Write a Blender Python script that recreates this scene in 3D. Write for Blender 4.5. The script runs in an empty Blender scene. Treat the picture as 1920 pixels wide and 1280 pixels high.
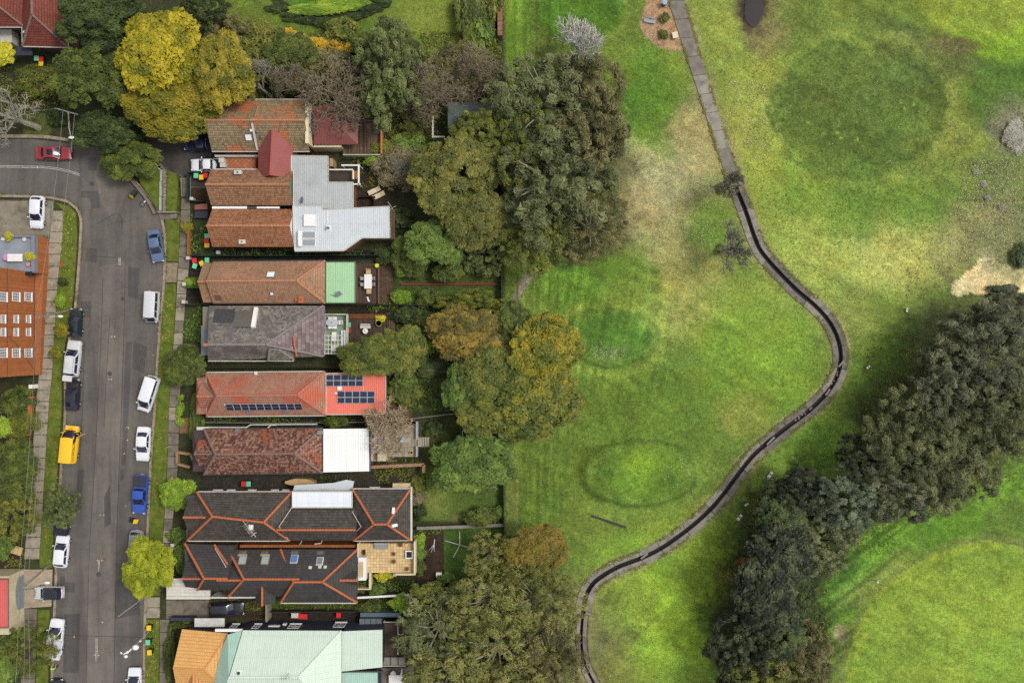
import bpy, bmesh, math, random
import numpy as np
from mathutils import Vector, Matrix

random.seed(7)
RNG = np.random.default_rng(7)
scene = bpy.context.scene
COL = scene.collection
S = 14.0      # photograph pixels per metre on the ground
H = 110.0     # drone height in metres
R = math.radians

# ------------------------------------------------------------------ camera, world, sun, exposure
cam_d = bpy.data.cameras.new('camera')
cam = bpy.data.objects.new('camera', cam_d)
COL.objects.link(cam)
cam.location = (0, 0, H)
cam.rotation_euler = (0, 0, 0)
cam_d.sensor_width = 36.0
cam_d.lens = 36.0 * H / (1920.0 / S)
cam_d.clip_start = 1.0
cam_d.clip_end = 3000.0
scene.camera = cam

SUN_EL, SUN_AZ = R(56), R(14)          # azimuth measured from +X towards +Y
world = bpy.data.worlds.new('World')
scene.world = world
world.use_nodes = True
wt = world.node_tree
wt.nodes.clear()
sky = wt.nodes.new('ShaderNodeTexSky')
sky.sky_type = 'NISHITA'
sky.sun_disc = False
sky.sun_elevation = SUN_EL
sky.sun_rotation = R(90) - SUN_AZ
sky.air_density = 1.0
sky.dust_density = 3.0
sky.ozone_density = 0.6
hsv = wt.nodes.new('ShaderNodeHueSaturation')
hsv.inputs['Saturation'].default_value = 0.18
bg = wt.nodes.new('ShaderNodeBackground')
bg.inputs['Strength'].default_value = 0.15
wo = wt.nodes.new('ShaderNodeOutputWorld')
wt.links.new(sky.outputs[0], hsv.inputs['Color'])
wt.links.new(hsv.outputs[0], bg.inputs['Color'])
wt.links.new(bg.outputs[0], wo.inputs[0])

sun_d = bpy.data.lights.new('sun', 'SUN')
sun_d.energy = 1.4
sun_d.angle = R(14)
sun_d.color = (1.0, 0.94, 0.84)
sun = bpy.data.objects.new('sun', sun_d)
COL.objects.link(sun)
sd = Vector((math.cos(SUN_EL) * math.cos(SUN_AZ), math.cos(SUN_EL) * math.sin(SUN_AZ), math.sin(SUN_EL)))
sun.rotation_euler = sd.to_track_quat('Z', 'Y').to_euler()
sun.location = sd * 150

scene.view_settings.view_transform = 'Standard'
scene.view_settings.look = 'None'
scene.view_settings.exposure = 0.38
scene.view_settings.gamma = 1.0
scene.view_settings.use_curve_mapping = False
scene.render.engine = 'CYCLES'
scene.cycles.use_denoising = False
scene.cycles.max_bounces = 6
scene.cycles.diffuse_bounces = 3
scene.cycles.transparent_max_bounces = 6

# ------------------------------------------------------------------ helpers
def W(px, py, z=0.0):
    """photograph pixel of a point at height z -> world position"""
    k = (1.0 - z / H) / S
    return Vector(((px - 960.0) * k, (640.0 - py) * k, z))

def lin(c):
    c = np.asarray(c, float) / 255.0
    return np.where(c <= 0.04045, c / 12.92, ((c + 0.055) / 1.055) ** 2.4)

ALB = 0.80     # display value of a surface -> its albedo under this light
def A(r, g, b):
    x = lin((r, g, b)) * ALB
    return (float(x[0]), float(x[1]), float(x[2]), 1.0)

MATS = {}
class NT:
    def __init__(s, name, rough=0.8, spec=0.3, metal=0.0):
        s.m = bpy.data.materials.new(name)
        s.m.use_nodes = True
        s.t = s.m.node_tree
        s.b = s.t.nodes['Principled BSDF']
        s.b.inputs['Roughness'].default_value = rough
        s.b.inputs['Specular IOR Level'].default_value = spec
        s.b.inputs['Metallic'].default_value = metal
    def n(s, ty, **kw):
        x = s.t.nodes.new('ShaderNode' + ty)
        for k, v in kw.items():
            if hasattr(x, k):
                setattr(x, k, v)
            else:
                x.inputs[k.replace('_', ' ')].default_value = v
        return x
    def l(s, a, b):
        s.t.links.new(a, b)
    def pos(s):
        return s.n('NewGeometry').outputs['Position']
    def uv(s):
        return s.n('UVMap').outputs[0]
    def noise(s, vec, scale, detail=4.0, rough=0.6):
        x = s.n('TexNoise', Scale=scale, Detail=detail, Roughness=rough)
        s.l(vec, x.inputs['Vector'])
        return x.outputs['Fac']
    def ramp(s, fac, stops, interp='LINEAR'):
        r = s.n('ValToRGB')
        e = r.color_ramp
        e.interpolation = interp
        while len(e.elements) < len(stops):
            e.elements.new(0.5)
        for el, (p, c) in zip(e.elements, stops):
            el.position = p
            el.color = c
        s.l(fac, r.inputs[0])
        return r.outputs[0]
    def mix(s, fac, a, b, mode='MIX'):
        x = s.n('Mix', data_type='RGBA', blend_type=mode)
        for i, v in ((0, fac), (6, a), (7, b)):
            if isinstance(v, (int, float)):
                x.inputs[i].default_value = v
            elif isinstance(v, tuple):
                x.inputs[i].default_value = v
            else:
                s.l(v, x.inputs[i])
        return x.outputs[2]
    def math(s, op, a, b=0.0, c=0.0):
        x = s.n('Math', operation=op)
        for i, v in enumerate((a, b, c)):
            if isinstance(v, (int, float)):
                x.inputs[i].default_value = v
            else:
                s.l(v, x.inputs[i])
        return x.outputs[0]
    def bump(s, h, strength=0.4, dist=0.05):
        x = s.n('Bump', Strength=strength, Distance=dist)
        s.l(h, x.inputs['Height'])
        s.l(x.outputs[0], s.b.inputs['Normal'])
    def col(s, c):
        if isinstance(c, tuple):
            s.b.inputs['Base Color'].default_value = c
        else:
            s.l(c, s.b.inputs['Base Color'])

def g(v):
    return (v, v, v, 1.0)

def plain(name, c, rough=0.75, var=0.25, scale=1.2, fine=14.0, spec=0.3, metal=0.0, bump=0.0, dirt=None):
    """painted / concrete / timber surface: base colour with two scales of wear"""
    if name in MATS:
        return MATS[name]
    t = NT(name, rough, spec, metal)
    p = t.pos()
    n1 = t.noise(p, scale, 5)
    n2 = t.noise(p, fine, 3)
    col = t.mix(1.0, c, t.ramp(n1, [(0.25, g(1 - var)), (0.75, g(1 + var * 0.5))]), 'MULTIPLY')
    col = t.mix(1.0, col, t.ramp(n2, [(0.3, g(1 - var * 0.6)), (0.7, g(1 + var * 0.3))]), 'MULTIPLY')
    if dirt:
        n3 = t.noise(p, scale * 0.6, 6, 0.7)
        f = t.ramp(n3, [(0.5, g(0)), (0.7, g(1))])
        col = t.mix(f, col, dirt)
    t.col(col)
    if bump:
        t.bump(n2, bump, 0.05)
    MATS[name] = t.m
    return t.m

def gloss(name, c, rough=0.25, metal=0.0, spec=0.5, coat=0.0):
    if name in MATS:
        return MATS[name]
    t = NT(name, rough, spec, metal)
    t.b.inputs['Coat Weight'].default_value = coat
    t.b.inputs['Coat Roughness'].default_value = 0.08
    n = t.noise(t.pos(), 3.0, 4)
    t.col(t.mix(1.0, c, t.ramp(n, [(0.3, g(0.92)), (0.7, g(1.03))]), 'MULTIPLY'))
    MATS[name] = t.m
    return t.m

def tiles(name, cols, patch=None, patch_amt=0.55, grout=0.45, course=0.33, width=0.26, rough=0.8, var=0.5, pscale=0.5):
    """roof tiles laid in courses; uv in metres (u along the eave, v up the slope)"""
    if name in MATS:
        return MATS[name]
    t = NT(name, rough, 0.25)
    uv = t.uv()
    sep = t.n('SeparateXYZ')
    t.l(uv, sep.inputs[0])
    v = t.math('DIVIDE', sep.outputs[1], course)
    row = t.math('FLOOR', v)
    fv = t.math('FRACT', v)
    u = t.math('DIVIDE', sep.outputs[0], width)
    u = t.math('ADD', u, t.math('MULTIPLY', row, 0.5))
    cu = t.math('FLOOR', u)
    fu = t.math('FRACT', u)
    cmb = t.n('CombineXYZ')
    t.l(cu, cmb.inputs[0])
    t.l(row, cmb.inputs[1])
    wn = t.n('TexWhiteNoise', noise_dimensions='2D')
    t.l(cmb.outputs[0], wn.inputs['Vector'])
    rnd = wn.outputs['Value']
    stops = [(i / max(1, len(cols) - 1), c) for i, c in enumerate(cols)]
    p = t.pos()
    big = t.noise(p, pscale, 5, 0.65)
    fac = t.math('ADD', t.math('MULTIPLY', rnd, var), t.math('MULTIPLY', big, 1.0 - var * 0.6))
    fac = t.math('SUBTRACT', fac, 0.12)
    col = t.ramp(fac, stops)
    if patch:
        pn = t.noise(p, pscale * 0.7, 4, 0.55)
        mp = t.n('Mapping')
        pf = t.ramp(t.math('ADD', pn, t.math('MULTIPLY', rnd, 0.12)), [(patch_amt, g(0)), (patch_amt + 0.08, g(0.85))])
        col = t.mix(pf, col, patch)
    fine = t.noise(p, 9.0, 4, 0.7)
    col = t.mix(1.0, col, t.ramp(fine, [(0.3, g(0.72)), (0.7, g(1.12))]), 'MULTIPLY')
    edge = t.math('MULTIPLY', t.math('LESS_THAN', fv, 0.22), grout)
    eu = t.math('MULTIPLY', t.math('LESS_THAN', fu, 0.2), grout * 0.6)
    dark = t.math('SUBTRACT', 1.0, t.math('MAXIMUM', edge, eu))
    c2 = t.n('CombineColor')
    for i in range(3):
        t.l(dark, c2.inputs[i])
    col = t.mix(1.0, col, c2.outputs[0], 'MULTIPLY')
    t.col(col)
    hgt = t.math('ADD', t.math('MULTIPLY', t.math('SUBTRACT', 1.0, fv), 0.7), t.math('SINE', t.math('MULTIPLY', fu, math.pi)))
    t.bump(hgt, 0.5, 0.04)
    MATS[name] = t.m
    return t.m

def sheet(name, c, pitch=0.2, rough=0.5, var=0.15, metal=0.0, ribs=0.3, stain=None):
    """ribbed roof sheeting; ribs run up the slope (uv u)"""
    if name in MATS:
        return MATS[name]
    t = NT(name, rough, 0.35, metal)
    sep = t.n('SeparateXYZ')
    t.l(t.uv(), sep.inputs[0])
    fu = t.math('FRACT', t.math('DIVIDE', sep.outputs[0], pitch))
    p = t.pos()
    n1 = t.noise(p, 0.5, 5, 0.65)
    n2 = t.noise(p, 6.0, 4, 0.6)
    col = t.mix(1.0, c, t.ramp(n1, [(0.3, g(1 - var)), (0.7, g(1 + var * 0.4))]), 'MULTIPLY')
    col = t.mix(1.0, col, t.ramp(n2, [(0.3, g(1 - var * 0.5)), (0.7, g(1.0))]), 'MULTIPLY')
    lap = t.math('LESS_THAN', t.math('FRACT', t.math('DIVIDE', sep.outputs[1], 2.6)), 0.022)
    rib = t.math('LESS_THAN', t.math('FRACT', t.math('DIVIDE', sep.outputs[0], 0.76)), 0.07)
    col = t.mix(t.math('MULTIPLY', t.math('MAXIMUM', lap, rib), 0.14), col, g(0.05))
    n4 = t.noise(p, 0.9, 6, 0.75)
    col = t.mix(t.ramp(n4, [(0.56, g(0)), (0.75, g(0.22))]), col, A(120, 112, 98))
    if stain:
        n3 = t.noise(p, 1.1, 6, 0.75)
        col = t.mix(t.ramp(n3, [(0.55, g(0)), (0.72, g(0.7))]), col, stain)
    t.col(col)
    t.bump(t.math('SINE', t.math('MULTIPLY', fu, 2 * math.pi)), ribs, 0.03)
    MATS[name] = t.m
    return t.m

def boards(name, c, pitch=0.14, rough=0.7, axis=0, var=0.35, gap=0.5):
    """timber boards or paving grid lines in world space (too fine to build singly)"""
    if name in MATS:
        return MATS[name]
    t = NT(name, rough, 0.25)
    p = t.pos()
    sep = t.n('SeparateXYZ')
    t.l(p, sep.inputs[0])
    q = t.math('DIVIDE', sep.outputs[axis], pitch)
    wn = t.n('TexWhiteNoise', noise_dimensions='1D')
    t.l(t.math('FLOOR', q), wn.inputs['W'])
    f = t.math('FRACT', q)
    col = t.mix(1.0, c, t.ramp(wn.outputs['Value'], [(0, g(1 - var)), (1, g(1 + var * 0.4))]), 'MULTIPLY')
    n = t.noise(p, 3.0, 5, 0.65)
    col = t.mix(1.0, col, t.ramp(n, [(0.3, g(1 - var)), (0.7, g(1.1))]), 'MULTIPLY')
    col = t.mix(t.math('LESS_THAN', f, 0.12), col, tuple(x * gap for x in c[:3]) + (1,))
    t.col(col)
    MATS[name] = t.m
    return t.m

def grid_tiles(name, c, pitch=0.4, line=0.06, lc=(0.2, 0.15, 0.1, 1), rot=0.0, var=0.2, ratio=1.0):
    if name in MATS:
        return MATS[name]
    t = NT(name, 0.7, 0.3)
    p = t.pos()
    mp = t.n('Mapping')
    mp.inputs['Rotation'].default_value = (0, 0, rot)
    t.l(p, mp.inputs[0])
    sep = t.n('SeparateXYZ')
    t.l(mp.outputs[0], sep.inputs[0])
    qx = t.math('DIVIDE', sep.outputs[0], pitch)
    qy = t.math('DIVIDE', sep.outputs[1], pitch * ratio)
    cm = t.n('CombineXYZ')
    t.l(t.math('FLOOR', qx), cm.inputs[0])
    t.l(t.math('FLOOR', qy), cm.inputs[1])
    wn = t.n('TexWhiteNoise', noise_dimensions='2D')
    t.l(cm.outputs[0], wn.inputs['Vector'])
    col = t.mix(1.0, c, t.ramp(wn.outputs['Value'], [(0, g(1 - var)), (1, g(1 + var * 0.5))]), 'MULTIPLY')
    n = t.noise(p, 1.5, 5, 0.65)
    col = t.mix(1.0, col, t.ramp(n, [(0.3, g(0.8)), (0.7, g(1.08))]), 'MULTIPLY')
    e = t.math('MAXIMUM', t.math('LESS_THAN', t.math('FRACT', qx), line / pitch), t.math('LESS_THAN', t.math('FRACT', qy), line / pitch / ratio))
    t.col(t.mix(e, col, lc))
    MATS[name] = t.m
    return t.m

def leaf_mat(name, c0, c1, c2, trans=0.18, rough=0.55):
    if name in MATS:
        return MATS[name]
    t = NT(name, rough, 0.3)
    at = t.n('Attribute', attribute_name='tint')
    oi = t.n('ObjectInfo')
    p = t.pos()
    n = t.noise(p, 0.35, 3, 0.6)
    fac = t.math('ADD', t.math('MULTIPLY', at.outputs['Fac'], 0.75), t.math('MULTIPLY', t.math('SUBTRACT', n, 0.5), 1.0))
    fac = t.math('ADD', fac, t.math('MULTIPLY', t.math('SUBTRACT', oi.outputs['Random'], 0.5), 0.12))
    fac = t.math('ADD', fac, 0.12)
    col = t.ramp(fac, [(0.05, c0), (0.42, c1), (0.9, c2)])
    t.col(col)
    tr = t.n('BsdfTranslucent')
    t.l(col, tr.inputs['Color'])
    mx = t.n('MixShader', Fac=trans)
    out = t.t.nodes['Material Output']
    t.l(t.b.outputs[0], mx.inputs[1])
    t.l(tr.outputs[0], mx.inputs[2])
    t.l(mx.outputs[0], out.inputs[0])
    MATS[name] = t.m
    return t.m

# ---- object bookkeeping
def tag(o, label=None, cat=None, group=None, kind=None):
    if label: o['label'] = label
    if cat: o['category'] = cat
    if group: o['group'] = group
    if kind: o['kind'] = kind
    return o

def thing(name, label, cat, loc=(0, 0, 0), rz=0.0, group=None):
    o = bpy.data.objects.new(name, None)
    COL.objects.link(o)
    o.location = loc
    o.rotation_euler = (0, 0, rz)
    o.empty_display_size = 0.3
    tag(o, label, cat, group)
    return o

def rootof(o):
    while o.parent:
        o = o.parent
    return o

class MB:
    """collects shapes and links them as ONE mesh object"""
    def __init__(s):
        s.v, s.f, s.uvs = [], [], {}
    def add(s, vs, fs):
        k = len(s.v)
        s.v += [tuple(v) for v in vs]
        s.f += [tuple(i + k for i in f) for f in fs]
        return s
    def box(s, a, b):
        x0, y0, z0 = a
        x1, y1, z1 = b
        if x0 > x1: x0, x1 = x1, x0
        if y0 > y1: y0, y1 = y1, y0
        return s.add([(x0, y0, z0), (x1, y0, z0), (x1, y1, z0), (x0, y1, z0), (x0, y0, z1), (x1, y0, z1), (x1, y1, z1), (x0, y1, z1)],
                     [(0, 3, 2, 1), (4, 5, 6, 7), (0, 1, 5, 4), (1, 2, 6, 5), (2, 3, 7, 6), (3, 0, 4, 7)])
    def obox(s, c, size, rz=0.0, taper=1.0, ry=0.0):
        sx, sy, sz = size[0] / 2, size[1] / 2, size[2] / 2
        m = Matrix.Rotation(rz, 3, 'Z') @ Matrix.Rotation(ry, 3, 'Y')
        vs = []
        for z, k in ((-sz, taper), (sz, 1.0)):
            for x, y in ((-sx, -sy), (sx, -sy), (sx, sy), (-sx, sy)):
                vs.append(Vector(c) + m @ Vector((x * k, y * k, z)))
        return s.add(vs, [(0, 3, 2, 1), (4, 5, 6, 7), (0, 1, 5, 4), (1, 2, 6, 5), (2, 3, 7, 6), (3, 0, 4, 7)])
    def prism(s, poly, z0, z1):
        n = len(poly)
        a = sum(poly[i][0] * poly[(i + 1) % n][1] - poly[(i + 1) % n][0] * poly[i][1] for i in range(n))
        if a < 0:
            poly = poly[::-1]
        vs = [(p[0], p[1], z0) for p in poly] + [(p[0], p[1], z1) for p in poly]
        fs = [tuple(range(n, 2 * n)), tuple(range(n - 1, -1, -1))]
        fs += [(i, (i + 1) % n, n + (i + 1) % n, n + i) for i in range(n)]
        return s.add(vs, fs)
    def sheet(s, poly, z):
        n = len(poly)
        a = sum(poly[i][0] * poly[(i + 1) % n][1] - poly[(i + 1) % n][0] * poly[i][1] for i in range(n))
        if a < 0:
            poly = poly[::-1]
        return s.add([(p[0], p[1], z) for p in poly], [tuple(range(n))])
    def tube(s, pts, rad, n=6, cap=True):
        pts = [Vector(p) for p in pts]
        if isinstance(rad, (int, float)):
            rad = [rad] * len(pts)
        vs, fs = [], []
        for i, p in enumerate(pts):
            d = (pts[min(i + 1, len(pts) - 1)] - pts[max(i - 1, 0)])
            if d.length < 1e-6:
                d = Vector((0, 0, 1))
            d.normalize()
            a = d.cross(Vector((0, 0, 1)) if abs(d.z) < 0.9 else Vector((1, 0, 0))).normalized()
            b = d.cross(a)
            for k in range(n):
                t = 2 * math.pi * k / n
                vs.append(p + (a * math.cos(t) + b * math.sin(t)) * rad[i])
        for i in range(len(pts) - 1):
            for k in range(n):
                fs.append((i * n + k, i * n + (k + 1) % n, (i + 1) * n + (k + 1) % n, (i + 1) * n + k))
        if cap:
            fs.append(tuple(range(n - 1, -1, -1)))
            fs.append(tuple(range((len(pts) - 1) * n, len(pts) * n)))
        return s.add(vs, fs)
    def cyl(s, c, r, z0, z1, n=14, r2=None):
        return s.tube([(c[0], c[1], z0), (c[0], c[1], z1)], [r, r if r2 is None else r2], n)
    def lathe(s, c, prof, n=14):
        return s.tube([(c[0], c[1], z) for r, z in prof], [r for r, z in prof], n)
    def ball(s, c, r, n=10, m=6):
        rx, ry, rz = r if not isinstance(r, (int, float)) else (r, r, r)
        vs = [(c[0], c[1], c[2] - rz)]
        for i in range(1, m):
            th = math.pi * i / m - math.pi / 2
            for k in range(n):
                ph = 2 * math.pi * k / n
                vs.append((c[0] + rx * math.cos(th) * math.cos(ph), c[1] + ry * math.cos(th) * math.sin(ph), c[2] + rz * math.sin(th)))
        vs.append((c[0], c[1], c[2] + rz))
        fs = [(0, 1 + (k + 1) % n, 1 + k) for k in range(n)]
        for i in range(m - 2):
            for k in range(n):
                fs.append((1 + i * n + k, 1 + i * n + (k + 1) % n, 1 + (i + 1) * n + (k + 1) % n, 1 + (i + 1) * n + k))
        e = len(vs) - 1
        fs += [(e, 1 + (m - 2) * n + k, 1 + (m - 2) * n + (k + 1) % n) for k in range(n)]
        return s.add(vs, fs)
    def build(s, name, mat, parent=None, local=False, smooth=False, uv=False, kind=None):
        me = bpy.data.meshes.new(name)
        vs = s.v
        if parent is not None and not local:
            L = rootof(parent).location
            vs = [(v[0] - L.x, v[1] - L.y, v[2] - L.z) for v in vs]
        me.from_pydata(vs, [], s.f)
        me.validate()
        if mat is not None:
            me.materials.append(mat)
        if uv:
            slope_uv(me)
        if smooth:
            me.shade_smooth()
            me.set_sharp_from_angle(angle=R(38))
        me.update()
        o = bpy.data.objects.new(name, me)
        COL.objects.link(o)
        if parent is not None:
            o.parent = parent
        if kind:
            o['kind'] = kind
        return o

def slope_uv(me):
    lay = me.uv_layers.new(name='UVMap')
    for p in me.polygons:
        n = p.normal
        h = Vector((-n.y, n.x, 0))
        if h.length < 1e-3:
            h = Vector((1, 0, 0))
        h.normalize()
        sdir = n.cross(h)
        for li in p.loop_indices:
            co = me.vertices[me.loops[li].vertex_index].co
            lay.data[li].uv = (co.dot(h), co.dot(sdir))

def part(name, mat, parent, a, b):
    return MB().box(a, b).build(name, mat, parent)

def PX(pts, z=0.0):
    return [W(x, y, z) for x, y in pts]

def smooth_line(pts, step=1.0):
    """Catmull-Rom through 2-D points, resampled"""
    P = [Vector((p[0], p[1])) for p in pts]
    P = [P[0] * 2 - P[1]] + P + [P[-1] * 2 - P[-2]]
    out = []
    for i in range(1, len(P) - 2):
        n = max(1, int((P[i + 1] - P[i]).length / step))
        for k in range(n):
            t = k / n
            a, b, c, d = P[i - 1], P[i], P[i + 1], P[i + 2]
            out.append(0.5 * ((2 * b) + (c - a) * t + (2 * a - 5 * b + 4 * c - d) * t * t + (3 * b - a - 3 * c + d) * t ** 3))
    out.append(P[-2])
    return out

def offset_line(pts, d):
    out = []
    for i, p in enumerate(pts):
        t = (pts[min(i + 1, len(pts) - 1)] - pts[max(i - 1, 0)])
        t = t.normalized()
        out.append(Vector((p.x - t.y * d, p.y + t.x * d)))
    return out

# value noise for numpy maps
def vnoise(x, y, seed):
    r = np.random.default_rng(seed).random((256, 256))
    xi, yi = np.floor(x).astype(int), np.floor(y).astype(int)
    fx, fy = x - xi, y - yi
    fx, fy = fx * fx * (3 - 2 * fx), fy * fy * (3 - 2 * fy)
    a = r[xi % 256, yi % 256]; b = r[(xi + 1) % 256, yi % 256]
    c = r[xi % 256, (yi + 1) % 256]; d = r[(xi + 1) % 256, (yi + 1) % 256]
    return (a * (1 - fx) + b * fx) * (1 - fy) + (c * (1 - fx) + d * fx) * fy

def fbm(x, y, seed, oct=4):
    s = np.zeros_like(x); w = 1.0; t = 0.0
    for o in range(oct):
        s += w * vnoise(x * 2 ** o, y * 2 ** o, seed + o); t += w; w *= 0.55
    return s / t
# ------------------------------------------------------------------ ground (one sheet, colours of grass, soil, dry turf)
DRAIN = smooth_line([(1380, 352), (1398, 396), (1412, 437), (1424, 466), (1442, 490), (1467, 517), (1496, 546), (1526, 571), (1551, 598),
                     (1568, 628), (1576, 660), (1574, 690), (1562, 720), (1540, 748), (1510, 775), (1479, 798), (1445, 825), (1415, 851),
                     (1389, 882), (1365, 915), (1340, 946), (1309, 976), (1271, 1006), (1235, 1030), (1199, 1047), (1160, 1062),
                     (1130, 1079), (1110, 1096), (1098, 1120), (1092, 1160), (1090, 1205), (1097, 1245), (1116, 1285), (1140, 1330)], 8.0)

def seg_axis(lo, hi, step, far):
    mid = list(np.arange(lo, hi + 0.1, step))
    out = []; d = step
    x = hi
    while x < far:
        d *= 1.5; x += d; out.append(x)
    left = []; d = step; x = lo
    while x > -far:
        d *= 1.5; x -= d; left.append(x)
    return np.array(left[::-1] + mid + out)

gx = seg_axis(-70, 1990, 4.0, 11000)
gy = seg_axis(-70, 1350, 4.0, 11000)
PXg, PYg = np.meshgrid(gx, gy, indexing='ij')
nx, ny = PXg.shape
wx = (fbm(PXg / 60, PYg / 60, 11) - 0.5) * 50
wy = (fbm(PXg / 60, PYg / 60, 31) - 0.5) * 50
n_big = fbm(PXg / 130, PYg / 130, 51, 5)
n_mid = fbm(PXg / 34, PYg / 34, 71, 5)
n_fin = fbm(PXg / 9, PYg / 9, 91, 3)
colr = np.zeros((nx, ny, 3))
colr[:] = (110, 134, 46)

def sstep(a, b, x):
    t = np.clip((x - a) / (b - a), 0, 1)
    return t * t * (3 - 2 * t)

def lay(m, c):
    global colr
    colr = colr * (1 - m[..., None]) + np.array(c, float) * m[..., None]

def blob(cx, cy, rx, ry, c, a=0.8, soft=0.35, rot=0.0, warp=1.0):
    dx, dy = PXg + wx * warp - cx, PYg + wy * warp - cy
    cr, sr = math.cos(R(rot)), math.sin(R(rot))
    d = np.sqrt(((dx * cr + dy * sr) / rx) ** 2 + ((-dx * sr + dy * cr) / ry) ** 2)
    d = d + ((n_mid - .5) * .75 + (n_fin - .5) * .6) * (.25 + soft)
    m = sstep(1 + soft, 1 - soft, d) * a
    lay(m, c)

def ring(cx, cy, rx, ry, wd, c, a=0.6, rot=0.0, warp=0.25):
    dx, dy = PXg + wx * warp - cx, PYg + wy * warp - cy
    cr, sr = math.cos(R(rot)), math.sin(R(rot))
    d = np.sqrt(((dx * cr + dy * sr) / rx) ** 2 + ((-dx * sr + dy * cr) / ry) ** 2)
    m = np.exp(-(((d - 1) * min(rx, ry)) / wd) ** 2) * a * (0.55 + 0.9 * (n_mid - 0.2))
    lay(np.clip(m, 0, 1), c)

def inpoly(pts, warp=0.0):
    x, y = PXg + wx * warp, PYg + wy * warp
    ins = np.zeros(PXg.shape, bool)
    n = len(pts)
    for i in range(n):
        x0, y0 = pts[i]; x1, y1 = pts[(i + 1) % n]
        if y0 == y1: continue
        c = ((y0 > y) != (y1 > y)) & (x < (x1 - x0) * (y - y0) / (y1 - y0) + x0)
        ins ^= c
    return ins.astype(float)

def patch(pts, c, a=1.0, warp=0.0):
    lay(inpoly(pts, warp) * a, c)

# --- golf course turf
blob(1340, 70, 110, 100, (150, 166, 62), .8)
blob(1250, 320, 110, 100, (182, 175, 112), .9, .4)
blob(1215, 400, 70, 60, (186, 174, 112), .85, .4)
blob(1322, 190, 20, 60, (170, 164, 92), .75, .5, -15)
blob(1310, 240, 40, 70, (176, 166, 100), .8, .45)
blob(1230, 340, 60, 60, (184, 174, 116), .7, .6)
blob(1255, 480, 80, 80, (172, 164, 92), .85, .5)
blob(1275, 545, 70, 80, (166, 165, 84), .7, .5)
blob(1300, 420, 60, 60, (176, 166, 96), .6, .5)
blob(1290, 570, 100, 70, (158, 158, 72), .8, .5)
blob(1340, 640, 120, 70, (142, 140, 66), .55, .5)
blob(1300, 740, 210, 110, (96, 134, 42), .6, .4)
blob(1150, 760, 180, 90, (104, 138, 40), .7, .4)
blob(1330, 430, 45, 45, (92, 138, 36), .7, .5)
blob(1215, 190, 38, 85, (84, 136, 32), .75, .4, -10)
blob(1225, 120, 70, 50, (120, 158, 42), .6, .5)
blob(1120, 530, 105, 60, (92, 140, 34), .75, .35)
blob(1200, 560, 60, 60, (140, 166, 58), .6, .5)
blob(1430, 660, 120, 130, (124, 162, 42), .8, .4)
blob(1530, 480, 130, 110, (154, 172, 66), .85, .5)
blob(1690, 470, 100, 75, (182, 182, 88), .85, .5)
blob(1560, 470, 70, 60, (156, 170, 72), .6, .5)
blob(1650, 380, 150, 60, (98, 134, 42), .65, .4)
blob(1500, 330, 70, 60, (128, 162, 46), .6, .4)
blob(1420, 220, 60, 170, (162, 172, 60), .85, .4)
blob(1440, 40, 60, 60, (136, 140, 70), .6, .5)
blob(1600, 60, 120, 50, (120, 142, 52), .6, .4)
blob(1800, 230, 90, 130, (128, 146, 56), .7, .4)
blob(1870, 170, 70, 70, (74, 112, 34), .7, .4)
blob(1780, 290, 90, 60, (150, 156, 66), .6, .5)
blob(1830, 350, 120, 70, (98, 126, 44), .6, .5)
blob(1850, 430, 110, 55, (132, 136, 78), .7, .5)
blob(1800, 470, 60, 50, (140, 140, 86), .6, .5)
blob(1905, 250, 45, 55, (142, 134, 112), .8, .5)
blob(1590, 620, 60, 70, (128, 130, 64), .55, .5)
blob(1640, 700, 90, 90, (92, 128, 40), .7, .4)
blob(1500, 830, 90, 60, (112, 152, 42), .7, .4)
blob(1400, 780, 60, 40, (150, 148, 64), .6, .5)
blob(1000, 930, 80, 90, (104, 138, 40), .7, .4)
blob(962, 960, 14, 130, (128, 134, 60), .7, .5, 0, .2)
blob(1290, 1110, 190, 120, (130, 172, 40), .85, .4)
blob(1260, 1180, 110, 90, (152, 192, 46), .8, .5)
blob(1180, 1130, 50, 70, (118, 140, 50), .6, .5)
blob(1130, 1240, 60, 70, (122, 128, 56), .6, .5)
blob(1030, 1190, 130, 110, (112, 110, 66), .8, .5)
blob(1330, 1020, 110, 60, (128, 160, 46), .6, .5)
blob(1480, 900, 90, 60, (116, 150, 44), .5, .5)
# far bottom-right: rough strip and mown green
blob(1720, 1020, 220, 60, (92, 146, 34), .8, .3, -20)
blob(1880, 900, 60, 120, (110, 164, 36), .75, .4)
blob(1560, 1120, 55, 110, (84, 142, 36), .8, .35, 15)
blob(1900, 1000, 60, 60, (92, 116, 46), .7, .4)
blob(1640, 1090, 90, 26, (138, 142, 66), .7, .5, -40)
blob(1577, 1190, 13, 18, (168, 150, 112), .9, .4, 0, .3)
GP = [(1590, 1400), (1592, 1240), (1606, 1190), (1632, 1140), (1668, 1095), (1720, 1060), (1790, 1032), (1850, 1022), (1900, 1030), (2050, 1090), (2050, 1400)]
def grown(k):
    return [(1800 + (x - 1800) * (1 + k / 200.0), 1260 + (y - 1260) * (1 + k / 220.0)) for x, y in GP]
lay(inpoly(grown(20), .10) * .65, (126, 134, 62))
lay(inpoly(grown(8), .10) * .7, (146, 170, 48))
lay(inpoly(grown(0), .10) * .95, (128, 158, 46))
blob(1770, 1170, 150, 110, (134, 164, 48), .6, .5)
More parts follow.
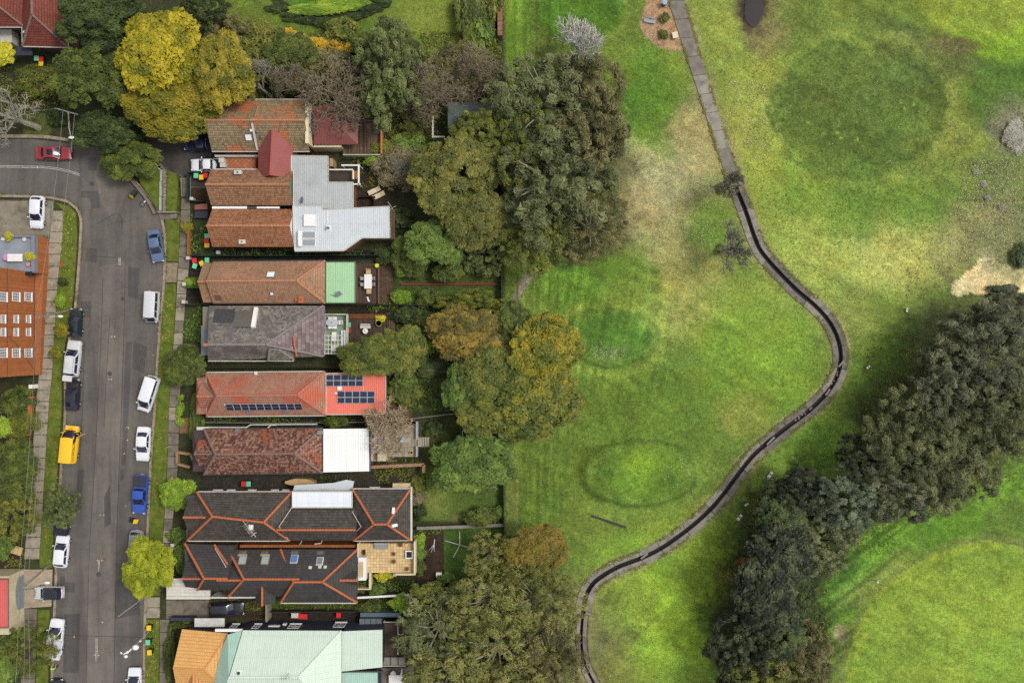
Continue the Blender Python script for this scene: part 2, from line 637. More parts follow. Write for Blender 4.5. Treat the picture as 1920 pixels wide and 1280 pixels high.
# yellow-flowered fringe of the mown green
for a in np.linspace(0, 1, 60):
    fx = np.interp(a, [0, .25, .5, .75, 1], [1597, 1612, 1662, 1760, 1870]); fy = np.interp(a, [0, .25, .5, .75, 1], [1275, 1180, 1098, 1042, 1024])
    blob(fx + random.uniform(-4, 4), fy + random.uniform(-4, 4), 6, 6, (168, 182, 46) if random.random() < .6 else (124, 154, 42), .5, .6, 0, .3)
# top-right bright green and big dark tee
blob(1850, 20, 130, 72, (146, 166, 48), .92, .16, 10, .4)
blob(1850, 85, 110, 30, (124, 164, 30), .7, .5)
blob(1605, 205, 158, 122, (98, 126, 48), .85, .2, -8, 1.0)
blob(1700, 120, 70, 60, (92, 112, 48), .85, .3, 30, 1.0)
blob(1745, 100, 95, 36, (92, 104, 52), .8, .4, 25)
blob(1790, 88, 40, 16, (118, 106, 66), .7, .5)
blob(1700, 130, 60, 60, (98, 122, 48), .6, .5)
blob(1610, 180, 80, 50, (98, 118, 46), .6, .6)
blob(1660, 260, 80, 50, (100, 124, 44), .5, .6)
ring(1605, 205, 158, 122, 4, (70, 94, 38), .4, -8, 1.0)
ring(1605, 205, 174, 138, 10, (160, 170, 66), .35, -8, 1.0)
# tee by the trees, lower tee with ring, top-left tee
blob(1145, 628, 84, 46, (84, 130, 40), .95, .16, 0, .3)
ring(1145, 632, 90, 54, 3, (66, 98, 34), .6)
ring(1145, 636, 104, 66, 9, (146, 166, 58), .5)
blob(1150, 655, 32, 14, (112, 128, 62), .6, .5)
blob(1195, 888, 108, 62, (98, 132, 36), .9, .15, 0, .15)
blob(1140, 895, 35, 45, (78, 112, 34), .6, .5)
blob(1205, 880, 36, 28, (136, 178, 40), .8, .6)
blob(1185, 915, 40, 18, (128, 168, 40), .6, .5)
ring(1195, 887, 106, 61, 2.6, (64, 88, 32), .55, 0, .35)
ring(1195, 887, 92, 50, 5, (122, 150, 52), .4)
ring(1195, 887, 118, 72, 6, (112, 148, 44), .4)
blob(1085, 25, 82, 62, (76, 122, 28), .92, .15, 0, .3)
blob(1060, 15, 40, 40, (98, 146, 34), .6, .6)
ring(1085, 20, 90, 66, 4, (130, 158, 50), .6)
blob(968, 50, 24, 120, (104, 146, 34), .8, .4, 0, .3)
blob(975, 60, 9, 100, (128, 162, 44), .6, .6, 0, .3)
# bare ground, track, sand, mulch, under trees
blob(975, 545, 8, 30, (150, 136, 112), .95, .4, 28, .3)
blob(992, 520, 8, 18, (176, 160, 136), .9, .5, 30, .3)
blob(1060, 300, 120, 190, (84, 82, 52), .6, .3)
blob(1060, 430, 110, 60, (92, 86, 56), .7, .4)
blob(1880, 680, 170, 160, (84, 80, 58), .7, .35)
blob(1770, 800, 150, 130, (78, 78, 52), .7, .35)
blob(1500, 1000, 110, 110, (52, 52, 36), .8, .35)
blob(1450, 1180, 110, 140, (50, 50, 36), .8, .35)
SAND = [(1782, 548), (1785, 530), (1808, 512), (1826, 500), (1832, 486), (1850, 482), (1866, 484), (1878, 494), (1900, 500), (1935, 512), (1960, 560), (1900, 545), (1868, 558), (1845, 552), (1815, 548), (1798, 556)]
patch(SAND, (242, 210, 144), .95, .12)
blob(1846, 476, 20, 14, (190, 168, 128), .7, .5)
MULCH = [(1222, -20), (1208, 18), (1199, 48), (1204, 62), (1218, 76), (1236, 90), (1258, 96), (1283, 93), (1268, 40), (1255, -20)]
patch(MULCH, (184, 142, 104), 1.0, .04)
for k in range(40):
    blob(1225 + 50 * random.random(), 5 + 85 * random.random(), 5, 4, random.choice([(150, 98, 62), (206, 160, 116), (196, 150, 104)]), .5, .5)
patch(MULCH, (184, 142, 104), .35, .04)
blob(1412, 16, 40, 62, (104, 94, 62), .75, .35, 0, .5)
blob(1412, 12, 26, 52, (62, 54, 44), .9, .3, 0, .3)
blob(1440, 70, 40, 30, (132, 118, 74), .6, .5)
# small bright flecks of clover
for cx, cy in ((1572, 248), (1579, 258), (1546, 250), (1690, 189), (1698, 202), (1609, 260), (1517, 230), (1715, 195)):
    blob(cx, cy, 3, 3, (150, 200, 70), .9, .5, 0, 0)

# --- private land west of the golf boundary
WEST = sstep(952, 940, PXg)
lay(WEST, (64, 68, 40))
west_soil = WEST.copy()
patch([(380, -70), (360, 0), (395, 30), (460, 45), (530, 58), (600, 75), (660, 88), (740, 60), (790, 80), (800, 130), (940, 90), (905, 60), (880, 10), (872, -70)], (104, 126, 40), 1.0, .1)
patch([(500, -70), (505, 0), (540, 30), (600, 42), (660, 36), (715, 12), (735, -70)], (58, 64, 32), 1.0, .06)
patch([(525, -70), (530, 0), (560, 20), (620, 28), (690, 10), (710, -70)], (84, 128, 34), 1.0, .06)
blob(800, 30, 60, 50, (128, 142, 48), .6, .5)
patch([(720, 165), (812, 165), (812, 262), (720, 262)], (72, 62, 46), .9, .2)           # garden plot by the shed
patch([(742, 508), (938, 500), (938, 545), (742, 545)], (72, 92, 36), 1.0, .1)
patch([(740, 545), (938, 545), (938, 575), (740, 575)], (80, 104, 36), 1.0, .1)
patch([(752, 528), (935, 528), (935, 535), (752, 535)], (112, 72, 52), .9, .03)
patch([(711, 494), (737, 494), (737, 570), (711, 570)], (96, 74, 58), .9, .1)
patch([(654, 578), (728, 578), (728, 690), (654, 690)], (52, 40, 32), 1.0)
patch([(742, 578), (812, 578), (812, 690), (742, 690)], (60, 66, 36), 1.0, .1)
patch([(770, 690), (832, 690), (832, 770), (770, 770)], (68, 78, 34), 1.0, .1)
patch([(725, 700), (770, 700), (770, 800), (725, 800)], (108, 84, 66), .8, .1)
patch([(790, 772), (868, 772), (868, 868), (790, 868)], (66, 74, 34), 1.0, .05)
patch([(870, 805), (940, 805), (940, 868), (870, 868)], (72, 80, 36), 1.0, .1)
patch([(788, 870), (944, 880), (944, 975), (790, 975)], (88, 112, 40), 1.0, .12)
blob(820, 935, 22, 26, (132, 138, 60), .6, .5)
blob(880, 960, 40, 8, (134, 122, 76), .6, .6)
patch([(831, 990), (944, 988), (944, 1092), (831, 1092)], (76, 108, 38), 1.0, .02)
patch([(780, 985), (831, 985), (831, 1092), (780, 1092)], (74, 54, 42), 1.0, .02)
patch([(777, 1000), (795, 1000), (795, 1080), (777, 1080)], (72, 106, 34), .8, .15)
patch([(505, 1128), (670, 1128), (740, 1130), (740, 1142), (505, 1142)], (82, 104, 38), .9, .05)
patch([(393, 1125), (505, 1118), (505, 1158), (393, 1158)], (70, 58, 44), 1.0, .05)
patch([(500, 1142), (760, 1140), (760, 1200), (500, 1200)], (56, 48, 42), 1.0)
patch([(340, 478), (375, 478), (375, 570), (340, 570)], (58, 50, 42), 1.0)
patch([(345, 572), (392, 572), (392, 640), (345, 640)], (66, 78, 34), 1.0, .05)
patch([(335, 785), (382, 785), (382, 812), (335, 812)], (150, 104, 66), .9, .1)
patch([(355, 330), (388, 330), (388, 390), (355, 390)], (76, 54, 40), 1.0)
patch([(358, 395), (388, 395), (388, 478), (358, 478)], (60, 70, 36), 1.0, .06)
patch([(400, 464), (700, 470), (700, 490), (400, 490)], (44, 44, 38), 1.0)
patch([(400, 780), (720, 780), (720, 800), (400, 800)], (54, 58, 44), 1.0)
patch([(380, 890), (800, 890), (800, 920), (380, 920)], (66, 60, 52), 1.0)
patch([(660, 290), (745, 290), (745, 400), (660, 400)], (66, 52, 40), 1.0)
patch([(735, 255), (830, 255), (830, 290), (735, 290)], (76, 104, 38), .9, .2)
patch([(-80, 735), (72, 735), (60, 1000), (-80, 1000)], (64, 56, 42), 1.0, .05)
patch([(-80, 1000), (46, 1000), (46, 1065), (-80, 1065)], (66, 54, 42), 1.0)
patch([(-80, 1175), (25, 1175), (5, 1350), (-80, 1350)], (84, 64, 52), 1.0)
patch([(-80, 375), (100, 375), (100, 445), (-80, 445)], (132, 124, 110), 1.0)
blob(20, 400, 8, 30, (96, 88, 76), .6, .5)
blob(50, 420, 6, 25, (90, 82, 70), .6, .5)
patch([(44, 212), (104, 212), (92, 255), (46, 255)], (92, 100, 40), 1.0, .03)
patch([(-80, 130), (120, 130), (120, 210), (-80, 210)], (70, 66, 50), .9, .1)
# mowing and wheel streaks, worn fringes along path and drain
def streak(ang, sx, sy, seed):
    c_, s_ = math.cos(R(ang)), math.sin(R(ang))
    return fbm((PXg * c_ + PYg * s_) / sx, (-PXg * s_ + PYg * c_) / sy, seed, 3) - .5
gm = sstep(950, 962, PXg)
m1 = gm * sstep(1120, 1020, PXg)
m2 = sstep(1500, 1560, PXg) * sstep(920, 980, PYg) * sstep(1640 + .6 * (1100 - PYg), 1560 + .6 * (1100 - PYg), PXg - 60)
m3 = gm * sstep(480, 560, PYg) * sstep(820, 700, PYg) * sstep(1300, 1200, PXg)
colr *= (1 + m1 * streak(0, 5, 130, 301) * .55 + m2 * streak(-38, 130, 5, 311) * .8 + m3 * streak(12, 7, 110, 321) * .4 + gm * streak(28, 90, 14, 331) * .22)[..., None]
dd_ = np.full(PXg.shape, 1e9)
for q in DRAIN: dd_ = np.minimum(dd_, (PXg - q.x) ** 2 + (PYg - q.y) ** 2)
dd_ = np.sqrt(dd_)
lay(np.clip(np.exp(-((dd_ - 15) / 7) ** 2) * (n_mid * 1.8 - .45), 0, .8), (150, 138, 84))
dpp = np.where((PYg < 360), np.abs(PXg - (1268 + 112 * PYg / 350.0)), 999)
lay(np.clip(np.exp(-((dpp - 17) / 8) ** 2) * (n_mid * 1.8 - .4), 0, .85), (158, 144, 92))
blob(1900, 440, 60, 90, (134, 138, 88), .7, .5)
blob(1890, 330, 50, 60, (120, 134, 78), .6, .5)
# tone variation everywhere
tone = 0.80 + 0.22 * (n_big) + 0.34 * (n_mid - 0.1) * 0.6 + 0.30 * (n_fin - 0.5)
colr *= tone[..., None]
# yellowish/greenish hue drift
hue = (fbm(PXg / 45, PYg / 45, 131, 4) - 0.5)[..., None]
colr *= 1 + hue * np.array([0.18, 0.01, -0.08])
lum = (colr * np.array([.3, .6, .1])).sum(-1, keepdims=True)
colr = colr * .82 + lum * .18 * np.array([1.08, 1.0, .72])
colr *= np.array([.97, .99, 1.06])
colr = np.clip(colr, 4, 250)

# --- relief: tee mounds, hollows, trench under the drain
Z = np.zeros(PXg.shape)
def mound(cx, cy, rx, ry, h, soft=.35, rot=0):
    global Z
    dx, dy = PXg - cx, PYg - cy
    cr, sr = math.cos(R(rot)), math.sin(R(rot))
    d = np.sqrt(((dx * cr + dy * sr) / rx) ** 2 + ((-dx * sr + dy * cr) / ry) ** 2)
    Z += h * sstep(1 + soft, 1 - soft, d)
mound(1195, 887, 108, 62, .55, .14)
mound(1145, 630, 92, 54, .5, .2)
mound(1605, 205, 160, 124, -.35, .10, -8)
mound(1085, 22, 86, 62, .5, .16)
mound(1850, 20, 130, 72, .5, .15, 10)
mound(1800, 1200, 215, 175, .45, .10)
GOLF = sstep(955, 985, PXg)
Z += GOLF * ((fbm(PXg / 160, PYg / 160, 211, 3) - .5) * .7 + (fbm(PXg / 22, PYg / 22, 221, 3) - .5) * .10)
dm = np.full(PXg.shape, 1e9)
for q in DRAIN[::1]:
    dm = np.minimum(dm, (PXg - q.x) ** 2 + (PYg - q.y) ** 2)
dm = np.sqrt(dm)
flat = sstep(14, 40, dm)
Z *= flat
# flatten along the slab path and the bed beside it
t_ = np.clip((PYg - 0) / 350.0, -1, 1)
dp = np.abs(PXg - (1277 + 104 * t_))
Z *= np.where(PYg < 370, sstep(18, 60, dp), 1.0)
Z = np.where(dm < 8.5, -0.75, Z)
outside = np.maximum(np.maximum(-70 - PXg, PXg - 1990), np.maximum(-70 - PYg, PYg - 1350))
Z *= sstep(200, 0, outside)
GZ = Z
def ground_z(px, py):
    i = int(np.clip(np.searchsorted(gx, px), 0, nx - 1)); j = int(np.clip(np.searchsorted(gy, py), 0, ny - 1))
    return float(GZ[i, j])

vx = (PXg - 960) / S; vy = (640 - PYg) / S
verts = np.stack([vx, vy, Z], -1).reshape(-1, 3)
idx = np.arange(nx * ny).reshape(nx, ny)
quads = np.stack([idx[:-1, :-1], idx[:-1, 1:], idx[1:, 1:], idx[1:, :-1]], -1).reshape(-1, 4)
me = bpy.data.meshes.new('ground')
me.vertices.add(len(verts)); me.vertices.foreach_set('co', verts.ravel())
me.loops.add(quads.size); me.loops.foreach_set('vertex_index', quads.ravel().astype(np.int32))
me.polygons.add(len(quads)); me.polygons.foreach_set('loop_start', np.arange(0, quads.size, 4, dtype=np.int32))
me.polygons.foreach_set('loop_total', np.full(len(quads), 4, np.int32))
me.update(calc_edges=True)
ca = me.attributes.new('ground_colour', 'FLOAT_COLOR', 'POINT')
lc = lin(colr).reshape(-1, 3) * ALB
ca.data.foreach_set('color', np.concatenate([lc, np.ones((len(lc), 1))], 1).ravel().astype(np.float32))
me.shade_smooth()
t = NT('turf and soil', 0.9, 0.15)
at = t.n('Attribute', attribute_name='ground_colour')
p = t.pos()
n1 = t.noise(p, 2.2, 6, 0.7)
n2 = t.noise(p, 5.5, 5, 0.75)
n3 = t.noise(p, 16.0, 3, 0.7)
c = t.mix(1.0, at.outputs['Color'], t.ramp(n1, [(0.31, (.64, .70, .66, 1)), (0.5, g(1.0)), (0.69, (1.32, 1.27, 1.18, 1))]), 'MULTIPLY')
c = t.mix(1.0, c, t.ramp(n2, [(0.32, g(0.46)), (0.5, g(1.0)), (0.70, g(1.5))]), 'MULTIPLY')
c = t.mix(1.0, c, t.ramp(n3, [(0.3, g(0.7)), (0.7, g(1.25))]), 'MULTIPLY')
vo = t.n('TexVoronoi', Scale=2.6)
t.l(p, vo.inputs['Vector'])
sp = t.ramp(vo.outputs['Distance'], [(0.10, g(0.45)), (0.26, g(1.0))])
n5 = t.noise(p, 0.5, 4, 0.6)
c = t.mix(t.ramp(n5, [(0.42, g(0)), (0.62, g(0.8))]), c, t.mix(1.0, c, sp, 'MULTIPLY'))
t.col(c)
t.bump(t.math('ADD', n2, t.math('MULTIPLY', n1, 1.5)), 0.6, 0.12)
me.materials.append(t.m)
ground = bpy.data.objects.new('ground', me)
COL.objects.link(ground)
tag(ground, kind='structure')

# ------------------------------------------------------------------ road, kerbs, verges, footpaths
def asphalt(name, c, patchy=True):
    t = NT(name, 0.85, 0.25)
    p = t.pos()
    n1 = t.noise(p, 0.22, 5, 0.6)
    n2 = t.noise(p, 1.6, 6, 0.7)
    n3 = t.noise(p, 30.0, 3, 0.8)
    mp = t.n('Mapping')
    mp.inputs['Scale'].default_value = (0.75, 0.06, 1)
    t.l(p, mp.inputs[0])
    n4 = t.noise(mp.outputs[0], 1.0, 4, 0.6)
    col = t.mix(1.0, c, t.ramp(n1, [(0.3, (.80, .80, .83, 1)), (0.7, (1.16, 1.12, 1.08, 1))]), 'MULTIPLY')
    col = t.mix(1.0, col, t.ramp(n4, [(0.35, g(0.78)), (0.6, g(1.08))]), 'MULTIPLY')
    col = t.mix(1.0, col, t.ramp(n2, [(0.3, g(0.86)), (0.7, g(1.1))]), 'MULTIPLY')
    col = t.mix(1.0, col, t.ramp(n3, [(0.25, g(0.75)), (0.75, g(1.25))]), 'MULTIPLY')
    vo = t.n('TexVoronoi', feature='DISTANCE_TO_EDGE', Scale=0.22)
    wv = t.n('VectorMath', operation='ADD')
    nz = t.n('TexNoise', Scale=1.2, Detail=4)
    t.l(p, nz.inputs['Vector'])
    t.l(p, wv.inputs[0]); t.l(nz.outputs['Color'], wv.inputs[1])
    t.l(wv.outputs[0], vo.inputs['Vector'])
    crack = t.ramp(vo.outputs['Distance'], [(0.0, g(0.55)), (0.010, g(1.0))])
    cm = t.ramp(t.noise(p, 0.35, 3), [(0.45, g(0)), (0.6, g(1))])
    col = t.mix(t.math('MULTIPLY', cm, 0.8), col, t.mix(1.0, col, crack, 'MULTIPLY'))
    t.col(col)
    t.bump(n3, 0.25, 0.02)
    return t.m

M_ROAD = asphalt('road asphalt', A(102, 98, 93))
M_PATCH = asphalt('road repair asphalt', A(84, 82, 81))
M_LANE = asphalt('lane asphalt', A(74, 70, 66))
M_CONC = plain('footpath concrete', A(164, 154, 136), .9, .3, 1.1, 12, dirt=A(92, 84, 72), bump=.2)
M_CONC_D = plain('weathered footpath concrete', A(128, 119, 106), .9, .35, 1.0, 10, dirt=A(86, 78, 66), bump=.2)
M_KERB = plain('kerb concrete', A(166, 150, 132), .9, .4, 1.5, 8, dirt=A(92, 78, 64))
M_VERGE = plain('verge turf', A(102, 118, 46), .95, .5, 1.3, 11, spec=.1, dirt=A(126, 116, 62), bump=.6)

RIGHT_K = [(240, 332), (262, 352), (280, 372), (297, 397), (305, 428), (308, 460), (305, 540), (300, 590), (296, 640), (292, 700), (289, 760), (284, 820), (280, 880), (277, 950), (274, 1030), (272, 1100), (269, 1200), (267, 1390)]
LEFT_K = [(-90, 368), (60, 371), (100, 374), (128, 381), (142, 392), (150, 412), (149, 445), (146, 500), (138, 590), (128, 640), (121, 700), (121, 760), (118, 820), (113, 880), (109, 950), (104, 1030), (103, 1090), (98, 1200), (93, 1390)]
RK = smooth_line(RIGHT_K, 10); LK = smooth_line(LEFT_K, 10)
road_poly = [(-90, 262), (60, 261), (125, 268), (250, 262), (395, 256), (395, 352), (352, 352), (342, 332), (318, 322), (300, 308), (270, 300), (247, 312)] + [(q.x, q.y) for q in RK] + [(q.x, q.y) for q in LK[::-1]]
road = MB().sheet(PX(road_poly), 0.006).build('road', M_ROAD)
tag(road, kind='structure')
MB().sheet(PX([(225, 258), (394, 257), (394, 350), (354, 350), (343, 330), (318, 320), (300, 306), (268, 298), (240, 300)]), 0.010).build('lane_surface', M_LANE, road)
M_LIGHT = asphalt('worn lighter asphalt', A(112, 106, 100))
for pts in ([(186, 500), (236, 490), (228, 760), (216, 1030), (212, 1390), (158, 1390), (166, 1050), (177, 880), (184, 740)], [(170, 300), (215, 318), (238, 360), (214, 420), (190, 380)]):
    MB().sheet(PX(pts), 0.009).build('resurfaced_strip', M_LIGHT, road)
for pts in ([(152, 358), (184, 358), (188, 390), (172, 392), (168, 372), (152, 370)], [(160, 465), (182, 466), (182, 492), (160, 490)],
            [(236, 640), (248, 640), (236, 872), (227, 872)], [(122, 1091), (140, 1091), (140, 1110), (122, 1110)], [(113, 1080), (122, 1080), (122, 1096), (113, 1096)],
            [(195, 930), (206, 910), (208, 980), (196, 990)], [(165, 296), (181, 296), (181, 320), (165, 320)], [(150, 565), (170, 565), (170, 595), (158, 595)],
            [(215, 1090), (240, 1075), (262, 1090), (262, 1150), (215, 1160)], [(225, 880), (235, 878), (232, 900), (225, 900)], [(240, 500), (262, 504), (258, 560), (240, 556)], [(146, 880), (158, 880), (152, 960), (140, 960)], [(250, 640), (276, 650), (270, 700), (248, 690)], [(120, 1150), (150, 1150), (148, 1260), (118, 1260)]):
    MB().sheet(PX(pts), 0.010).build('repair_patch', M_PATCH, road)

def ribbon(line, d0, d1, z0, z1):
    """solid strip between two offsets of a pixel polyline"""
    a = offset_line(line, d0); b = offset_line(line, d1)
    m = MB()
    n = len(a)
    vs = [W(p.x, p.y)[:2] + (z1,) for p in a] + [W(p.x, p.y)[:2] + (z1,) for p in b] + [W(p.x, p.y)[:2] + (z0,) for p in a] + [W(p.x, p.y)[:2] + (z0,) for p in b]
    fs = []
    for i in range(n - 1):
        fs += [(i, i + 1, n + i + 1, n + i), (2 * n + i, 2 * n + i + 1, i + 1, i), (n + i, n + i + 1, 3 * n + i + 1, 3 * n + i)]
    fs += [(0, n, 3 * n, 2 * n), (n - 1, 2 * n - 1, 4 * n - 1, 3 * n - 1)]
    m.add(vs, fs)
    me_fix = m
    return me_fix

def fix_normals(o):
    bm = bmesh.new(); bm.from_mesh(o.data)
    bmesh.ops.recalc_face_normals(bm, faces=bm.faces)
    bm.to_mesh(o.data); bm.free()
    return o

for ln in ([(192, 520), (188, 640), (184, 760), (176, 900), (166, 1050), (160, 1290)], [(236, 470), (234, 600), (228, 760), (222, 960), (214, 1290)], [(172, 480), (232, 484)], [(158, 640), (152, 800), (146, 930)], [(206, 590), (200, 690), (196, 800)], [(120, 1190), (268, 1194)], [(184, 420), (222, 400), (230, 440)]):
    fix_normals(ribbon(smooth_line([(x + random.uniform(-1.5, 1.5), y) for x, y in ln], 12), -.35, .35, .011, .014).build('sealed_seam', plain('bitumen seam', A(58, 56, 55), .7, .2), road))
tag(fix_normals(ribbon(RK, -4.5, 0, -0.05, 0.13).build('kerb', M_KERB)), kind='structure')
tag(fix_normals(ribbon(LK, -4.5, 0, -0.05, 0.13).build('kerb', M_KERB)), kind='structure')
UK = smooth_line([(-90, 257), (60, 256), (124, 262), (150, 268)], 10)
tag(fix_normals(ribbon(UK, -3, 3, -0.05, 0.13).build('kerb', M_KERB)), kind='structure')

def slabs(name, left, right, size, z, mat, label=None, gap=0.6, odd=None, z0=-0.05):
    """paving slabs laid along a path between two pixel polylines; each slab is a part"""
    La = smooth_line(left, 2.0); Ra = smooth_line(right, 2.0)
    def at(P, t):
        x = t * (len(P) - 1); i = min(int(x), len(P) - 2); f = x - i
        return P[i] * (1 - f) + P[i + 1] * f
    length = sum((La[i + 1] - La[i]).length for i in range(len(La) - 1))
    n = max(1, int(length / size))
    L0 = W(left[0][0], left[0][1])
    root = bpy.data.objects.new(name, None); COL.objects.link(root); root.location = L0
    tag(root, kind='structure')
    e = gap / length
    for i in range(n):
        t0, t1 = i / n + e, (i + 1) / n - e
        q = [at(La, t0), at(La, (t0 + t1) / 2), at(La, t1), at(Ra, t1), at(Ra, (t0 + t1) / 2), at(Ra, t0)]
        dz = random.uniform(-0.006, 0.012)
        MB().prism([W(p.x, p.y) for p in q], z0, z + dz).build('slab', (odd if odd and random.random() < .3 else mat), root)
    return root

slabs('footpath', [(100, 395), (94, 445), (84, 540), (78, 620), (74, 700), (68, 760), (62, 850), (55, 950), (46, 1048)],
      [(118, 395), (117, 445), (108, 540), (103, 620), (98, 700), (92, 760), (86, 850), (80, 950), (74, 1048)], 21, 0.10, M_CONC)
slabs('footpath', [(46, 1140), (42, 1200), (38, 1360)], [(70, 1140), (68, 1200), (64, 1360)], 26, 0.10, M_CONC_D)
slabs('footpath', [(341, 372), (339, 410), (337, 460), (329, 600), (318, 760), (314, 880), (307, 1000), (302, 1085)],
      [(356, 372), (357, 410), (356, 480), (345, 600), (337, 760), (333, 880), (322, 1000), (318, 1085)], 23, 0.10, M_CONC_D, odd=M_CONC)
slabs('footpath', [(300, 1160), (300, 1250), (298, 1360)], [(318, 1160), (318, 1250), (316, 1360)], 23, 0.10, M_CONC_D)
# concrete apron under the parked convertible, drive crossings
slabs('driveway', [(46, 1066), (46, 1140)], [(99, 1066), (97, 1136)], 36, 0.11, plain('drive concrete', A(176, 160, 138), .9, .25, 1.2, 10, dirt=A(130, 116, 98)), z0=-0.04)
slabs('driveway', [(272, 1118), (271, 1158)], [(300, 1118), (300, 1158)], 20, 0.11, M_CONC, z0=-0.04)
slabs('driveway', [(312, 1124), (312, 1160)], [(392, 1124), (392, 1156)], 36, 0.05, M_CONC_D, z0=-0.06)
slabs('parking_pad', [(-70, 374), (-70, 441)], [(95, 378), (92, 441)], 34, 0.05, plain('parking concrete', A(146, 138, 122), .9, .35, .7, 9, dirt=A(88, 80, 66)), z0=-0.06)
slabs('crossing_pad', [(310, 492), (308, 530)], [(334, 492), (331, 530)], 40, 0.108, plain('bare verge soil', A(150, 134, 110), .95, .4, 1.5, 10), z0=-0.04)

def verge(pts, z=0.09, m=None):
    o = MB().prism(PX(pts), -0.05, z).build('verge', m or M_VERGE)
    return tag(o, kind='structure')
verge([(104, 380), (130, 386), (143, 400), (145, 440), (142, 500), (134, 590), (123, 640), (116, 700), (116, 760), (113, 820), (108, 880), (104, 950), (99, 1030), (98, 1064), (75, 1064), (75, 1048), (81, 950), (87, 850), (93, 760), (99, 700), (104, 620), (109, 540), (118, 445), (119, 395)], .085)
verge([(94, 1142), (92, 1200), (89, 1360), (66, 1360), (70, 1200), (72, 1142)], .085)
verge([(310, 405), (312, 460), (309, 490), (335, 490), (336, 460), (338, 405)], .085)
verge([(308, 532), (304, 590), (300, 640), (296, 700), (293, 760), (288, 820), (284, 880), (281, 950), (278, 1030), (276, 1116), (300, 1116), (300, 1085), (306, 1000), (313, 880), (317, 760), (328, 600), (331, 532)], .085)
verge([(273, 1160), (272, 1250), (271, 1360), (296, 1360), (299, 1250), (299, 1160)], .085)
# grassed island at the lane mouth with its retaining edges
verge([(262, 330), (275, 312), (288, 309), (306, 322), (304, 396), (297, 392), (284, 368), (268, 348)], .55)
verge([(318, 322), (334, 328), (338, 340), (335, 398), (316, 398)], .75)
M_STONE = plain('rubble stone edging', A(150, 138, 122), .95, .5, 3.0, 9, dirt=A(80, 66, 54), bump=.5)
M_HEDGE_WALL = plain('painted wall cap', A(168, 172, 160), .8, .2, 1.5)

# steps and walls by the lane
st = thing('street_steps', 'concrete steps climbing beside the dark green fence below the white pickup', 'steps', W(348, 350))
for i in range(8):
    part('step', M_CONC_D, st, W(341, 369 - i * 4.2)[:2] + (-.02,), W(356, 365 - i * 4.2)[:2] + (0.12 + i * 0.09,))
for x in (340, 357):
    MB().tube([W(x, 368, .9), W(x, 332, 1.6)], .035, 6).build('handrail', plain('galvanised rail', A(150, 150, 150), .5), st)
st2 = thing('street_steps', 'short flight of concrete steps between the two grassed banks', 'steps', W(322, 405))
part('landing', M_CONC_D, st2, W(301, 412)[:2] + (-.02,), W(316, 401)[:2] + (.16,))
for i in range(6):
    part('step', M_CONC_D, st2, W(316 + i * 3.2, 411)[:2] + (-.02,), W(319 + i * 3.2, 402)[:2] + (.2 + i * .1,))
part('side_wall', M_CONC, st2, W(301, 400.5)[:2] + (0,), W(336, 398.5)[:2] + (.9,))
wl = thing('retaining_wall', 'low pale green timber wall along the grassed island', 'wall', W(306, 360))
part('beam', M_HEDGE_WALL, wl, W(304.5, 342)[:2] + (0,), W(308.5, 322)[:2] + (.8,))
part('beam', M_HEDGE_WALL, wl, W(303.8, 370)[:2] + (0,), W(307.8, 342.6)[:2] + (.84,))
part('beam', M_HEDGE_WALL, wl, W(303, 397)[:2] + (0,), W(307, 370.6)[:2] + (.8,))
MB().tube([W(288, 309, .75), W(305, 322, .75)], .12, 5).build('beam', M_HEDGE_WALL, wl)
w2 = thing('rubble_kerb_wall', 'weathered rubble stone edging between the two grassed banks', 'wall', W(313, 350))
y = 303.0; x = 294.0
for i in range(17):
    xx = np.interp(y, [303, 312, 322, 398], [294, 306, 313, 312]); L = random.uniform(4.5, 6.5)
    MB().obox(W(xx, y + L / 2) + Vector((0, 0, .36)), (.42 * random.uniform(.8, 1.2), L / S * .95, .72), random.uniform(-.15, .15), 1.05).build('stone', M_STONE, w2)
    y += L * 1.02
    if y > 396: break
# island street-side rendered wall
iw = smooth_line([(244, 327), (258, 342), (274, 362), (288, 382), (297, 400)], 6)
o = fix_normals(ribbon(iw, 2, 7, 0, .5).build('bank_wall', M_CONC_D)); tag(o, 'curved dark concrete bank wall edging the island lawn', 'wall')

for x, y, r_ in ((185, 1076, .33), (206, 700, .3), (172, 345, .32), (230, 560, .28)):
    MB().lathe(W(x, y), [(r_, .011), (r_, .02), (r_ * .8, .021), (r_ * .78, .015)], 16).build('manhole_cover', plain('cast iron cover', A(80, 77, 74), .6, .3, 6), road)
# painted markings
M_LINE = plain('worn road paint', A(214, 210, 200), .8, .5, 3.0, 16, dirt=A(110, 104, 98))
M_YMARK = plain('yellow road stud', A(226, 206, 90), .6, .1)
mk = bpy.data.objects.new('road_markings', None); COL.objects.link(mk); mk.location = W(80, 320); tag(mk, kind='structure')
cl = smooth_line([(-90, 312), (0, 312), (50, 313), (90, 314), (125, 320), (150, 328)], 8)
for d in (-1.2, 1.6):
    fix_normals(ribbon(cl, d - .45, d + .45, .012, .018).build('centre_line', M_LINE, mk))
for a, b in (((223, 483), (223, 497)), ((225.4, 483), (225.4, 497))):
    part('paint_mark', M_LINE, mk, W(a[0] - .5, a[1])[:2] + (.012,), W(b[0] + .5, b[1])[:2] + (.018,))
for x, y0, y1 in ((184.5, 1050, 1066), (186.5, 1050, 1066), (185, 1066, 1080), (180, 1196, 1240), (182.4, 1196, 1232)):
    part('paint_mark', M_LINE, mk, W(x - .4, y0)[:2] + (.012,), W(x + .4, y1)[:2] + (.018,))
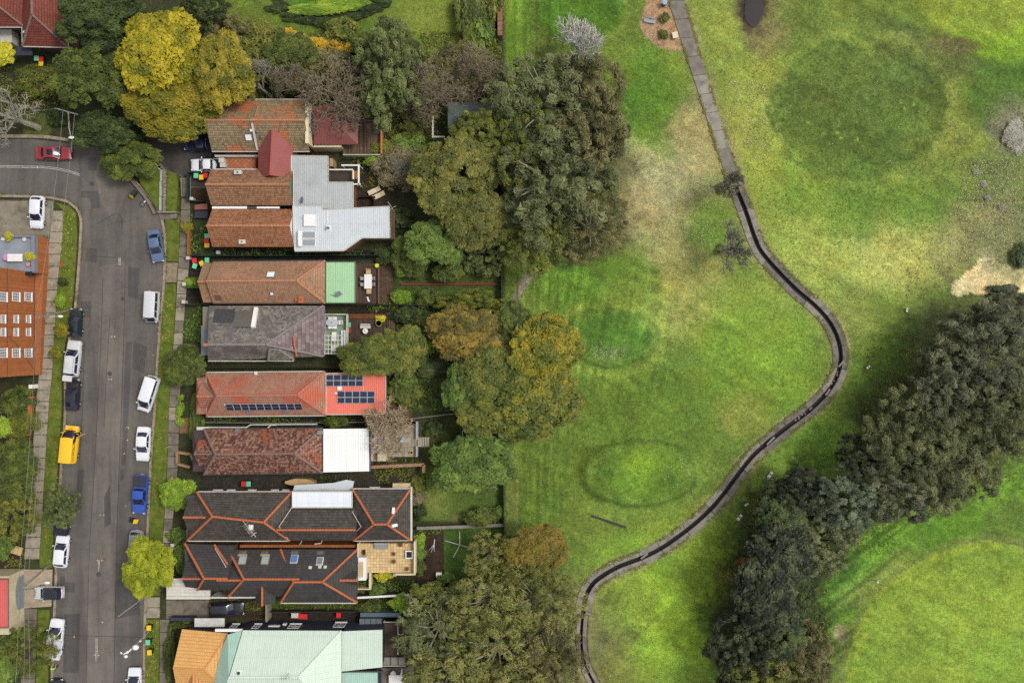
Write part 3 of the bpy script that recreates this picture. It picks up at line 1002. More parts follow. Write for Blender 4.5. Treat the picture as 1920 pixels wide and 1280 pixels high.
for x, y in ((209.5, 631), (215, 631), (204, 711), (209, 711), (188, 965), (194.5, 965), (183, 1050), (191, 1050), (178, 1227), (185, 1227.5), (70, 313), (139, 1193), (192, 1166), (236, 948), (241, 802), (239, 825), (238, 801), (233, 850)):
    MB().lathe(W(x, y), [(.09, .012), (.08, .03), (.04, .045)], 8).build('road_stud', M_YMARK if (int(x) % 2) else M_LINE, mk)

# ------------------------------------------------------------------ golf path of concrete slabs and the open drain
M_PATH = plain('golf path concrete', A(154, 147, 136), .9, .3, .8, 9, dirt=A(104, 98, 94), bump=.2)
M_PATH2 = plain('stained golf path concrete', A(134, 127, 118), .9, .35, .8, 9, dirt=A(98, 92, 84), bump=.2)
slabs('concrete_path', [(1240, -70), (1253, 0), (1275, 70), (1298, 140), (1321, 210), (1343, 275), (1366, 352)],
      [(1268, -70), (1283, 0), (1302, 70), (1324, 140), (1346, 210), (1368, 275), (1393, 346)], 35, 0.10, M_PATH, odd=M_PATH2)
M_DRAIN = plain('drain concrete', A(126, 119, 112), .9, .4, 1.0, 8, dirt=A(86, 78, 70), bump=.25)
M_DRAIN2 = plain('pale drain concrete', A(150, 143, 132), .9, .35, 1.0, 8, dirt=A(104, 96, 86), bump=.25)
M_WET = plain('wet silt channel bed', A(34, 31, 28), .6, .4, 1.2, 8, spec=.2)
dr = bpy.data.objects.new('drainage_channel', None); COL.objects.link(dr); dr.location = W(1576, 660); tag(dr, kind='structure')
D = smooth_line([(q.x, q.y) for q in DRAIN], 3.0)
start = 0; n_ch = 14; i = 0
while i < len(D) - 2:
    j = min(i + n_ch + random.randint(-2, 2), len(D) - 1)
    seg = D[i:j + 1]
    if len(seg) < 3: break
    y_m = seg[0].y; narrow = 0.6 if y_m > 1105 else 1.0
    mm = M_DRAIN2 if (random.random() < .35 or (880 < y_m < 1100)) else M_DRAIN
    short = [seg[0] + (seg[1] - seg[0]) * .15] + seg[1:-1] + [seg[-1] + (seg[-2] - seg[-1]) * .15]
    for sgn in (-1, 1):
        a = offset_line(short, sgn * 4.3 * narrow); b = offset_line(short, sgn * (14.8 if narrow == 1 else 9.5))
        n = len(a); dz = random.uniform(-.01, .015)
        vs = [W(p.x, p.y)[:2] + (.035 + dz,) for p in a] + [W(p.x, p.y)[:2] + (.10 + dz,) for p in b] + [W(p.x, p.y)[:2] + (-.6,) for p in a] + [W(p.x, p.y)[:2] + (-.25,) for p in b]
        fs = []
        for k in range(n - 1):
            fs += [(k, k + 1, n + k + 1, n + k), (2 * n + k, 2 * n + k + 1, k + 1, k), (n + k, n + k + 1, 3 * n + k + 1, 3 * n + k)]
        fs += [(0, n, 3 * n, 2 * n), (n - 1, 2 * n - 1, 4 * n - 1, 3 * n - 1)]
        fix_normals(MB().add(vs, fs).build('apron_slab', mm, dr))
    fix_normals(ribbon(seg, -5, 5, -.7, -.45).build('channel_bed', M_WET, dr))
    i = j
# cross lip, debris in the channel
for (x, y, w) in ((1445, 826, 20), (1208, 1042, 16), (1577, 682, 14), (1552, 735, 14)):
    MB().obox(W(x, y) + Vector((0, 0, .02)), (w / S, .22, .12), random.uniform(.5, 1.2)).build('cross_sill', M_DRAIN2, dr)
for k in range(14):
    q = random.choice([p for p in D if 690 < p.y < 790]); a = random.uniform(0, 3)
    MB().obox(W(q.x + random.uniform(-2, 2), q.y + random.uniform(-2, 2)) + Vector((0, 0, -.38)), (.3 * random.uniform(.4, 1), .22, .14), a).build('silt_lump', M_DRAIN2, dr)
# ------------------------------------------------------------------ trees and shrubs
def crown_mesh(name, seed, n_clump, per, leaf, elong=1.3, cr=(0.13, 0.22), flat=0.7, droop=0.0, lobes=6, ragged=0.0, low=-0.25, spread=.52):
    """foliage crown of unit radius: several overlapping lobes, each covered with leaf clumps"""
    rg = np.random.default_rng(seed)
    L = [(np.array([0, 0, .12]), rg.uniform(.5, .62))]
    a0 = rg.random() * 6.28
    for i in range(lobes):
        a = a0 + 6.283 * i / lobes + rg.uniform(-.35, .35)
        r = rg.uniform(.26, .46); dd = spread * rg.uniform(.85, 1.25)
        L.append((np.array([math.cos(a) * dd, math.sin(a) * dd, rg.uniform(-.25, .22)]), r))
    wts = np.array([r * r for _, r in L]); wts /= wts.sum()
    cs, rs, k = [], [], 0
    while len(cs) < n_clump:
        k += 1
        li = rg.choice(len(L), p=wts); c0, r0 = L[li]
        d = rg.normal(size=3); d /= np.linalg.norm(d)
        if d[2] < low: continue
        rad = r0 * (rg.uniform(.85, 1.05 + ragged) if rg.random() < .85 else rg.uniform(.3, .8))
        c = c0 + d * rad
        r = rg.uniform(*cr)
        if k < n_clump * 14:
            if any(j != li and np.linalg.norm(c - q) < s_ * .72 for j, (q, s_) in enumerate(L)): continue
            if any(np.linalg.norm(c - q) < .40 * (r + s_) for q, s_ in zip(cs, rs)): continue
        cs.append(c); rs.append(r)
    cs = np.array(cs); rs = np.array(rs)
    N = n_clump * per
    ci = np.repeat(np.arange(n_clump), per)
    d = rg.normal(size=(N, 3)); d /= np.linalg.norm(d, axis=1)[:, None]
    d[:, 2] = np.where(d[:, 2] < -.35, -d[:, 2], d[:, 2])
    pos = cs[ci] + d * (rs[ci] * rg.uniform(.55, 1.12 + ragged * .6, N) ** .8)[:, None] * np.array([1, 1, flat])
    nrm = d * .5 + np.array([0, 0, .62]) + rg.normal(size=(N, 3)) * .42
    nrm /= np.linalg.norm(nrm, axis=1)[:, None]
    t = rg.normal(size=(N, 3)) + d * droop * 2.2 - np.array([0, 0, droop])
    t -= nrm * (t * nrm).sum(1)[:, None]
    t /= np.linalg.norm(t, axis=1)[:, None] + 1e-9
    b = np.cross(nrm, t)
    sz = leaf * rg.uniform(.45, 1.0, N) * np.where(rg.random(N) < .15, 1.7, 1.0) * rg.uniform(.75, 1.25, n_clump)[ci]
    a = t * (sz * elong)[:, None]; bb = b * (sz / elong)[:, None]
    v = np.stack([pos - a, pos + bb * .9 - a * .1, pos + a, pos - bb * .9 - a * .1], 1).reshape(-1, 3)
    me = bpy.data.meshes.new(name)
    me.vertices.add(len(v)); me.vertices.foreach_set('co', v.ravel().astype(np.float32))
    me.loops.add(N * 4); me.loops.foreach_set('vertex_index', np.arange(N * 4, dtype=np.int32))
    me.polygons.add(N); me.polygons.foreach_set('loop_start', np.arange(0, N * 4, 4, dtype=np.int32))
    me.polygons.foreach_set('loop_total', np.full(N, 4, np.int32))
    me.update(calc_edges=True)
    tint = np.clip(rg.random(n_clump)[ci] * .62 + rg.random(N) * .42, 0, 1)
    at = me.attributes.new('tint', 'FLOAT', 'FACE')
    at.data.foreach_set('value', tint.astype(np.float32))
    me.materials.append(None)
    return me

CROWN = {
    'round': [crown_mesh('crown', 100 + i, 180, 130, .034, 1.15, (.10, .17), lobes=6) for i in range(3)],
    'broad': [crown_mesh('crown', 200 + i, 150, 170, .036, 1.3, (.10, .20), lobes=7) for i in range(4)],
    'gum': [crown_mesh('crown', 300 + i, 230, 105, .027, 1.7, (.045, .13), lobes=10, ragged=.2, spread=.6, flat=.9) for i in range(4)],
    'airy': [crown_mesh('crown', 350 + i, 190, 62, .027, 1.8, (.05, .14), lobes=10, ragged=.3, spread=.62, flat=.9) for i in range(4)],
    'wisp': [crown_mesh('crown', 400 + i, 230, 105, .027, 2.2, (.045, .13), lobes=10, ragged=.26, droop=.2, spread=.6, flat=.9) for i in range(4)],
    'glossy': [crown_mesh('crown', 500 + i, 110, 110, .052, 1.6, (.12, .22), lobes=6, ragged=.1) for i in range(3)],
    'bush': [crown_mesh('crown', 600 + i, 44, 75, .095, 1.3, (.2, .32), lobes=4, ragged=.1) for i in range(3)],
    'twiggy': [crown_mesh('crown', 700 + i, 80, 60, .05, 2.4, (.14, .3), lobes=5, ragged=.25) for i in range(3)],
}
def pal(name, a, b, c, **k):
    return leaf_mat('foliage ' + name, A(*a), A(*b), A(*c), **k)
P = {
    'dark': pal('dark green', (51, 62, 25), (78, 92, 36), (119, 128, 49)),
    'deep': pal('deep green', (30, 42, 20), (54, 70, 32), (98, 112, 54)),
    'black': pal('near black green', (20, 27, 15), (38, 47, 25), (96, 104, 68)),
    'yellow': pal('autumn mustard', (92, 106, 28), (158, 148, 30), (206, 186, 44), trans=.2),
    'gold': pal('autumn gold', (76, 90, 28), (132, 126, 36), (178, 158, 46), trans=.2),
    'olive': pal('olive yellow', (62, 72, 32), (98, 104, 44), (138, 132, 58)),
    'oliveg': pal('olive green', (63, 76, 31), (100, 110, 43), (143, 141, 58)),
    'gumgrey': pal('grey olive', (60, 66, 36), (96, 104, 60), (142, 146, 96)),
    'gumbrown': pal('brown olive', (62, 62, 36), (100, 98, 56), (146, 136, 86)),
    'gumlow': pal('khaki green', (74, 82, 38), (120, 124, 60), (164, 160, 90)),
    'greyg': pal('grey green', (61, 72, 39), (97, 109, 58), (140, 149, 86)),
    'cas': pal('she-oak grey green', (42, 47, 29), (80, 86, 58), (136, 138, 102)),
    'cas2': pal('she-oak olive', (44, 52, 27), (86, 93, 52), (144, 145, 94)),
    'silver': pal('silver green', (54, 66, 46), (86, 98, 72), (132, 142, 112)),
    'lime': pal('lime', (107, 124, 25), (150, 160, 34), (189, 192, 51), trans=.25),
    'mid': pal('mid green', (57, 82, 33), (93, 118, 47), (136, 157, 65)),
    'bright': pal('bright green', (82, 111, 29), (122, 155, 43), (168, 189, 63)),
    'rust': pal('rusty brown', (97, 71, 45), (136, 99, 61), (163, 127, 79)),
    'orange': pal('orange autumn', (86, 88, 34), (121, 110, 39), (154, 126, 44), trans=.2),
    'autumn': pal('yellow green autumn', (58, 74, 28), (98, 110, 42), (154, 146, 48), trans=.2),
    'dryg': pal('dry grey', (93, 85, 61), (128, 118, 86), (160, 148, 110)),
    'pale': pal('bleached straw', (136, 134, 118), (170, 167, 150), (204, 200, 184)),
    'ygreen': pal('turning yellow green', (68, 86, 28), (122, 126, 38), (190, 168, 44), trans=.2),
    'rusty': pal('rusty gold', (70, 76, 32), (118, 106, 46), (170, 142, 52), trans=.2),
    'flower': pal('golden flower', (163, 129, 33), (213, 171, 45), (235, 204, 63)),
    'ylime': pal('yellow lime', (154, 156, 34), (203, 198, 49), (235, 223, 73)),
}
M_BARK = plain('bark', A(92, 80, 66), .95, .4, 3.0, 12, bump=.4)
M_BARK_P = plain('pale grey bark', A(154, 149, 132), .95, .3, 3.0, 12, bump=.3)
M_BARK_W = plain('bleached dead wood', A(216, 213, 203), .95, .2, 3.0, 12)
M_BARK_B = plain('brown grey twigs', A(132, 120, 100), .95, .3, 3.0, 12)
M_BARK_C = plain('cream bare twigs', A(184, 164, 132), .95, .3, 3.0, 12)

def limbs(base, top_z, Rr, bark, root, rg, n=5, trunk_r=None):
    tr = trunk_r or max(.06, Rr * .045)
    m = MB()
    b = Vector((0, 0, 0))
    fork = Vector((rg.uniform(-.2, .2) * Rr * .3, rg.uniform(-.2, .2) * Rr * .3, top_z * .45))
    m.tube([b + Vector((0, 0, -.2)), b + fork * .5, fork], [tr * 1.35, tr, tr * .85], 8)
    for k in range(n):
        a = 6.283 * k / n + rg.uniform(-.4, .4)
        e = Vector((math.cos(a) * Rr * .62, math.sin(a) * Rr * .62, top_z * rg.uniform(.7, .92)))
        mid = fork.lerp(e, .5) + Vector((0, 0, .08 * top_z))
        m.tube([fork - Vector((0, 0, tr)), mid, e], [tr * .6, tr * .4, tr * .12], 6)
    return m.build('trunk', bark, root, local=True, smooth=True)

TREE_N = [0]
def tree(px, py, rx, style, palette, label, ry=None, h=None, name='tree', cat='tree', bark=None, group=None, squash=.56):
    TREE_N[0] += 1
    rg = random.Random(1000 + TREE_N[0])
    ry = ry or rx
    Rx, Ry = rx / S * 1.1, ry / S * 1.1
    Rm = (Rx + Ry) / 2
    top = h or (Rm * 1.55 + 1.2)
    Rz = min(Rm * (squash if style not in ('gum', 'wisp', 'airy') else .8), top * .66)
    zc = top - Rz * .98
    c = W(px, py, zc + Rz * .35)
    Rx *= 1 - (zc + Rz * .2) / H; Ry *= 1 - (zc + Rz * .2) / H
    gz = ground_z(960 + c.x * S, 640 - c.y * S) if c.x * S + 960 > 955 else 0.0
    gz = max(gz, -.2)
    root = thing(name, label, cat, (c.x, c.y, gz), 0, group)
    meshes = CROWN[style]
    o = bpy.data.objects.new('crown', meshes[TREE_N[0] % len(meshes)])
    COL.objects.link(o)
    o.parent = root
    o.location = (0, 0, zc)
    o.rotation_euler = (0, 0, rg.choice((0, 1, 2, 3)) * math.pi / 2 + rg.uniform(-.25, .25)) if abs(Rx - Ry) < .15 * Rm else (0, 0, rg.choice((0, math.pi)) + rg.uniform(-.15, .15))
    o.scale = (Rx, Ry, Rz)
    o.material_slots[0].link = 'OBJECT'
    o.material_slots[0].material = P[palette]
    limbs(None, top - Rz * (.25 if style in ('gum', 'wisp', 'airy') else .4), Rm * (1.05 if style in ('gum', 'wisp', 'airy') else .8), bark or M_BARK, root, rg, 11 if style in ('gum', 'wisp', 'airy') and Rm > 3 else 5)
    return root

def bush(px, py, rx, palette, label, ry=None, h=None, style='bush', name='shrub', group=None):
    return tree(px, py, rx, style, palette, label, ry, h or max(.5, rx / S * 1.15 + .25), name, 'shrub', group=group, squash=.8)

def bare_tree(bx, by, rad, h, label, bark, seed, depth=5, lean=(0, 0), name='bare_tree', spread=.85, kids=4, thick=1.0, gold=None):
    """leafless tree: trunk base at pixel (bx, by); limbs fork five times"""
    rg = random.Random(seed)
    base = W(bx, by)
    base.z = max(ground_z(bx, by), 0) if bx > 955 else 0
    root = thing(name, label, 'tree', base)
    trunk = MB(); twigs = MB()
    def grow(p, d, L, r, lev):
        m = trunk if lev <= 1 else twigs
        pts = [p]; q = p.copy(); dd = d.copy()
        ns = 3 if lev < 3 else 2
        for i in range(ns):
            dd = (dd + Vector((rg.gauss(0, .16), rg.gauss(0, .16), rg.gauss(0, .08) + .06))).normalized()
            q = q + dd * (L / ns)
            pts.append(q.copy())
        r1 = max(.014 * thick, r * .55)
        m.tube(pts, [r + (r1 - r) * i / ns for i in range(ns + 1)], 6 if lev < 2 else (4 if lev < 4 else 3), cap=False)
        if lev >= depth: return
        nk = kids + (1 if rg.random() < .4 else 0)
        a0 = rg.uniform(0, 6.28)
        for k in range(nk):
            a = a0 + 6.283 * k / nk + rg.uniform(-.5, .5)
            sp = spread * rg.uniform(.55, 1.15)
            side = Vector((math.cos(a), math.sin(a), 0))
            nd = (dd * math.cos(sp) + (side - dd * side.dot(dd)).normalized() * math.sin(sp) + Vector((0, 0, .12))).normalized()
            t = rg.uniform(.55, 1.0)
            st = pts[0].lerp(pts[-1], t) if t < .95 else pts[-1]
            i = min(int(t * ns), ns - 1); st = pts[i].lerp(pts[i + 1], t * ns - i)
            grow(st, nd, L * rg.uniform(.58, .78), max(.012 * thick, r * .55), lev + 1)
    d0 = Vector((lean[0], lean[1], 1)).normalized()
    L0 = h * .34
    grow(Vector((0, 0, -.1)), d0, L0, max(.08, h * .022) * thick, 0)
    trunk.build('trunk', bark, root, local=True, smooth=True)
    # scale the twigs to the wanted spread
    ext = max(1e-3, np.percentile([math.hypot(v[0], v[1]) for v in twigs.v], 97))
    twigs.build('crown', bark, root, local=True)
    k = min(2.0, (rad / S) / ext)
    for ch in root.children:
        ch.scale = (k, k, h / max(1e-3, max(v[2] for v in twigs.v)))
    return root

# ---- north-west corner
tree(185, 28, 84, 'round', 'deep', 'dense dark green tree at the top left beside the red tiled roof', ry=52, h=10)
tree(160, 135, 60, 'round', 'dark', 'round dark green tree between the bare tree and the yellow tree', ry=68, h=9)
tree(186, 243, 58, 'round', 'deep', 'low dark green tree overhanging the street beside the lamp pole', ry=34, h=6)
tree(283, 98, 82, 'broad', 'yellow', 'largest bright yellow autumn tree at the top left', ry=76, h=11)
tree(405, 132, 54, 'broad', 'gold', 'golden autumn tree touching the northernmost tiled roof', ry=72, h=10)
tree(312, 190, 88, 'broad', 'gold', 'golden green autumn tree above the navy pickup', ry=60, h=8.5)
tree(330, 232, 60, 'broad', 'autumn', 'yellow green tree crown hanging over the lane beside the navy pickup', ry=26, h=6.5)
tree(243, 298, 46, 'glossy', 'dark', 'small green street tree on the island lawn by the lane', ry=34, h=4.5)
bare_tree(72, 240, 84, 7, 'leafless grey street tree on the grass strip at the far left', M_BARK_P, 5, 5, (.12, .3), thick=1.7, kids=3)
tree(5, 100, 20, 'glossy', 'ylime', 'yellow green palm-like shrub at the left edge below the red roof', h=3.5, name='shrub', cat='shrub')
tree(78, 150, 46, 'twiggy', 'oliveg', 'dull green thicket behind the leafless street tree', ry=30, h=2.6, name='shrub', cat='shrub')
tree(375, 20, 40, 'wisp', 'deep', 'dark conifer beside the lawn at the top', h=7)
tree(415, 60, 44, 'gum', 'gumbrown', 'brownish thin tree behind the golden autumn tree', ry=36, h=6)
tree(470, 85, 60, 'twiggy', 'oliveg', 'scrubby grey green thicket below the top lawn', ry=50, h=4, name='shrub', cat='shrub')
tree(450, 135, 34, 'gum', 'olive', 'olive twiggy tree squeezed beside the golden autumn tree', ry=46, h=5.5)
tree(540, 95, 46, 'broad', 'dark', 'dark green shrub behind the yellow flowering bushes', ry=36, h=4.5, name='shrub', cat='shrub')
bare_tree(508, 182, 62, 7.5, 'leafless grey tree behind the left end of the northern tiled roof', M_BARK_P, 12, 6, (-.1, .2), thick=1.5, kids=3)
bare_tree(632, 190, 78, 8, 'broad leafless tree behind the maroon roof', M_BARK_B, 23, 6, (-.15, .25), thick=1.5, kids=3)
bare_tree(580, 186, 58, 7, 'brown leafless tree between two grey ones behind the tiled roof', M_BARK_B, 27, 6, (-.1, .25), thick=1.5, kids=3)
tree(590, 130, 66, 'twiggy', 'gumbrown', 'brown undergrowth below the leafless trees north of the tiled roof', ry=46, h=2.5, name='shrub', cat='shrub')
tree(728, 130, 60, 'gum', 'greyg', 'tall grey green tree between the leafless trees north of the deck', ry=80, h=9.5)
bare_tree(850, 195, 82, 8, 'leafless brown tree above the grey green shed', M_BARK_B, 33, 6, (-.05, .25), thick=1.5, kids=3)
bare_tree(905, 165, 55, 7, 'leafless reddish tree against the boundary north of the shed', M_BARK_B, 41, 6, (0, .2), thick=1.5, kids=3)
tree(860, 135, 62, 'twiggy', 'gumbrown', 'tangled brown undergrowth beneath the leafless trees by the shed', ry=54, h=2.5, name='shrub', cat='shrub')
for i, (x, y) in enumerate(((540, 66), (562, 74), (583, 80), (604, 84), (628, 82), (658, 88))):
    w = ('first', 'second', 'third', 'fourth', 'fifth', 'sixth')[i]
    bush(x, y, 13, 'flower', '%s golden flowering bush from the left in the row below the top lawn' % w, 11, 1.8, group='golden bushes below the lawn')
bush(880, 20, 26, 'dark', 'dark green hedge shrub at the top beside the brick boundary wall', 44, 2.6)
bush(905, 55, 24, 'mid', 'mid green shrub at the corner of the top lawn', 34, 2.2)
bush(925, 15, 16, 'oliveg', 'olive hedge shrub pressed against the top of the brick wall', 40, 2.4)
# hedge around the oval lawn
for i, (x, y) in enumerate(((520, 14), (545, 30), (575, 38), (606, 42), (638, 38), (668, 30), (694, 18), (712, 4))):
    w = ('leftmost', 'second', 'third', 'fourth', 'fifth', 'sixth', 'seventh', 'rightmost')[i]
    bush(x, y, 18, 'deep', '%s clump of the low hedge curving below the oval lawn' % w, 8, .7, group='hedge clumps of the oval lawn')
bush(620, 12, 60, 'bright', 'leafy green planting inside the oval bed at the top', 16, .8)
# ---- back gardens
tree(862, 325, 84, 'broad', 'olive', 'large olive brown tree behind the grey metal roof', ry=78, h=9)
tree(893, 405, 62, 'broad', 'olive', 'olive yellow tree just south of the large olive brown tree', ry=58, h=8)
tree(905, 255, 52, 'gum', 'oliveg', 'light olive tree overhanging the grey green shed', ry=44, h=8)
tree(815, 455, 58, 'round', 'mid', 'fresh green tree east of the pale grey metal roof', ry=44, h=6.5)
tree(770, 480, 38, 'broad', 'dark', 'darker green shrub on the lawn beside the timber deck', ry=36, h=3.5)
tree(905, 478, 40, 'gum', 'greyg', 'grey green shrub against the boundary fence above the red edging', ry=34, h=3.5)
tree(748, 314, 40, 'twiggy', 'dryg', 'grey dried bush beside the white balcony', ry=40, h=2.8, name='shrub', cat='shrub')
bare_tree(745, 330, 38, 4.5, 'small leafless tree above the two sun loungers', M_BARK_P, 51, 4, (.1, .1))
bush(765, 275, 30, 'mid', 'green bush between the timber deck and the garden plot', 24, 1.8)
bush(700, 300, 14, 'bright', 'small green potted palm beside the white balcony', 12, 1.8)
tree(708, 668, 66, 'glossy', 'oliveg', 'dense olive green tree south of the round white table', ry=38, h=6.5)
tree(750, 654, 38, 'glossy', 'oliveg', 'leafier green eastern half of the tree by the round white table', ry=40, h=6.5)
tree(866, 622, 74, 'broad', 'rusty', 'yellow brown tree at the end of the grey slate house garden', ry=54, h=8)
tree(880, 580, 60, 'gum', 'autumn', 'thin yellow twigged tree on the lawn south of the red edging', ry=30, h=5.5)
tree(1020, 658, 70, 'broad', 'ygreen', 'brightest yellow green tree leaning over the golf turf', ry=62, h=9.5)
tree(990, 748, 92, 'broad', 'autumn', 'broad yellow olive tree on the golf boundary', ry=70, h=9)
tree(962, 600, 40, 'broad', 'dark', 'dark green tree beside the pale dirt track', ry=36, h=6.5)
tree(868, 725, 40, 'broad', 'mid', 'bluish green tree behind the red roofed house', ry=48, h=7)
tree(925, 700, 62, 'broad', 'oliveg', 'olive green tree between the yellow tree and the bluish green tree', ry=58, h=8)
tree(905, 775, 46, 'broad', 'oliveg', 'green brown tree overhanging the fenced lower lawn', ry=40, h=7)
bush(962, 806, 10, 'yellow', 'small bright yellow bush at the foot of the broad boundary tree', 12, 1.2)
bush(800, 690, 34, 'deep', 'dark shrub in the shade south of the olive green tree', 20, 1.6)
bush(760, 735, 26, 'oliveg', 'brownish green bush beyond the salmon metal roof', 22, 1.6)
bush(790, 600, 26, 'dark', 'dark green bush on the lawn below the white bench', 16, 1.4)
bush(626, 790, 20, 'dark', 'round dark bush between the salmon roof and the white roof', 14, 2.4)
bare_tree(757, 806, 66, 6.5, 'pale leafless tree beside the stone terrace', M_BARK_C, 61, 6, (0, .25), thick=1.5, kids=3)
tree(884, 872, 66, 'glossy', 'mid', 'glossy green tree on the lawn beside the boundary', ry=54, h=6)
bush(815, 806, 16, 'deep', 'dark round shrub on the fenced lower lawn', 14, 1.4)
bush(836, 850, 20, 'deep', 'dark shrub at the foot of the glossy green tree', 18, 1.5)
bush(735, 785, 12, 'deep', 'small shrub against the fence by the pale leafless tree', 9, 1.2)
for i, (x, y, r, c) in enumerate(((783, 910, 12, 'oliveg'), (784, 935, 11, 'dryg'), (787, 960, 10, 'deep'))):
    bush(x, y, r, c, ('north', 'middle', 'south')[i] + 'ernmost shrub of the bed east of the dark hipped roof' if i != 1 else 'middle shrub of the bed east of the dark hipped roof', 14, 1.2, group='bed east of the dark roof')
for i, (x, y) in enumerate(((785, 1015), (786, 1040), (787, 1062))):
    bush(x, y, 10, ('bright', 'mid', 'dark')[i], ('upper', 'middle', 'lower')[i] + ' green bush beside the cream tiled terrace', 14, 1.6, group='bushes beside the terrace')
# ---- south side, olive gums
tree(1003, 1030, 54, 'broad', 'orange', 'orange tipped tree at the golf boundary above the drain end', ry=46, h=8)
tree(922, 1045, 52, 'airy', 'gumlow', 'thin khaki tree over the small square lawn', ry=38, h=7, bark=M_BARK_P)
tree(985, 1075, 52, 'airy', 'olive', 'yellowish gum below the orange tipped tree', ry=38, h=8)
tree(815, 1130, 52, 'gum', 'oliveg', 'green gum beside the white capped garden wall', ry=30, h=6)
tree(825, 1190, 74, 'airy', 'gumgrey', 'greyish gum beside the mint roofed house deck', ry=62, h=9, bark=M_BARK_P)
tree(915, 1140, 78, 'airy', 'gumlow', 'khaki gum below the white capped garden wall', ry=56, h=9.5, bark=M_BARK_P)
tree(1008, 1135, 70, 'airy', 'gumlow', 'khaki gum overhanging the end of the open drain', ry=66, h=9.5, bark=M_BARK_P)
tree(935, 1225, 90, 'airy', 'gumlow', 'large khaki gum in the middle of the bottom grove', ry=70, h=11, bark=M_BARK_P)
tree(845, 1265, 74, 'airy', 'gumlow', 'khaki gum at the bottom edge beside the grey pergola', ry=50, h=9, bark=M_BARK_P)
tree(1028, 1238, 70, 'airy', 'gumbrown', 'brownish gum over the lower bend of the drain', ry=62, h=10, bark=M_BARK_P)
tree(975, 1290, 76, 'airy', 'gumlow', 'khaki gum cut by the bottom edge of the picture', ry=40, h=9, bark=M_BARK_P)
bush(752, 1130, 20, 'bright', 'bright green bush between the navy wall and the gums', 14, 2.4)
# ---- big grey gums on the golf boundary
tree(1035, 190, 92, 'gum', 'gumgrey', 'grey olive gum at the north end of the boundary grove', ry=96, h=11, bark=M_BARK_P)
tree(1108, 212, 66, 'gum', 'gumbrown', 'brown tinged gum closest to the concrete path', ry=84, h=11, bark=M_BARK_P)
tree(1045, 330, 104, 'gum', 'gumgrey', 'largest grey olive gum in the middle of the boundary grove', ry=96, h=12.5, bark=M_BARK_P)
tree(1010, 430, 66, 'airy', 'oliveg', 'greener gum at the south west of the boundary grove', ry=58, h=8.5, bark=M_BARK_P)
tree(1105, 420, 64, 'airy', 'gumbrown', 'low brownish gum at the south east of the boundary grove', ry=52, h=7, bark=M_BARK_P)
tree(995, 270, 58, 'gum', 'oliveg', 'olive gum between the shed and the boundary grove', ry=70, h=9.5, bark=M_BARK_P)
bare_tree(1084, 150, 78, 10, 'bleached dead branches rising from the boundary grove', M_BARK_W, 71, 4, (.1, .5), name='dead_tree', thick=1.9, kids=5)
bare_tree(1350, 356, 30, 6.5, 'leafless tree at the end of the concrete path', M_BARK_P, 81, 5, (.3, -.1), spread=.5, kids=4, thick=1.2)
bare_tree(1345, 468, 46, 8.5, 'leafless tree leaning over the open drain', M_BARK_P, 87, 5, (.38, -.2), spread=.42, kids=4, thick=1.2)
bush(1353, 352, 8, 'mid', 'green tuft at the foot of the leafless tree by the path', 10, .9)
bush(1352, 468, 8, 'oliveg', 'dark tuft at the foot of the leafless tree by the drain', 9, .9)
bush(1247, 33, 8, 'oliveg', 'upper dark grass clump in the mulch bed', 8, .8)
bush(1244, 65, 8, 'oliveg', 'lower dark grass clump in the mulch bed', 8, .8)
# ---- eastern she-oak belt
tree(1893, 600, 56, 'wisp', 'cas', 'she-oak just below the sand patch', ry=44, h=9, bark=M_BARK_P)
tree(1855, 665, 84, 'wisp', 'cas', 'broad grey she-oak at the north of the eastern belt', ry=74, h=12, bark=M_BARK_P)
tree(1788, 722, 58, 'wisp', 'cas', 'grey brown she-oak nearest the drain bend', ry=72, h=11, bark=M_BARK_P)
tree(1880, 770, 78, 'wisp', 'cas2', 'olive she-oak at the right edge of the eastern belt', ry=66, h=11.5, bark=M_BARK_P)
tree(1716, 815, 68, 'wisp', 'cas2', 'olive grey she-oak in the middle of the eastern belt', ry=64, h=11, bark=M_BARK_P)
tree(1785, 875, 76, 'wisp', 'cas2', 'she-oak bordering the bright rough at the lower right', ry=72, h=11, bark=M_BARK_P)
tree(1700, 925, 74, 'wisp', 'cas', 'brown grey she-oak above the bright rough', ry=56, h=10, bark=M_BARK_P)
tree(1612, 862, 40, 'gum', 'black', 'dark tree at the tip of the eastern belt facing the drain', ry=34, h=8)
tree(1500, 932, 58, 'gum', 'black', 'near black tree beside the two white markers', ry=40, h=8.5)
tree(1590, 950, 62, 'gum', 'silver', 'silvery green tree among the dark ones', ry=46, h=9)
tree(1470, 970, 52, 'round', 'deep', 'very dark round tree at the western edge of the belt', ry=44, h=8)
tree(1545, 1020, 62, 'gum', 'gumgrey', 'dull grey tree behind the silvery green tree', ry=48, h=8)
tree(1470, 1045, 60, 'glossy', 'black', 'glossy near black tree above the rusty bush', ry=52, h=9)
tree(1440, 1120, 66, 'glossy', 'black', 'glossy dark tree in the middle of the lower belt', ry=60, h=9.5)
tree(1480, 1120, 46, 'gum', 'deep', 'dark green tree next to the pale rough strip', ry=50, h=8)
tree(1412, 1205, 58, 'gum', 'black', 'blackish tree at the left of the lower belt', ry=62, h=9.5)
tree(1470, 1190, 50, 'broad', 'deep', 'deep green tree between the blackish and the brownish trees', ry=46, h=8.5)
tree(1510, 1232, 56, 'gum', 'gumbrown', 'brownish tree at the bottom right of the lower belt', ry=50, h=8)
tree(1440, 1270, 74, 'gum', 'oliveg', 'olive dark tree cut by the bottom edge beside the golf turf', ry=50, h=9)
tree(1380, 1268, 34, 'gum', 'black', 'narrow blackish tree at the bottom left of the lower belt', ry=46, h=8)
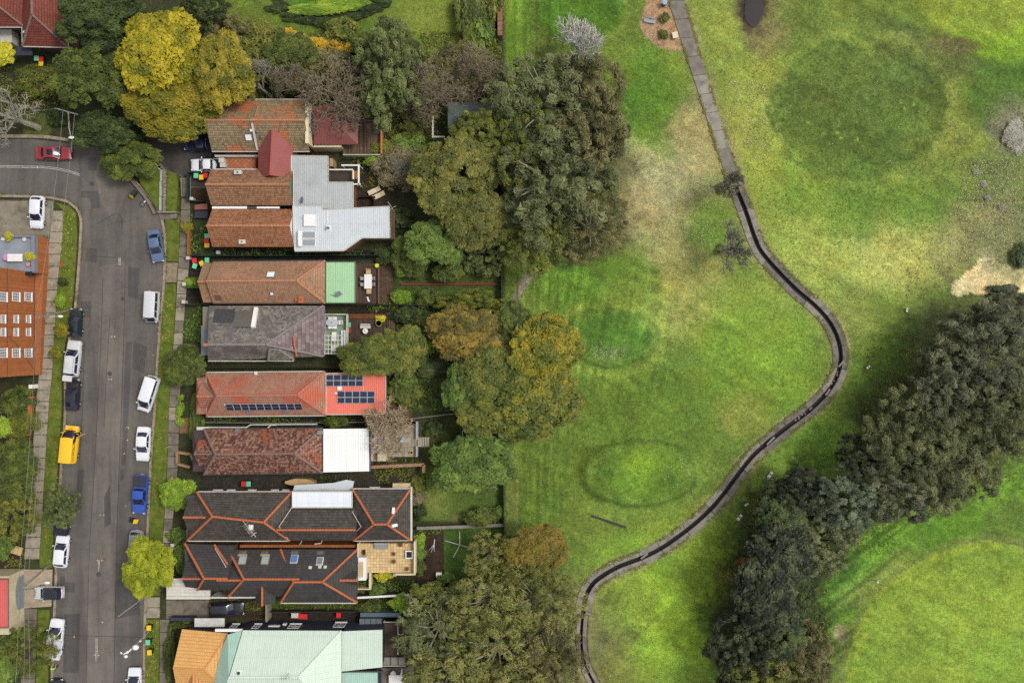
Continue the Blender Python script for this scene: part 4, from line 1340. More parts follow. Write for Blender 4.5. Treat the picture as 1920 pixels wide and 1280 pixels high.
bush(1368, 1076, 20, 'oliveg', 'round olive bush standing on the turf', 22, 1.9)
bush(1395, 1055, 14, 'rust', 'rusty brown bush beside the round olive bush', 12, 1.2)
bush(1914, 478, 13, 'deep', 'dark shrub at the right edge above the sand patch', 20, 1.0)
bush(1880, 545, 26, 'black', 'dark scrub in front of the sand patch', 12, 1.2)
bush(1903, 255, 20, 'pale', 'pale dry grass clump at the right edge', 28, .7, style='twiggy')
for i, (x, y) in enumerate(((1830, 322), (1845, 345), (1852, 372), (1878, 388))):
    bush(x, y, 6, 'pale', ('highest', 'second highest', 'third', 'lowest')[i] + ' dry grey tussock in the rough above the sand patch', 5, .35, style='twiggy', group='dry tussocks in the rough')
# ---- street side
tree(276, 1066, 40, 'glossy', 'lime', 'lime green street tree over the grey parked car', ry=48, h=5.5)
tree(344, 688, 37, 'broad', 'dark', 'dark green tree on the verge beside the slate roof', ry=36, h=4.2)
tree(334, 925, 29, 'glossy', 'bright', 'yellow green shrub by the footpath beside the dark hipped roof', ry=29, h=2.8)
tree(110, 952, 36, 'airy', 'greyg', 'grey green tree over the dark pickup', ry=32, h=6)
tree(52, 1228, 42, 'airy', 'oliveg', 'olive tree beside the tradesman pickup at the lower left', ry=40, h=5)
tree(20, 885, 46, 'glossy', 'dark', 'large dark glossy shrub at the left edge', ry=50, h=4.5)
tree(20, 960, 44, 'gum', 'oliveg', 'olive scrub below the dark glossy shrub', ry=44, h=4)
bush(6, 800, 16, 'bright', 'bright green shrub at the left edge above the dark glossy one', 22, 2.2)
bush(6, 1020, 15, 'mid', 'green shrub at the left edge above the cream garage', 24, 2.2)
bush(35, 750, 30, 'dark', 'mixed green bed at the end of the brick apartment building', 22, 1.6)
bush(40, 795, 26, 'oliveg', 'spiky olive bush behind the low brick wall', 30, 1.8, style='twiggy')
bush(22, 1185, 16, 'mid', 'upper half of the trimmed hedge below the cream garage', 30, 1.5, name='hedge')
bush(12, 1245, 18, 'mid', 'lower half of the trimmed hedge below the cream garage', 40, 1.5, name='hedge')
bush(112, 562, 11, 'bright', 'small round green bush on the verge below the red topped post', 12, 1.3)
bush(117, 528, 8, 'deep', 'small dark twiggy bush on the verge', 8, .9, style='twiggy')
bush(112, 618, 13, 'ygreen', 'sparse yellow green sapling foliage beside the dark green hatchback', 11, 3.0, style='twiggy')
bush(102, 660, 10, 'ygreen', 'sparse yellow sapling beside the silver wagon', 9, 2.6, style='twiggy')
bush(350, 426, 9, 'ygreen', 'yellow green bush in the middle of the right footpath', 9, 1.1)
bush(337, 745, 6, 'bright', 'yellow green box ball above the clipped hedge', 5, .8)
bush(337, 768, 5, 'bright', 'slim clipped hedge along the red roofed house footpath', 18, .8)
bush(337, 791, 7, 'bright', 'yellow green box ball below the clipped hedge', 6, .8)
bush(368, 778, 12, 'dark', 'dark shrub in front of the red roofed house', 40, .9)
bush(380, 790, 5, 'bright', 'tiny lime bush by the orange garden bed', 5, .6)
bush(330, 1004, 16, 'mid', 'green shrub in front of the southern dark roofed house', 12, 1.3)
bush(338, 1045, 12, 'mid', 'leafy shrub by the white gate post', 26, 1.4)
bush(436, 1112, 17, 'rust', 'bare brown climber over the whitewashed carport end', 12, 2.6, style='twiggy')
bush(318, 1225, 9, 'dark', 'clipped dark hedge in front of the apricot roof', 42, 1.4)
bush(338, 1172, 20, 'dark', 'clipped hedge return along the navy wall', 6, 1.4)
bush(386, 528, 6, 'bright', 'faint lime foliage at the porch of the brick red house', 5, .8)
bush(718, 1080, 14, 'ylime', 'bright yellow leafed shrub below the cream terrace', 9, 1.4)
bush(730, 1060, 11, 'deep', 'dark shrub against the cream terrace edge', 9, 1.6)
bush(682, 1022, 9, 'mid', 'green pot plant at the left of the cream terrace', 6, 1.0)
bush(740, 1022, 6, 'ylime', 'yellow pot plant in the middle of the cream terrace edge', 5, .8)
bush(764, 1020, 7, 'oliveg', 'olive pot plant at the right of the cream terrace edge', 5, .8)
bush(818, 1095, 12, 'mid', 'green bush leaning on the white capped wall', 8, 1.5)
bush(838, 1082, 14, 'mid', 'green bush beside the small white garden box', 8, 1.5)
bush(712, 597, 9, 'ylime', 'yellow leafed plant in the lime pot', 6, 1.1)
bush(750, 1210, 10, 'oliveg', 'thin climber at the rail of the dark timber deck', 30, 1.6, style='twiggy')
# box hedge in front of the brick red house (clipped block)
hb = MB().prism(PX([(349, 519), (373, 519), (373, 540), (349, 540)], .9), 0, .9)
hedge = thing('hedge', 'clipped bright green box hedge in front of the third tiled house', 'hedge', W(360, 530))
hedge_o = hb.build('core', plain('hedge core', A(70, 96, 26), .95, .4, 4, 14), hedge)
hl = bpy.data.objects.new('foliage', CROWN['bush'][0]); COL.objects.link(hl); hl.parent = hedge; hl.location = (0, 0, .72); hl.scale = (.85, .8, .35)
hl.material_slots[0].link = 'OBJECT'; hl.material_slots[0].material = P['bright']

# low undergrowth and weeds over the bare garden soil
def undergrowth(name, label, boxes, per_m2, palette, seed, zmax=.5, leaf=.13):
    rg = np.random.default_rng(seed); pts = []
    for x0, y0, x1, y1 in boxes:
        n = int((x1 - x0) * (y1 - y0) / S / S * per_m2)
        x = rg.uniform(x0, x1, n); y = rg.uniform(y0, y1, n)
        f = fbm(x / 16, y / 16, seed + 3, 3); k = f > .40
        x, y, f = x[k], y[k], f[k]
        pts.append(np.stack([(x - 960) / S, (640 - y) / S, .03 + np.clip((f - .40) * 5, 0, 1) * zmax * rg.random(len(x))], 1))
    pos = np.concatenate(pts); N = len(pos)
    nr = np.array([0, 0, 1.]) + rg.normal(size=(N, 3)) * .5; nr /= np.linalg.norm(nr, axis=1)[:, None]
    t = np.cross(nr, rg.normal(size=(N, 3))); t /= np.linalg.norm(t, axis=1)[:, None]; b = np.cross(nr, t)
    sz = (leaf * rg.uniform(.5, 1.4, N))[:, None]
    v = np.stack([pos - t * sz, pos + b * sz * .6, pos + t * sz, pos - b * sz * .6], 1).reshape(-1, 3)
    me = bpy.data.meshes.new(name)
    me.from_pydata(v.tolist(), [], np.arange(N * 4).reshape(-1, 4).tolist())
    me.attributes.new('tint', 'FLOAT', 'FACE').data.foreach_set('value', rg.random(N).astype(np.float32))
    me.materials.append(P[palette])
    o = bpy.data.objects.new(name, me); COL.objects.link(o)
    return tag(o, label, 'ground cover', kind='stuff')
undergrowth('undergrowth', 'low green undergrowth in the back gardens', [(745, 578, 940, 690), (750, 690, 940, 770), (735, 255, 838, 292), (742, 470, 940, 500), (788, 872, 945, 900), (640, 1088, 780, 1112), (690, 1120, 950, 1145), (345, 572, 378, 640), (358, 400, 386, 478), (783, 985, 832, 1000), (700, 560, 745, 580), (870, 640, 945, 800), (400, 782, 600, 790)], 60, 'mid', 31)
undergrowth('undergrowth', 'brown and olive undergrowth beneath the northern trees', [(370, 60, 940, 192), (-70, 125, 125, 208), (660, 290, 745, 350), (720, 165, 812, 258), (-70, 738, 66, 1000), (0, 1000, 44, 1062), (815, 195, 840, 255), (700, 860, 800, 905), (395, 1126, 505, 1150)], 45, 'oliveg', 32)
undergrowth('undergrowth', 'dark leafy litter beneath the eastern trees', [(1400, 930, 1560, 1280), (1620, 620, 1920, 920), (960, 130, 1160, 470), (780, 1110, 1080, 1280)], 14, 'oliveg', 33, .4, .13)
undergrowth('undergrowth', 'potted greenery and weeds in the side passages', [(400, 466, 640, 480), (600, 780, 720, 792), (560, 892, 660, 904), (690, 572, 740, 590), (640, 470, 735, 480), (505, 1128, 740, 1140)], 40, 'dark', 34, .5)

for x, y, r_, c_, l_ in ((765, 500, 24, 'mid', 'green shrub below the fresh green tree near the deck'), (720, 478, 18, 'deep', 'dark shrub at the corner of the timber deck'), (850, 505, 30, 'dark', 'dark green shrub on the upper lawn above the red edging'),
    (752, 556, 16, 'bright', 'light green shrub on the lawn below the red edging'), (805, 560, 20, 'dark', 'round dark shrub in the middle of the lower lawn'), (760, 590, 22, 'deep', 'dark hedge shrub along the fence of the slate house'), (792, 655, 18, 'bright', 'lime tinted shrub between the two trees of the slate garden'),
    (755, 715, 20, 'mid', 'leafy shrub behind the salmon annexe'), (835, 740, 16, 'deep', 'dark shrub under the bluish green tree'), (700, 425, 16, 'oliveg', 'olive shrub below the corner of the pale metal roof'), (750, 410, 22, 'deep', 'dark shrub east of the grey crossed hoist'), (720, 275, 20, 'oliveg', 'olive shrub beside the orange deck rail'),
    (790, 215, 26, 'gumbrown', 'brown shrub inside the garden plot'), (770, 240, 20, 'oliveg', 'green shrub at the foot of the garden plot'), (690, 1140, 18, 'dark', 'dark shrub beside the navy house lean-to'), (705, 1108, 14, 'mid', 'green shrub against the white capped wall'), (870, 1110, 26, 'oliveg', 'olive shrub below the middle of the white capped wall'),
    (905, 968, 26, 'dark', 'dark shrub along the bottom of the long lawn'), (935, 960, 14, 'mid', 'green shrub in the bottom corner of the long lawn'), (640, 60, 30, 'oliveg', 'olive shrub behind the golden flowering bushes'), (690, 80, 28, 'dark', 'dark shrub beside the sixth golden bush'), (520, 140, 26, 'oliveg', 'olive shrub between the leafless trees'), (670, 170, 24, 'oliveg', 'olive shrub behind the maroon roof'),
    (800, 150, 26, 'oliveg', 'olive shrub left of the brown leafless trees'), (455, 170, 20, 'dark', 'dark shrub behind the golden tree and the tiled roof'), (105, 215, 20, 'deep', 'dark shrub below the bend power pole'), (250, 250, 26, 'deep', 'dark shrub under the golden tree beside the lane')):
    bush(x, y, r_, c_, l_, r_ * .8, style='glossy' if c_ in ('mid', 'bright') else 'bush')
undergrowth('scrub', 'sparse grey scrub over the rough above the sand patch', [(1790, 370, 1925, 500), (1850, 190, 1925, 310), (1800, 300, 1925, 380), (1700, 500, 1790, 560)], 12, 'dryg', 41, .35, .10)
# ------------------------------------------------------------------ houses
from mathutils.geometry import intersect_ray_tri
SURF = []
CAMP = Vector((0, 0, H))
def hit(px, py):
    """first roof surface that the line from the camera through a pixel meets: point and normal"""
    d = (W(px, py) - CAMP).normalized()
    best = None
    for tri in SURF:
        q = intersect_ray_tri(tri[0], tri[1], tri[2], d, CAMP, True)
        if q is not None and (best is None or (q - CAMP).length < (best[0] - CAMP).length):
            n = (tri[1] - tri[0]).cross(tri[2] - tri[0]).normalized()
            if n.z < 0: n = -n
            best = (q, n)
    return best or (W(px, py, 3.0), Vector((0, 0, 1)))

def reg(polys):
    for p in polys:
        for i in range(1, len(p) - 1):
            SURF.append((Vector(p[0]), Vector(p[i]), Vector(p[i + 1])))

def thick_faces(polys, th):
    """roof planes with thickness"""
    m = MB()
    for p in polys:
        p = [Vector(q) for q in p]
        n = (p[1] - p[0]).cross(p[2] - p[0])
        if n.z < 0: p = p[::-1]
        k = len(p)
        vs = p + [q - Vector((0, 0, th)) for q in p]
        fs = [tuple(range(k)), tuple(range(2 * k - 1, k - 1, -1))] + [(i + k, (i + 1) % k + k, (i + 1) % k, i) for i in range(k)]
        m.add(vs, fs)
    return m

def ridge_cap(parent, a, b, mat, r=.15):
    a, b = Vector(a), Vector(b)
    L = (b - a).length
    n = max(2, int(L / .38))
    pts, rad = [], []
    for i in range(n):
        t0, t1 = i / n, (i + .92) / n
        pts += [a.lerp(b, t0), a.lerp(b, t1)]
        rad += [r * 1.12, r * .92]
    return MB().tube(pts, rad, 6).build('ridge_cap', mat, parent)

def roof(house, c, ze, zr, h0, h1, mat, axis='x', cap=None, bias=.5, gmat=None, wall=None, inset=.4, gutter=None, cr=.15, name='roof', z0=0.0, dutch=None):
    nw, ne, se, sw = [W(x, y, ze) for x, y in c]
    if axis == 'x':
        a, b, d, e = nw, ne, se, sw
    else:                      # ridge runs north-south: rotate the naming
        a, b, d, e = sw, nw, ne, se
    r0 = a.lerp(e, bias); r1 = b.lerp(d, bias)
    u = (r1 - r0).normalized()
    r0 = r0 + u * h0; r1 = r1 - u * h1
    r0.z = r1.z = zr
    polys = [[a, r0, r1, b], [d, r1, r0, e]]
    gab = []
    (polys if h0 > 0 else gab).append([e, r0, a])
    (polys if h1 > 0 else gab).append([b, r1, d])
    m = thick_faces(polys, .14)
    ro = m.build(name, mat, house, uv=True)
    reg(polys)
    if gab and gmat:
        for q in gab:
            q2 = [v + u * (.12 if q[0] is e else -.12) - Vector((0, 0, .16)) for v in q]
            thick_faces([q2], .02) if False else MB().add(q2, [(0, 1, 2)]).build('gable', gmat, house)
    if cap:
        ridge_cap(ro, r0, r1, cap, cr)
        if h0 > 0:
            ridge_cap(ro, a, r0, cap, cr); ridge_cap(ro, e, r0, cap, cr)
        if h1 > 0:
            ridge_cap(ro, b, r1, cap, cr); ridge_cap(ro, d, r1, cap, cr)
    if gutter:
        es = [(a, b), (d, e)]
        if h0 > 0: es.append((e, a))
        if h1 > 0: es.append((b, d))
        for p, q in es:
            out = Vector(((q - p).y, -(q - p).x, 0)).normalized() * .07
            mid = (p + q) / 2 - (r0 + r1) / 2
            if out.dot(Vector((mid.x, mid.y, 0))) < 0: out = -out
            MB().tube([p + out - Vector((0, 0, .1)), q + out - Vector((0, 0, .1))], .075, 6).build('gutter', gutter, ro)
    if wall:
        cx = (nw + ne + se + sw) / 4
        ins = []
        for v in (nw, ne, se, sw):
            dv = Vector((cx.x - v.x, cx.y - v.y, 0))
            ins.append((v.x + math.copysign(inset, dv.x), v.y + math.copysign(inset, dv.y)))
        MB().prism(ins, z0, ze - .05).build('wall', wall, house)
    return ro

def flat_roof(house, pts, z, mat, wall=None, th=.14, name='roof', inset=.2, edge=None, z0=0.0, tilt=(0, 0)):
    P3 = [W(x, y, z) for x, y in pts]
    o = MB().prism(P3, z - th, z).build(name, mat, house, uv=True)
    reg([P3])
    if wall:
        c = sum(P3, Vector((0, 0, 0))) / len(P3)
        MB().prism([(c.x + (p.x - c.x) * .965, c.y + (p.y - c.y) * .965) for p in P3], z0, z - th).build('wall', wall, house)
    if edge:
        for i in range(len(P3)):
            a, b = P3[i], P3[(i + 1) % len(P3)]
            MB().tube([a + Vector((0, 0, .03)), b + Vector((0, 0, .03))], .07, 4).build('edge_trim', edge, o)
    return o

def on_slope(px, py):
    q, n = hit(px, py)
    h = Vector((-n.y, n.x, 0))
    if h.length < 1e-3: h = Vector((1, 0, 0))
    h.normalize()
    if abs(h.y) > abs(h.x): pass
    s = n.cross(h)
    return q, n, h, s

def slab_on(house, px, py, w, d, th, mat, name, lift=0.0, parent=None, rot=0.0):
    """box lying on the roof slope; w along the eave, d up the slope"""
    q, n, h, s = on_slope(px, py)
    if rot:
        h2 = h * math.cos(rot) + s * math.sin(rot); s = n.cross(h2); h = h2
    vs = []
    for z in (lift, lift + th):
        for x, y in ((-w / 2, -d / 2), (w / 2, -d / 2), (w / 2, d / 2), (-w / 2, d / 2)):
            vs.append(q + h * x + s * y + n * z)
    return MB().add(vs, [(0, 3, 2, 1), (4, 5, 6, 7), (0, 1, 5, 4), (1, 2, 6, 5), (2, 3, 7, 6), (3, 0, 4, 7)]).build(name, mat, parent or house)

M_WHITE = plain('white paint', A(236, 234, 230), .6, .08, 1.5)
M_CREAM = plain('cream render', A(226, 210, 176), .8, .14, 1.2)
M_GLASS = gloss('window glass', A(70, 82, 96), .08, spec=.6)
M_SKYGL = gloss('skylight dome', A(238, 240, 242), .3)
M_BLUEGL = gloss('blue skylight glass', A(88, 116, 176), .08, spec=.6)
M_GREYGL = gloss('pale skylight glass', A(150, 172, 168), .1, spec=.6)
M_BRICK_B = grid_tiles('brown brick', A(140, 102, 78), .23, .03, A(110, 92, 78), ratio=.5)
M_BRICK_O = grid_tiles('orange brick', A(176, 106, 62), .24, .014, A(150, 94, 60), ratio=.5, var=.2)
M_BRICK_D = grid_tiles('dark brick', A(104, 82, 68), .23, .03, A(84, 70, 60), ratio=.5)
M_NAVY = plain('navy render', A(58, 62, 76), .7, .15, 1.2)
M_GUT_G = plain('green gutter paint', A(98, 124, 100), .6, .15)
M_GUT_W = plain('off-white gutter paint', A(206, 202, 192), .6, .15)
M_GUT_D = plain('dark gutter paint', A(74, 72, 72), .6, .15)
M_LEAD = plain('lead flashing', A(120, 122, 128), .5, .2)

def skylight(house, px, py, w=.8, d=.8, mat=None, frame=None, rot=0.0):
    f = slab_on(house, px, py, w + .16, d + .16, .14, frame or M_LEAD, 'skylight', rot=rot)
    slab_on(house, px, py, w, d, .05, mat or M_SKYGL, 'pane', .14, f, rot)
    return f

def vent(house, px, py, r=.18):
    q, n, h, s = on_slope(px, py)
    o = MB().cyl(q, r * .7, q.z - .2, q.z + .25, 10).build('roof_vent', M_LEAD, house)
    MB().lathe(q, [(r, q.z + .25), (r * 1.1, q.z + .36), (r * .4, q.z + .5)], 10).build('cowl', M_LEAD, o)
    return o

def chimney(house, px, py, w, d, h, mat):
    q, n, hh, s = on_slope(px, py)
    o = MB().obox(q + Vector((0, 0, h / 2 - .3)), (w, d, h + .6)).build('chimney', mat, house)
    MB().obox(q + Vector((0, 0, h + .04)), (w + .14, d + .14, .1)).build('cap', mat, o)
    MB().cyl(q, .1, q.z + h + .08, q.z + h + .25, 8).build('pot', plain('sooty pot', A(96, 80, 70), .8), o)
    return o

def wall_window(house, p, w, z0, z1, facing, bars=(2, 2), frame=None, name='window', glass=None):
    """window on a wall at plan point p (world xy); facing is the outward unit vector"""
    f = Vector((facing[0], facing[1], 0)).normalized(); t = Vector((-f.y, f.x, 0))
    p = Vector((p[0], p[1], 0))
    def bx(m, u0, u1, a, b, d0, d1):
        vs = []
        for zz in (a, b):
            for (u, d) in ((u0, d0), (u1, d0), (u1, d1), (u0, d1)):
                v = p + t * u + f * d; vs.append((v.x, v.y, zz))
        m.add(vs, [(0, 3, 2, 1), (4, 5, 6, 7), (0, 1, 5, 4), (1, 2, 6, 5), (2, 3, 7, 6), (3, 0, 4, 7)])
    e = .09
    m = MB()
    bx(m, -w / 2, w / 2, z0, z0 + e, .0, .07); bx(m, -w / 2, w / 2, z1 - e, z1, .0, .07)
    bx(m, -w / 2, -w / 2 + e, z0 + e, z1 - e, .0, .07); bx(m, w / 2 - e, w / 2, z0 + e, z1 - e, .0, .07)
    for i in range(1, bars[0]):
        u = -w / 2 + w * i / bars[0]; bx(m, u - .03, u + .03, z0 + e, z1 - e, .0, .055)
    for i in range(1, bars[1]):
        z = z0 + (z1 - z0) * i / bars[1]; bx(m, -w / 2 + e, w / 2 - e, z - .03, z + .03, .0, .05)
    o = m.build(name, frame or M_WHITE, house)
    g_ = MB(); bx(g_, -w / 2 + e * .5, w / 2 - e * .5, z0 + e * .5, z1 - e * .5, .0, .025)
    g_.build('pane', glass or M_GLASS, o)
    s_ = MB(); bx(s_, -w / 2 - .06, w / 2 + .06, z0 - .08, z0 - .003, .0, .14)
    s_.build('sill', frame or M_WHITE, o)
    return o

T_A = tiles('lichened terracotta tiles', [A(104, 88, 66), A(138, 120, 92), A(160, 142, 108), A(174, 152, 118)], A(206, 116, 70), .60, pscale=.35)
T_B = tiles('brown terracotta tiles', [A(112, 82, 62), A(148, 108, 80), A(172, 130, 98), A(182, 144, 110)], A(206, 120, 74), .66, pscale=.4)
T_C = tiles('rust terracotta tiles', [A(116, 80, 58), A(154, 104, 74), A(176, 122, 88), A(188, 140, 106)], A(202, 110, 66), .68, pscale=.4)
T_D = tiles('soft brown terracotta tiles', [A(134, 98, 76), A(166, 124, 96), A(182, 140, 110), A(192, 154, 124)], A(156, 130, 102), .58, pscale=.3)
T_E = tiles('weathered slate tiles', [A(82, 77, 73), A(116, 110, 104), A(146, 139, 130), A(166, 160, 149)], A(106, 96, 96), .60, pscale=.6, width=.3, course=.28)
T_E2 = tiles('purple grey slate tiles', [A(84, 72, 74), A(116, 102, 102), A(142, 126, 124), A(150, 138, 134)], None, width=.5, course=.5, grout=.3)
T_F = tiles('red cement tiles', [A(150, 96, 76), A(174, 122, 100), A(182, 138, 114), A(178, 150, 130)], A(202, 100, 74), .60, pscale=.35)
T_G = tiles('mottled maroon tiles', [A(66, 46, 44), A(112, 74, 64), A(144, 100, 82), A(168, 132, 112)], A(168, 92, 58), .66, var=.9, pscale=.5)
T_H = tiles('charcoal cement tiles', [A(62, 57, 53), A(84, 78, 72), A(104, 97, 88)], None, var=.5, width=.36, course=.36, grout=.5)
T_I = tiles('dark graphite tiles', [A(56, 54, 54), A(72, 69, 68), A(90, 87, 84)], None, var=.35, width=.36, course=.36, grout=.3)
T_J = tiles('apricot cement tiles', [A(212, 158, 92), A(226, 172, 104), A(232, 182, 116)], None, var=.3, width=.3, course=.42, grout=.25)
T_N = tiles('dark red cement tiles', [A(108, 56, 46), A(132, 70, 58), A(152, 88, 72)], None, var=.4, width=.3)
C_ORANGE = plain('orange terracotta ridge', A(193, 108, 69), .8, .25, 3, 12)
C_TERRA = plain('faded terracotta ridge', A(187, 130, 98), .8, .3, 3, 12)
C_SALMON = plain('salmon ridge', A(186, 115, 95), .8, .25, 3, 12)
C_GREY = plain('grey mortar ridge', A(140, 132, 126), .8, .3, 3, 12)
C_MAROON = plain('brown mortar ridge', A(136, 112, 102), .8, .3, 3, 12)
S_GREY = sheet('grey steel sheeting', A(180, 184, 184), .25, stain=A(162, 166, 164))
S_GREYB = sheet('bluish pale steel sheeting', A(202, 208, 212), .25, var=.08)
S_RED = sheet('barn red sheeting', A(150, 79, 74), .3)
S_MAROON = sheet('faded maroon sheeting', A(130, 72, 66), .2, stain=A(112, 66, 62))
S_SALMON = sheet('salmon sheeting', A(228, 118, 98), .25, var=.06)
S_MINT = sheet('mint sheeting', A(204, 220, 204), .25, var=.06)
S_MINT2 = sheet('deeper mint sheeting', A(172, 206, 190), .25, var=.08)
S_GREEN = sheet('pale green sheeting', A(164, 206, 160), .3, var=.10)
S_WHITE = sheet('white insulated sheeting', A(244, 244, 240), .3, var=.03)
S_SLATEG = sheet('old corrugated verandah sheeting', A(140, 134, 120), .12, var=.3)
S_SHED = sheet('grey green shed sheeting', A(84, 96, 90), .2, var=.2)
S_PINK = sheet('coral red sheeting', A(214, 100, 92), .25)
S_DARK = sheet('charcoal verandah sheeting', A(66, 64, 66), .1, var=.25)
D_BROWN = boards('dark timber deck', A(86, 68, 57), .14, axis=0)
D_BROWN2 = boards('worn brown deck', A(114, 91, 72), .16, axis=0, var=.5)
D_GREEN = plain('grey green deck paint', A(134, 152, 126), .8, .12)
D_WHITEW = boards('whitewashed boards', A(214, 208, 198), .15, axis=1, var=.25, gap=.6)
D_CREAM = grid_tiles('cream terrace tiles', A(222, 192, 140), .38, .04, A(164, 130, 84))
D_PALE = plain('pale cream terrace', A(232, 218, 184), .8, .12)
D_STONE = grid_tiles('stone terrace paving', A(170, 158, 138), .42, .05, A(116, 106, 90), ratio=1.6, var=.3)
D_DIAMOND = grid_tiles('terracotta courtyard tiles', A(178, 112, 78), .42, .05, A(130, 78, 54), rot=R(45))
D_COURT = plain('courtyard paving', A(140, 112, 88), .85, .3)

# ---- A: northernmost tiled semi
hA = thing('house', 'northernmost house with lichened terracotta gable roof beside the golden tree', 'house', W(485, 240))
roof(hA, [(397, 187), (580, 187), (580, 283), (397, 283)], 3.3, 5.8, 0, 0, T_A, cap=C_TERRA, wall=M_BRICK_B, gmat=M_CREAM, gutter=M_GUT_W)
slab_on(hA, 478, 256, .22, 3.6, .22, M_GUT_W, 'party_parapet')
slab_on(hA, 482, 208, .16, 2.6, .14, C_TERRA, 'party_parapet')
skylight(hA, 466.5, 257, .75, .75); skylight(hA, 472, 243.5, .4, .3)
vent(hA, 484, 248); vent(hA, 492, 258)
part('gable_wall', M_CREAM, hA, W(578, 274, 3.3)[:2] + (0,), W(584, 197, 3.3)[:2] + (4.9,))
wall_window(hA, W(585.5, 232, 3.0)[:2], 2.6, 2.9, 4.3, (1, 0), (3, 1))
roof(hA, [(588, 198), (671, 198), (671, 271), (588, 271)], 3.0, 4.2, .3, 3.0, S_MAROON, wall=M_CREAM, name='rear_roof', bias=.45)
part('side_wall', M_CREAM, hA, W(588, 276, 2.6)[:2] + (0,), W(640, 272, 2.6)[:2] + (2.6,))
dk = thing('deck', 'worn brown timber deck behind the maroon roof', 'deck', W(690, 255))
MB().prism(PX([(643, 226), (714, 226), (714, 288), (643, 288)], 1.2), 1.0, 1.2).build('floor', D_BROWN2, dk)
part('rail', plain('pale green rail', A(176, 184, 150), .7), dk, W(643, 291, 2.0)[:2] + (.9,), W(713, 289, 2.0)[:2] + (2.0,))
part('rail', plain('orange timber rail', A(190, 124, 72), .7), dk, W(713.5, 288, 2.0)[:2] + (.9,), W(716.5, 226, 2.0)[:2] + (2.0,))
part('rail', M_GUT_D, dk, W(684, 227, 2)[:2] + (.9,), W(713, 225.5, 2)[:2] + (2.0,))
part('screen', M_GUT_D, dk, W(697, 250, 1.9)[:2] + (1.2,), W(711, 229, 1.9)[:2] + (1.5,))
# ---- red metal link roof and tiled courtyard
hL = thing('link_roof', 'barn red metal gable linking the two northern tiled roofs', 'roof', W(515, 300))
roof(hL, [(484, 250), (552, 250), (544, 334), (484, 334)], 3.45, 5.3, 0, 0, S_RED, axis='y', cap=plain('red ridge flashing', A(178, 84, 76), .5), cr=.1, wall=M_CREAM)
cy = thing('courtyard', 'terracotta diamond tiled roof terrace beside the barn red roof', 'terrace', W(450, 300))
MB().prism(PX([(422, 287), (480, 287), (480, 316), (422, 316)], 1.6), 0, 1.6).build('floor', D_DIAMOND, cy)
part('parapet', M_GUT_W, cy, W(398, 291, 3.1)[:2] + (0,), W(481, 287.5, 3.1)[:2] + (2.2,))
part('parapet', M_GUT_W, cy, W(398, 318, 3.1)[:2] + (0,), W(493, 314, 3.1)[:2] + (2.4,))
part('planter_box', plain('pale planter', A(206, 204, 190), .8), cy, W(410, 305, 2.4)[:2] + (0,), W(420, 296, 2.4)[:2] + (2.4,))
part('planter_box', plain('pale planter', A(206, 204, 190), .8), cy, W(412, 313, 2.4)[:2] + (0,), W(422, 305.3, 2.4)[:2] + (2.3,))
# ---- B
hB = thing('house', 'brown tiled terrace house with a white chimney and an L-shaped grey metal annexe', 'house', W(475, 355))
roof(hB, [(396, 318), (550, 318), (550, 385), (396, 385)], 3.3, 5.4, 0, 0, T_B, cap=C_TERRA, wall=M_BRICK_B, gmat=M_GUT_G)
chimney(hB, 449, 325, .8, .35, .6, M_GUT_W)
flat_roof(hB, [(546, 292), (615, 293), (615, 342), (662, 342), (662, 391), (550, 389), (550, 320), (546, 320)], 3.5, S_GREY, M_BRICK_B, edge=M_GUT_W, name='annexe_roof')
dish = MB().lathe(W(566, 379, 3.9), [(.05, 3.5), (.05, 3.85)], 6)
od = dish.build('dish_mount', M_LEAD, hB)
c_ = W(566, 375, 4.1)
MB().add([c_ + Vector((.27 * math.cos(a), .45 * math.sin(a), .25 * math.cos(a))) for a in [6.283 * k / 14 for k in range(14)]] + [c_ + Vector((-.14, 0, .12))], [(k, (k + 1) % 14, 14) for k in range(14)]).build('satellite_dish', M_LEAD, od)
wp = thing('party_gutter', 'white box gutter between the brown and the rust tiled roofs', 'gutter', W(460, 388))
part('trough', M_WHITE, wp, W(398, 391.5, 3.4)[:2] + (3.2,), W(463, 387, 3.4)[:2] + (3.45,))
part('trough', M_GUT_D, wp, W(463.5, 391, 3.4)[:2] + (3.2,), W(481, 387.5, 3.4)[:2] + (3.42,))
part('trough', M_WHITE, wp, W(481.5, 391, 3.4)[:2] + (3.2,), W(524, 387.5, 3.4)[:2] + (3.44,))
# ---- C
hC = thing('house', 'rust tiled terrace house with a long pale blue-grey metal annexe and solar water heater', 'house', W(475, 428))
roof(hC, [(398, 392), (551, 392), (551, 463), (398, 463)], 3.3, 5.4, 0, 0, T_C, cap=C_TERRA, wall=M_BRICK_B, gmat=M_WHITE)
chimney(hC, 456, 454, .7, .4, .4, M_GUT_W)
skylight(hC, 513, 398.5, .45, .4, M_LEAD, C_ORANGE); vent(hC, 515, 452)
flat_roof(hC, [(549, 386), (604, 386), (606, 393), (730, 387), (731, 446), (679, 446), (645, 470), (553, 471), (551, 453)], 3.7, S_GREYB, M_BRICK_B, edge=M_GUT_W, name='annexe_roof')
slab_on(hC, 581.5, 413.5, 1.5, 1.5, .35, M_WHITE, 'roof_hatch')
slab_on(hC, 616, 428, .65, .75, .15, M_WHITE, 'cowl_base')
q, n, h_, s_ = on_slope(616, 428); MB().cyl(q, .2, q.z + .15, q.z + .6, 10).build('cowl', M_LEAD, hC)
part('roof_pipe', M_WHITE, hC, W(613, 420, 3.76)[:2] + (3.7,), W(614, 394, 3.76)[:2] + (3.78,))
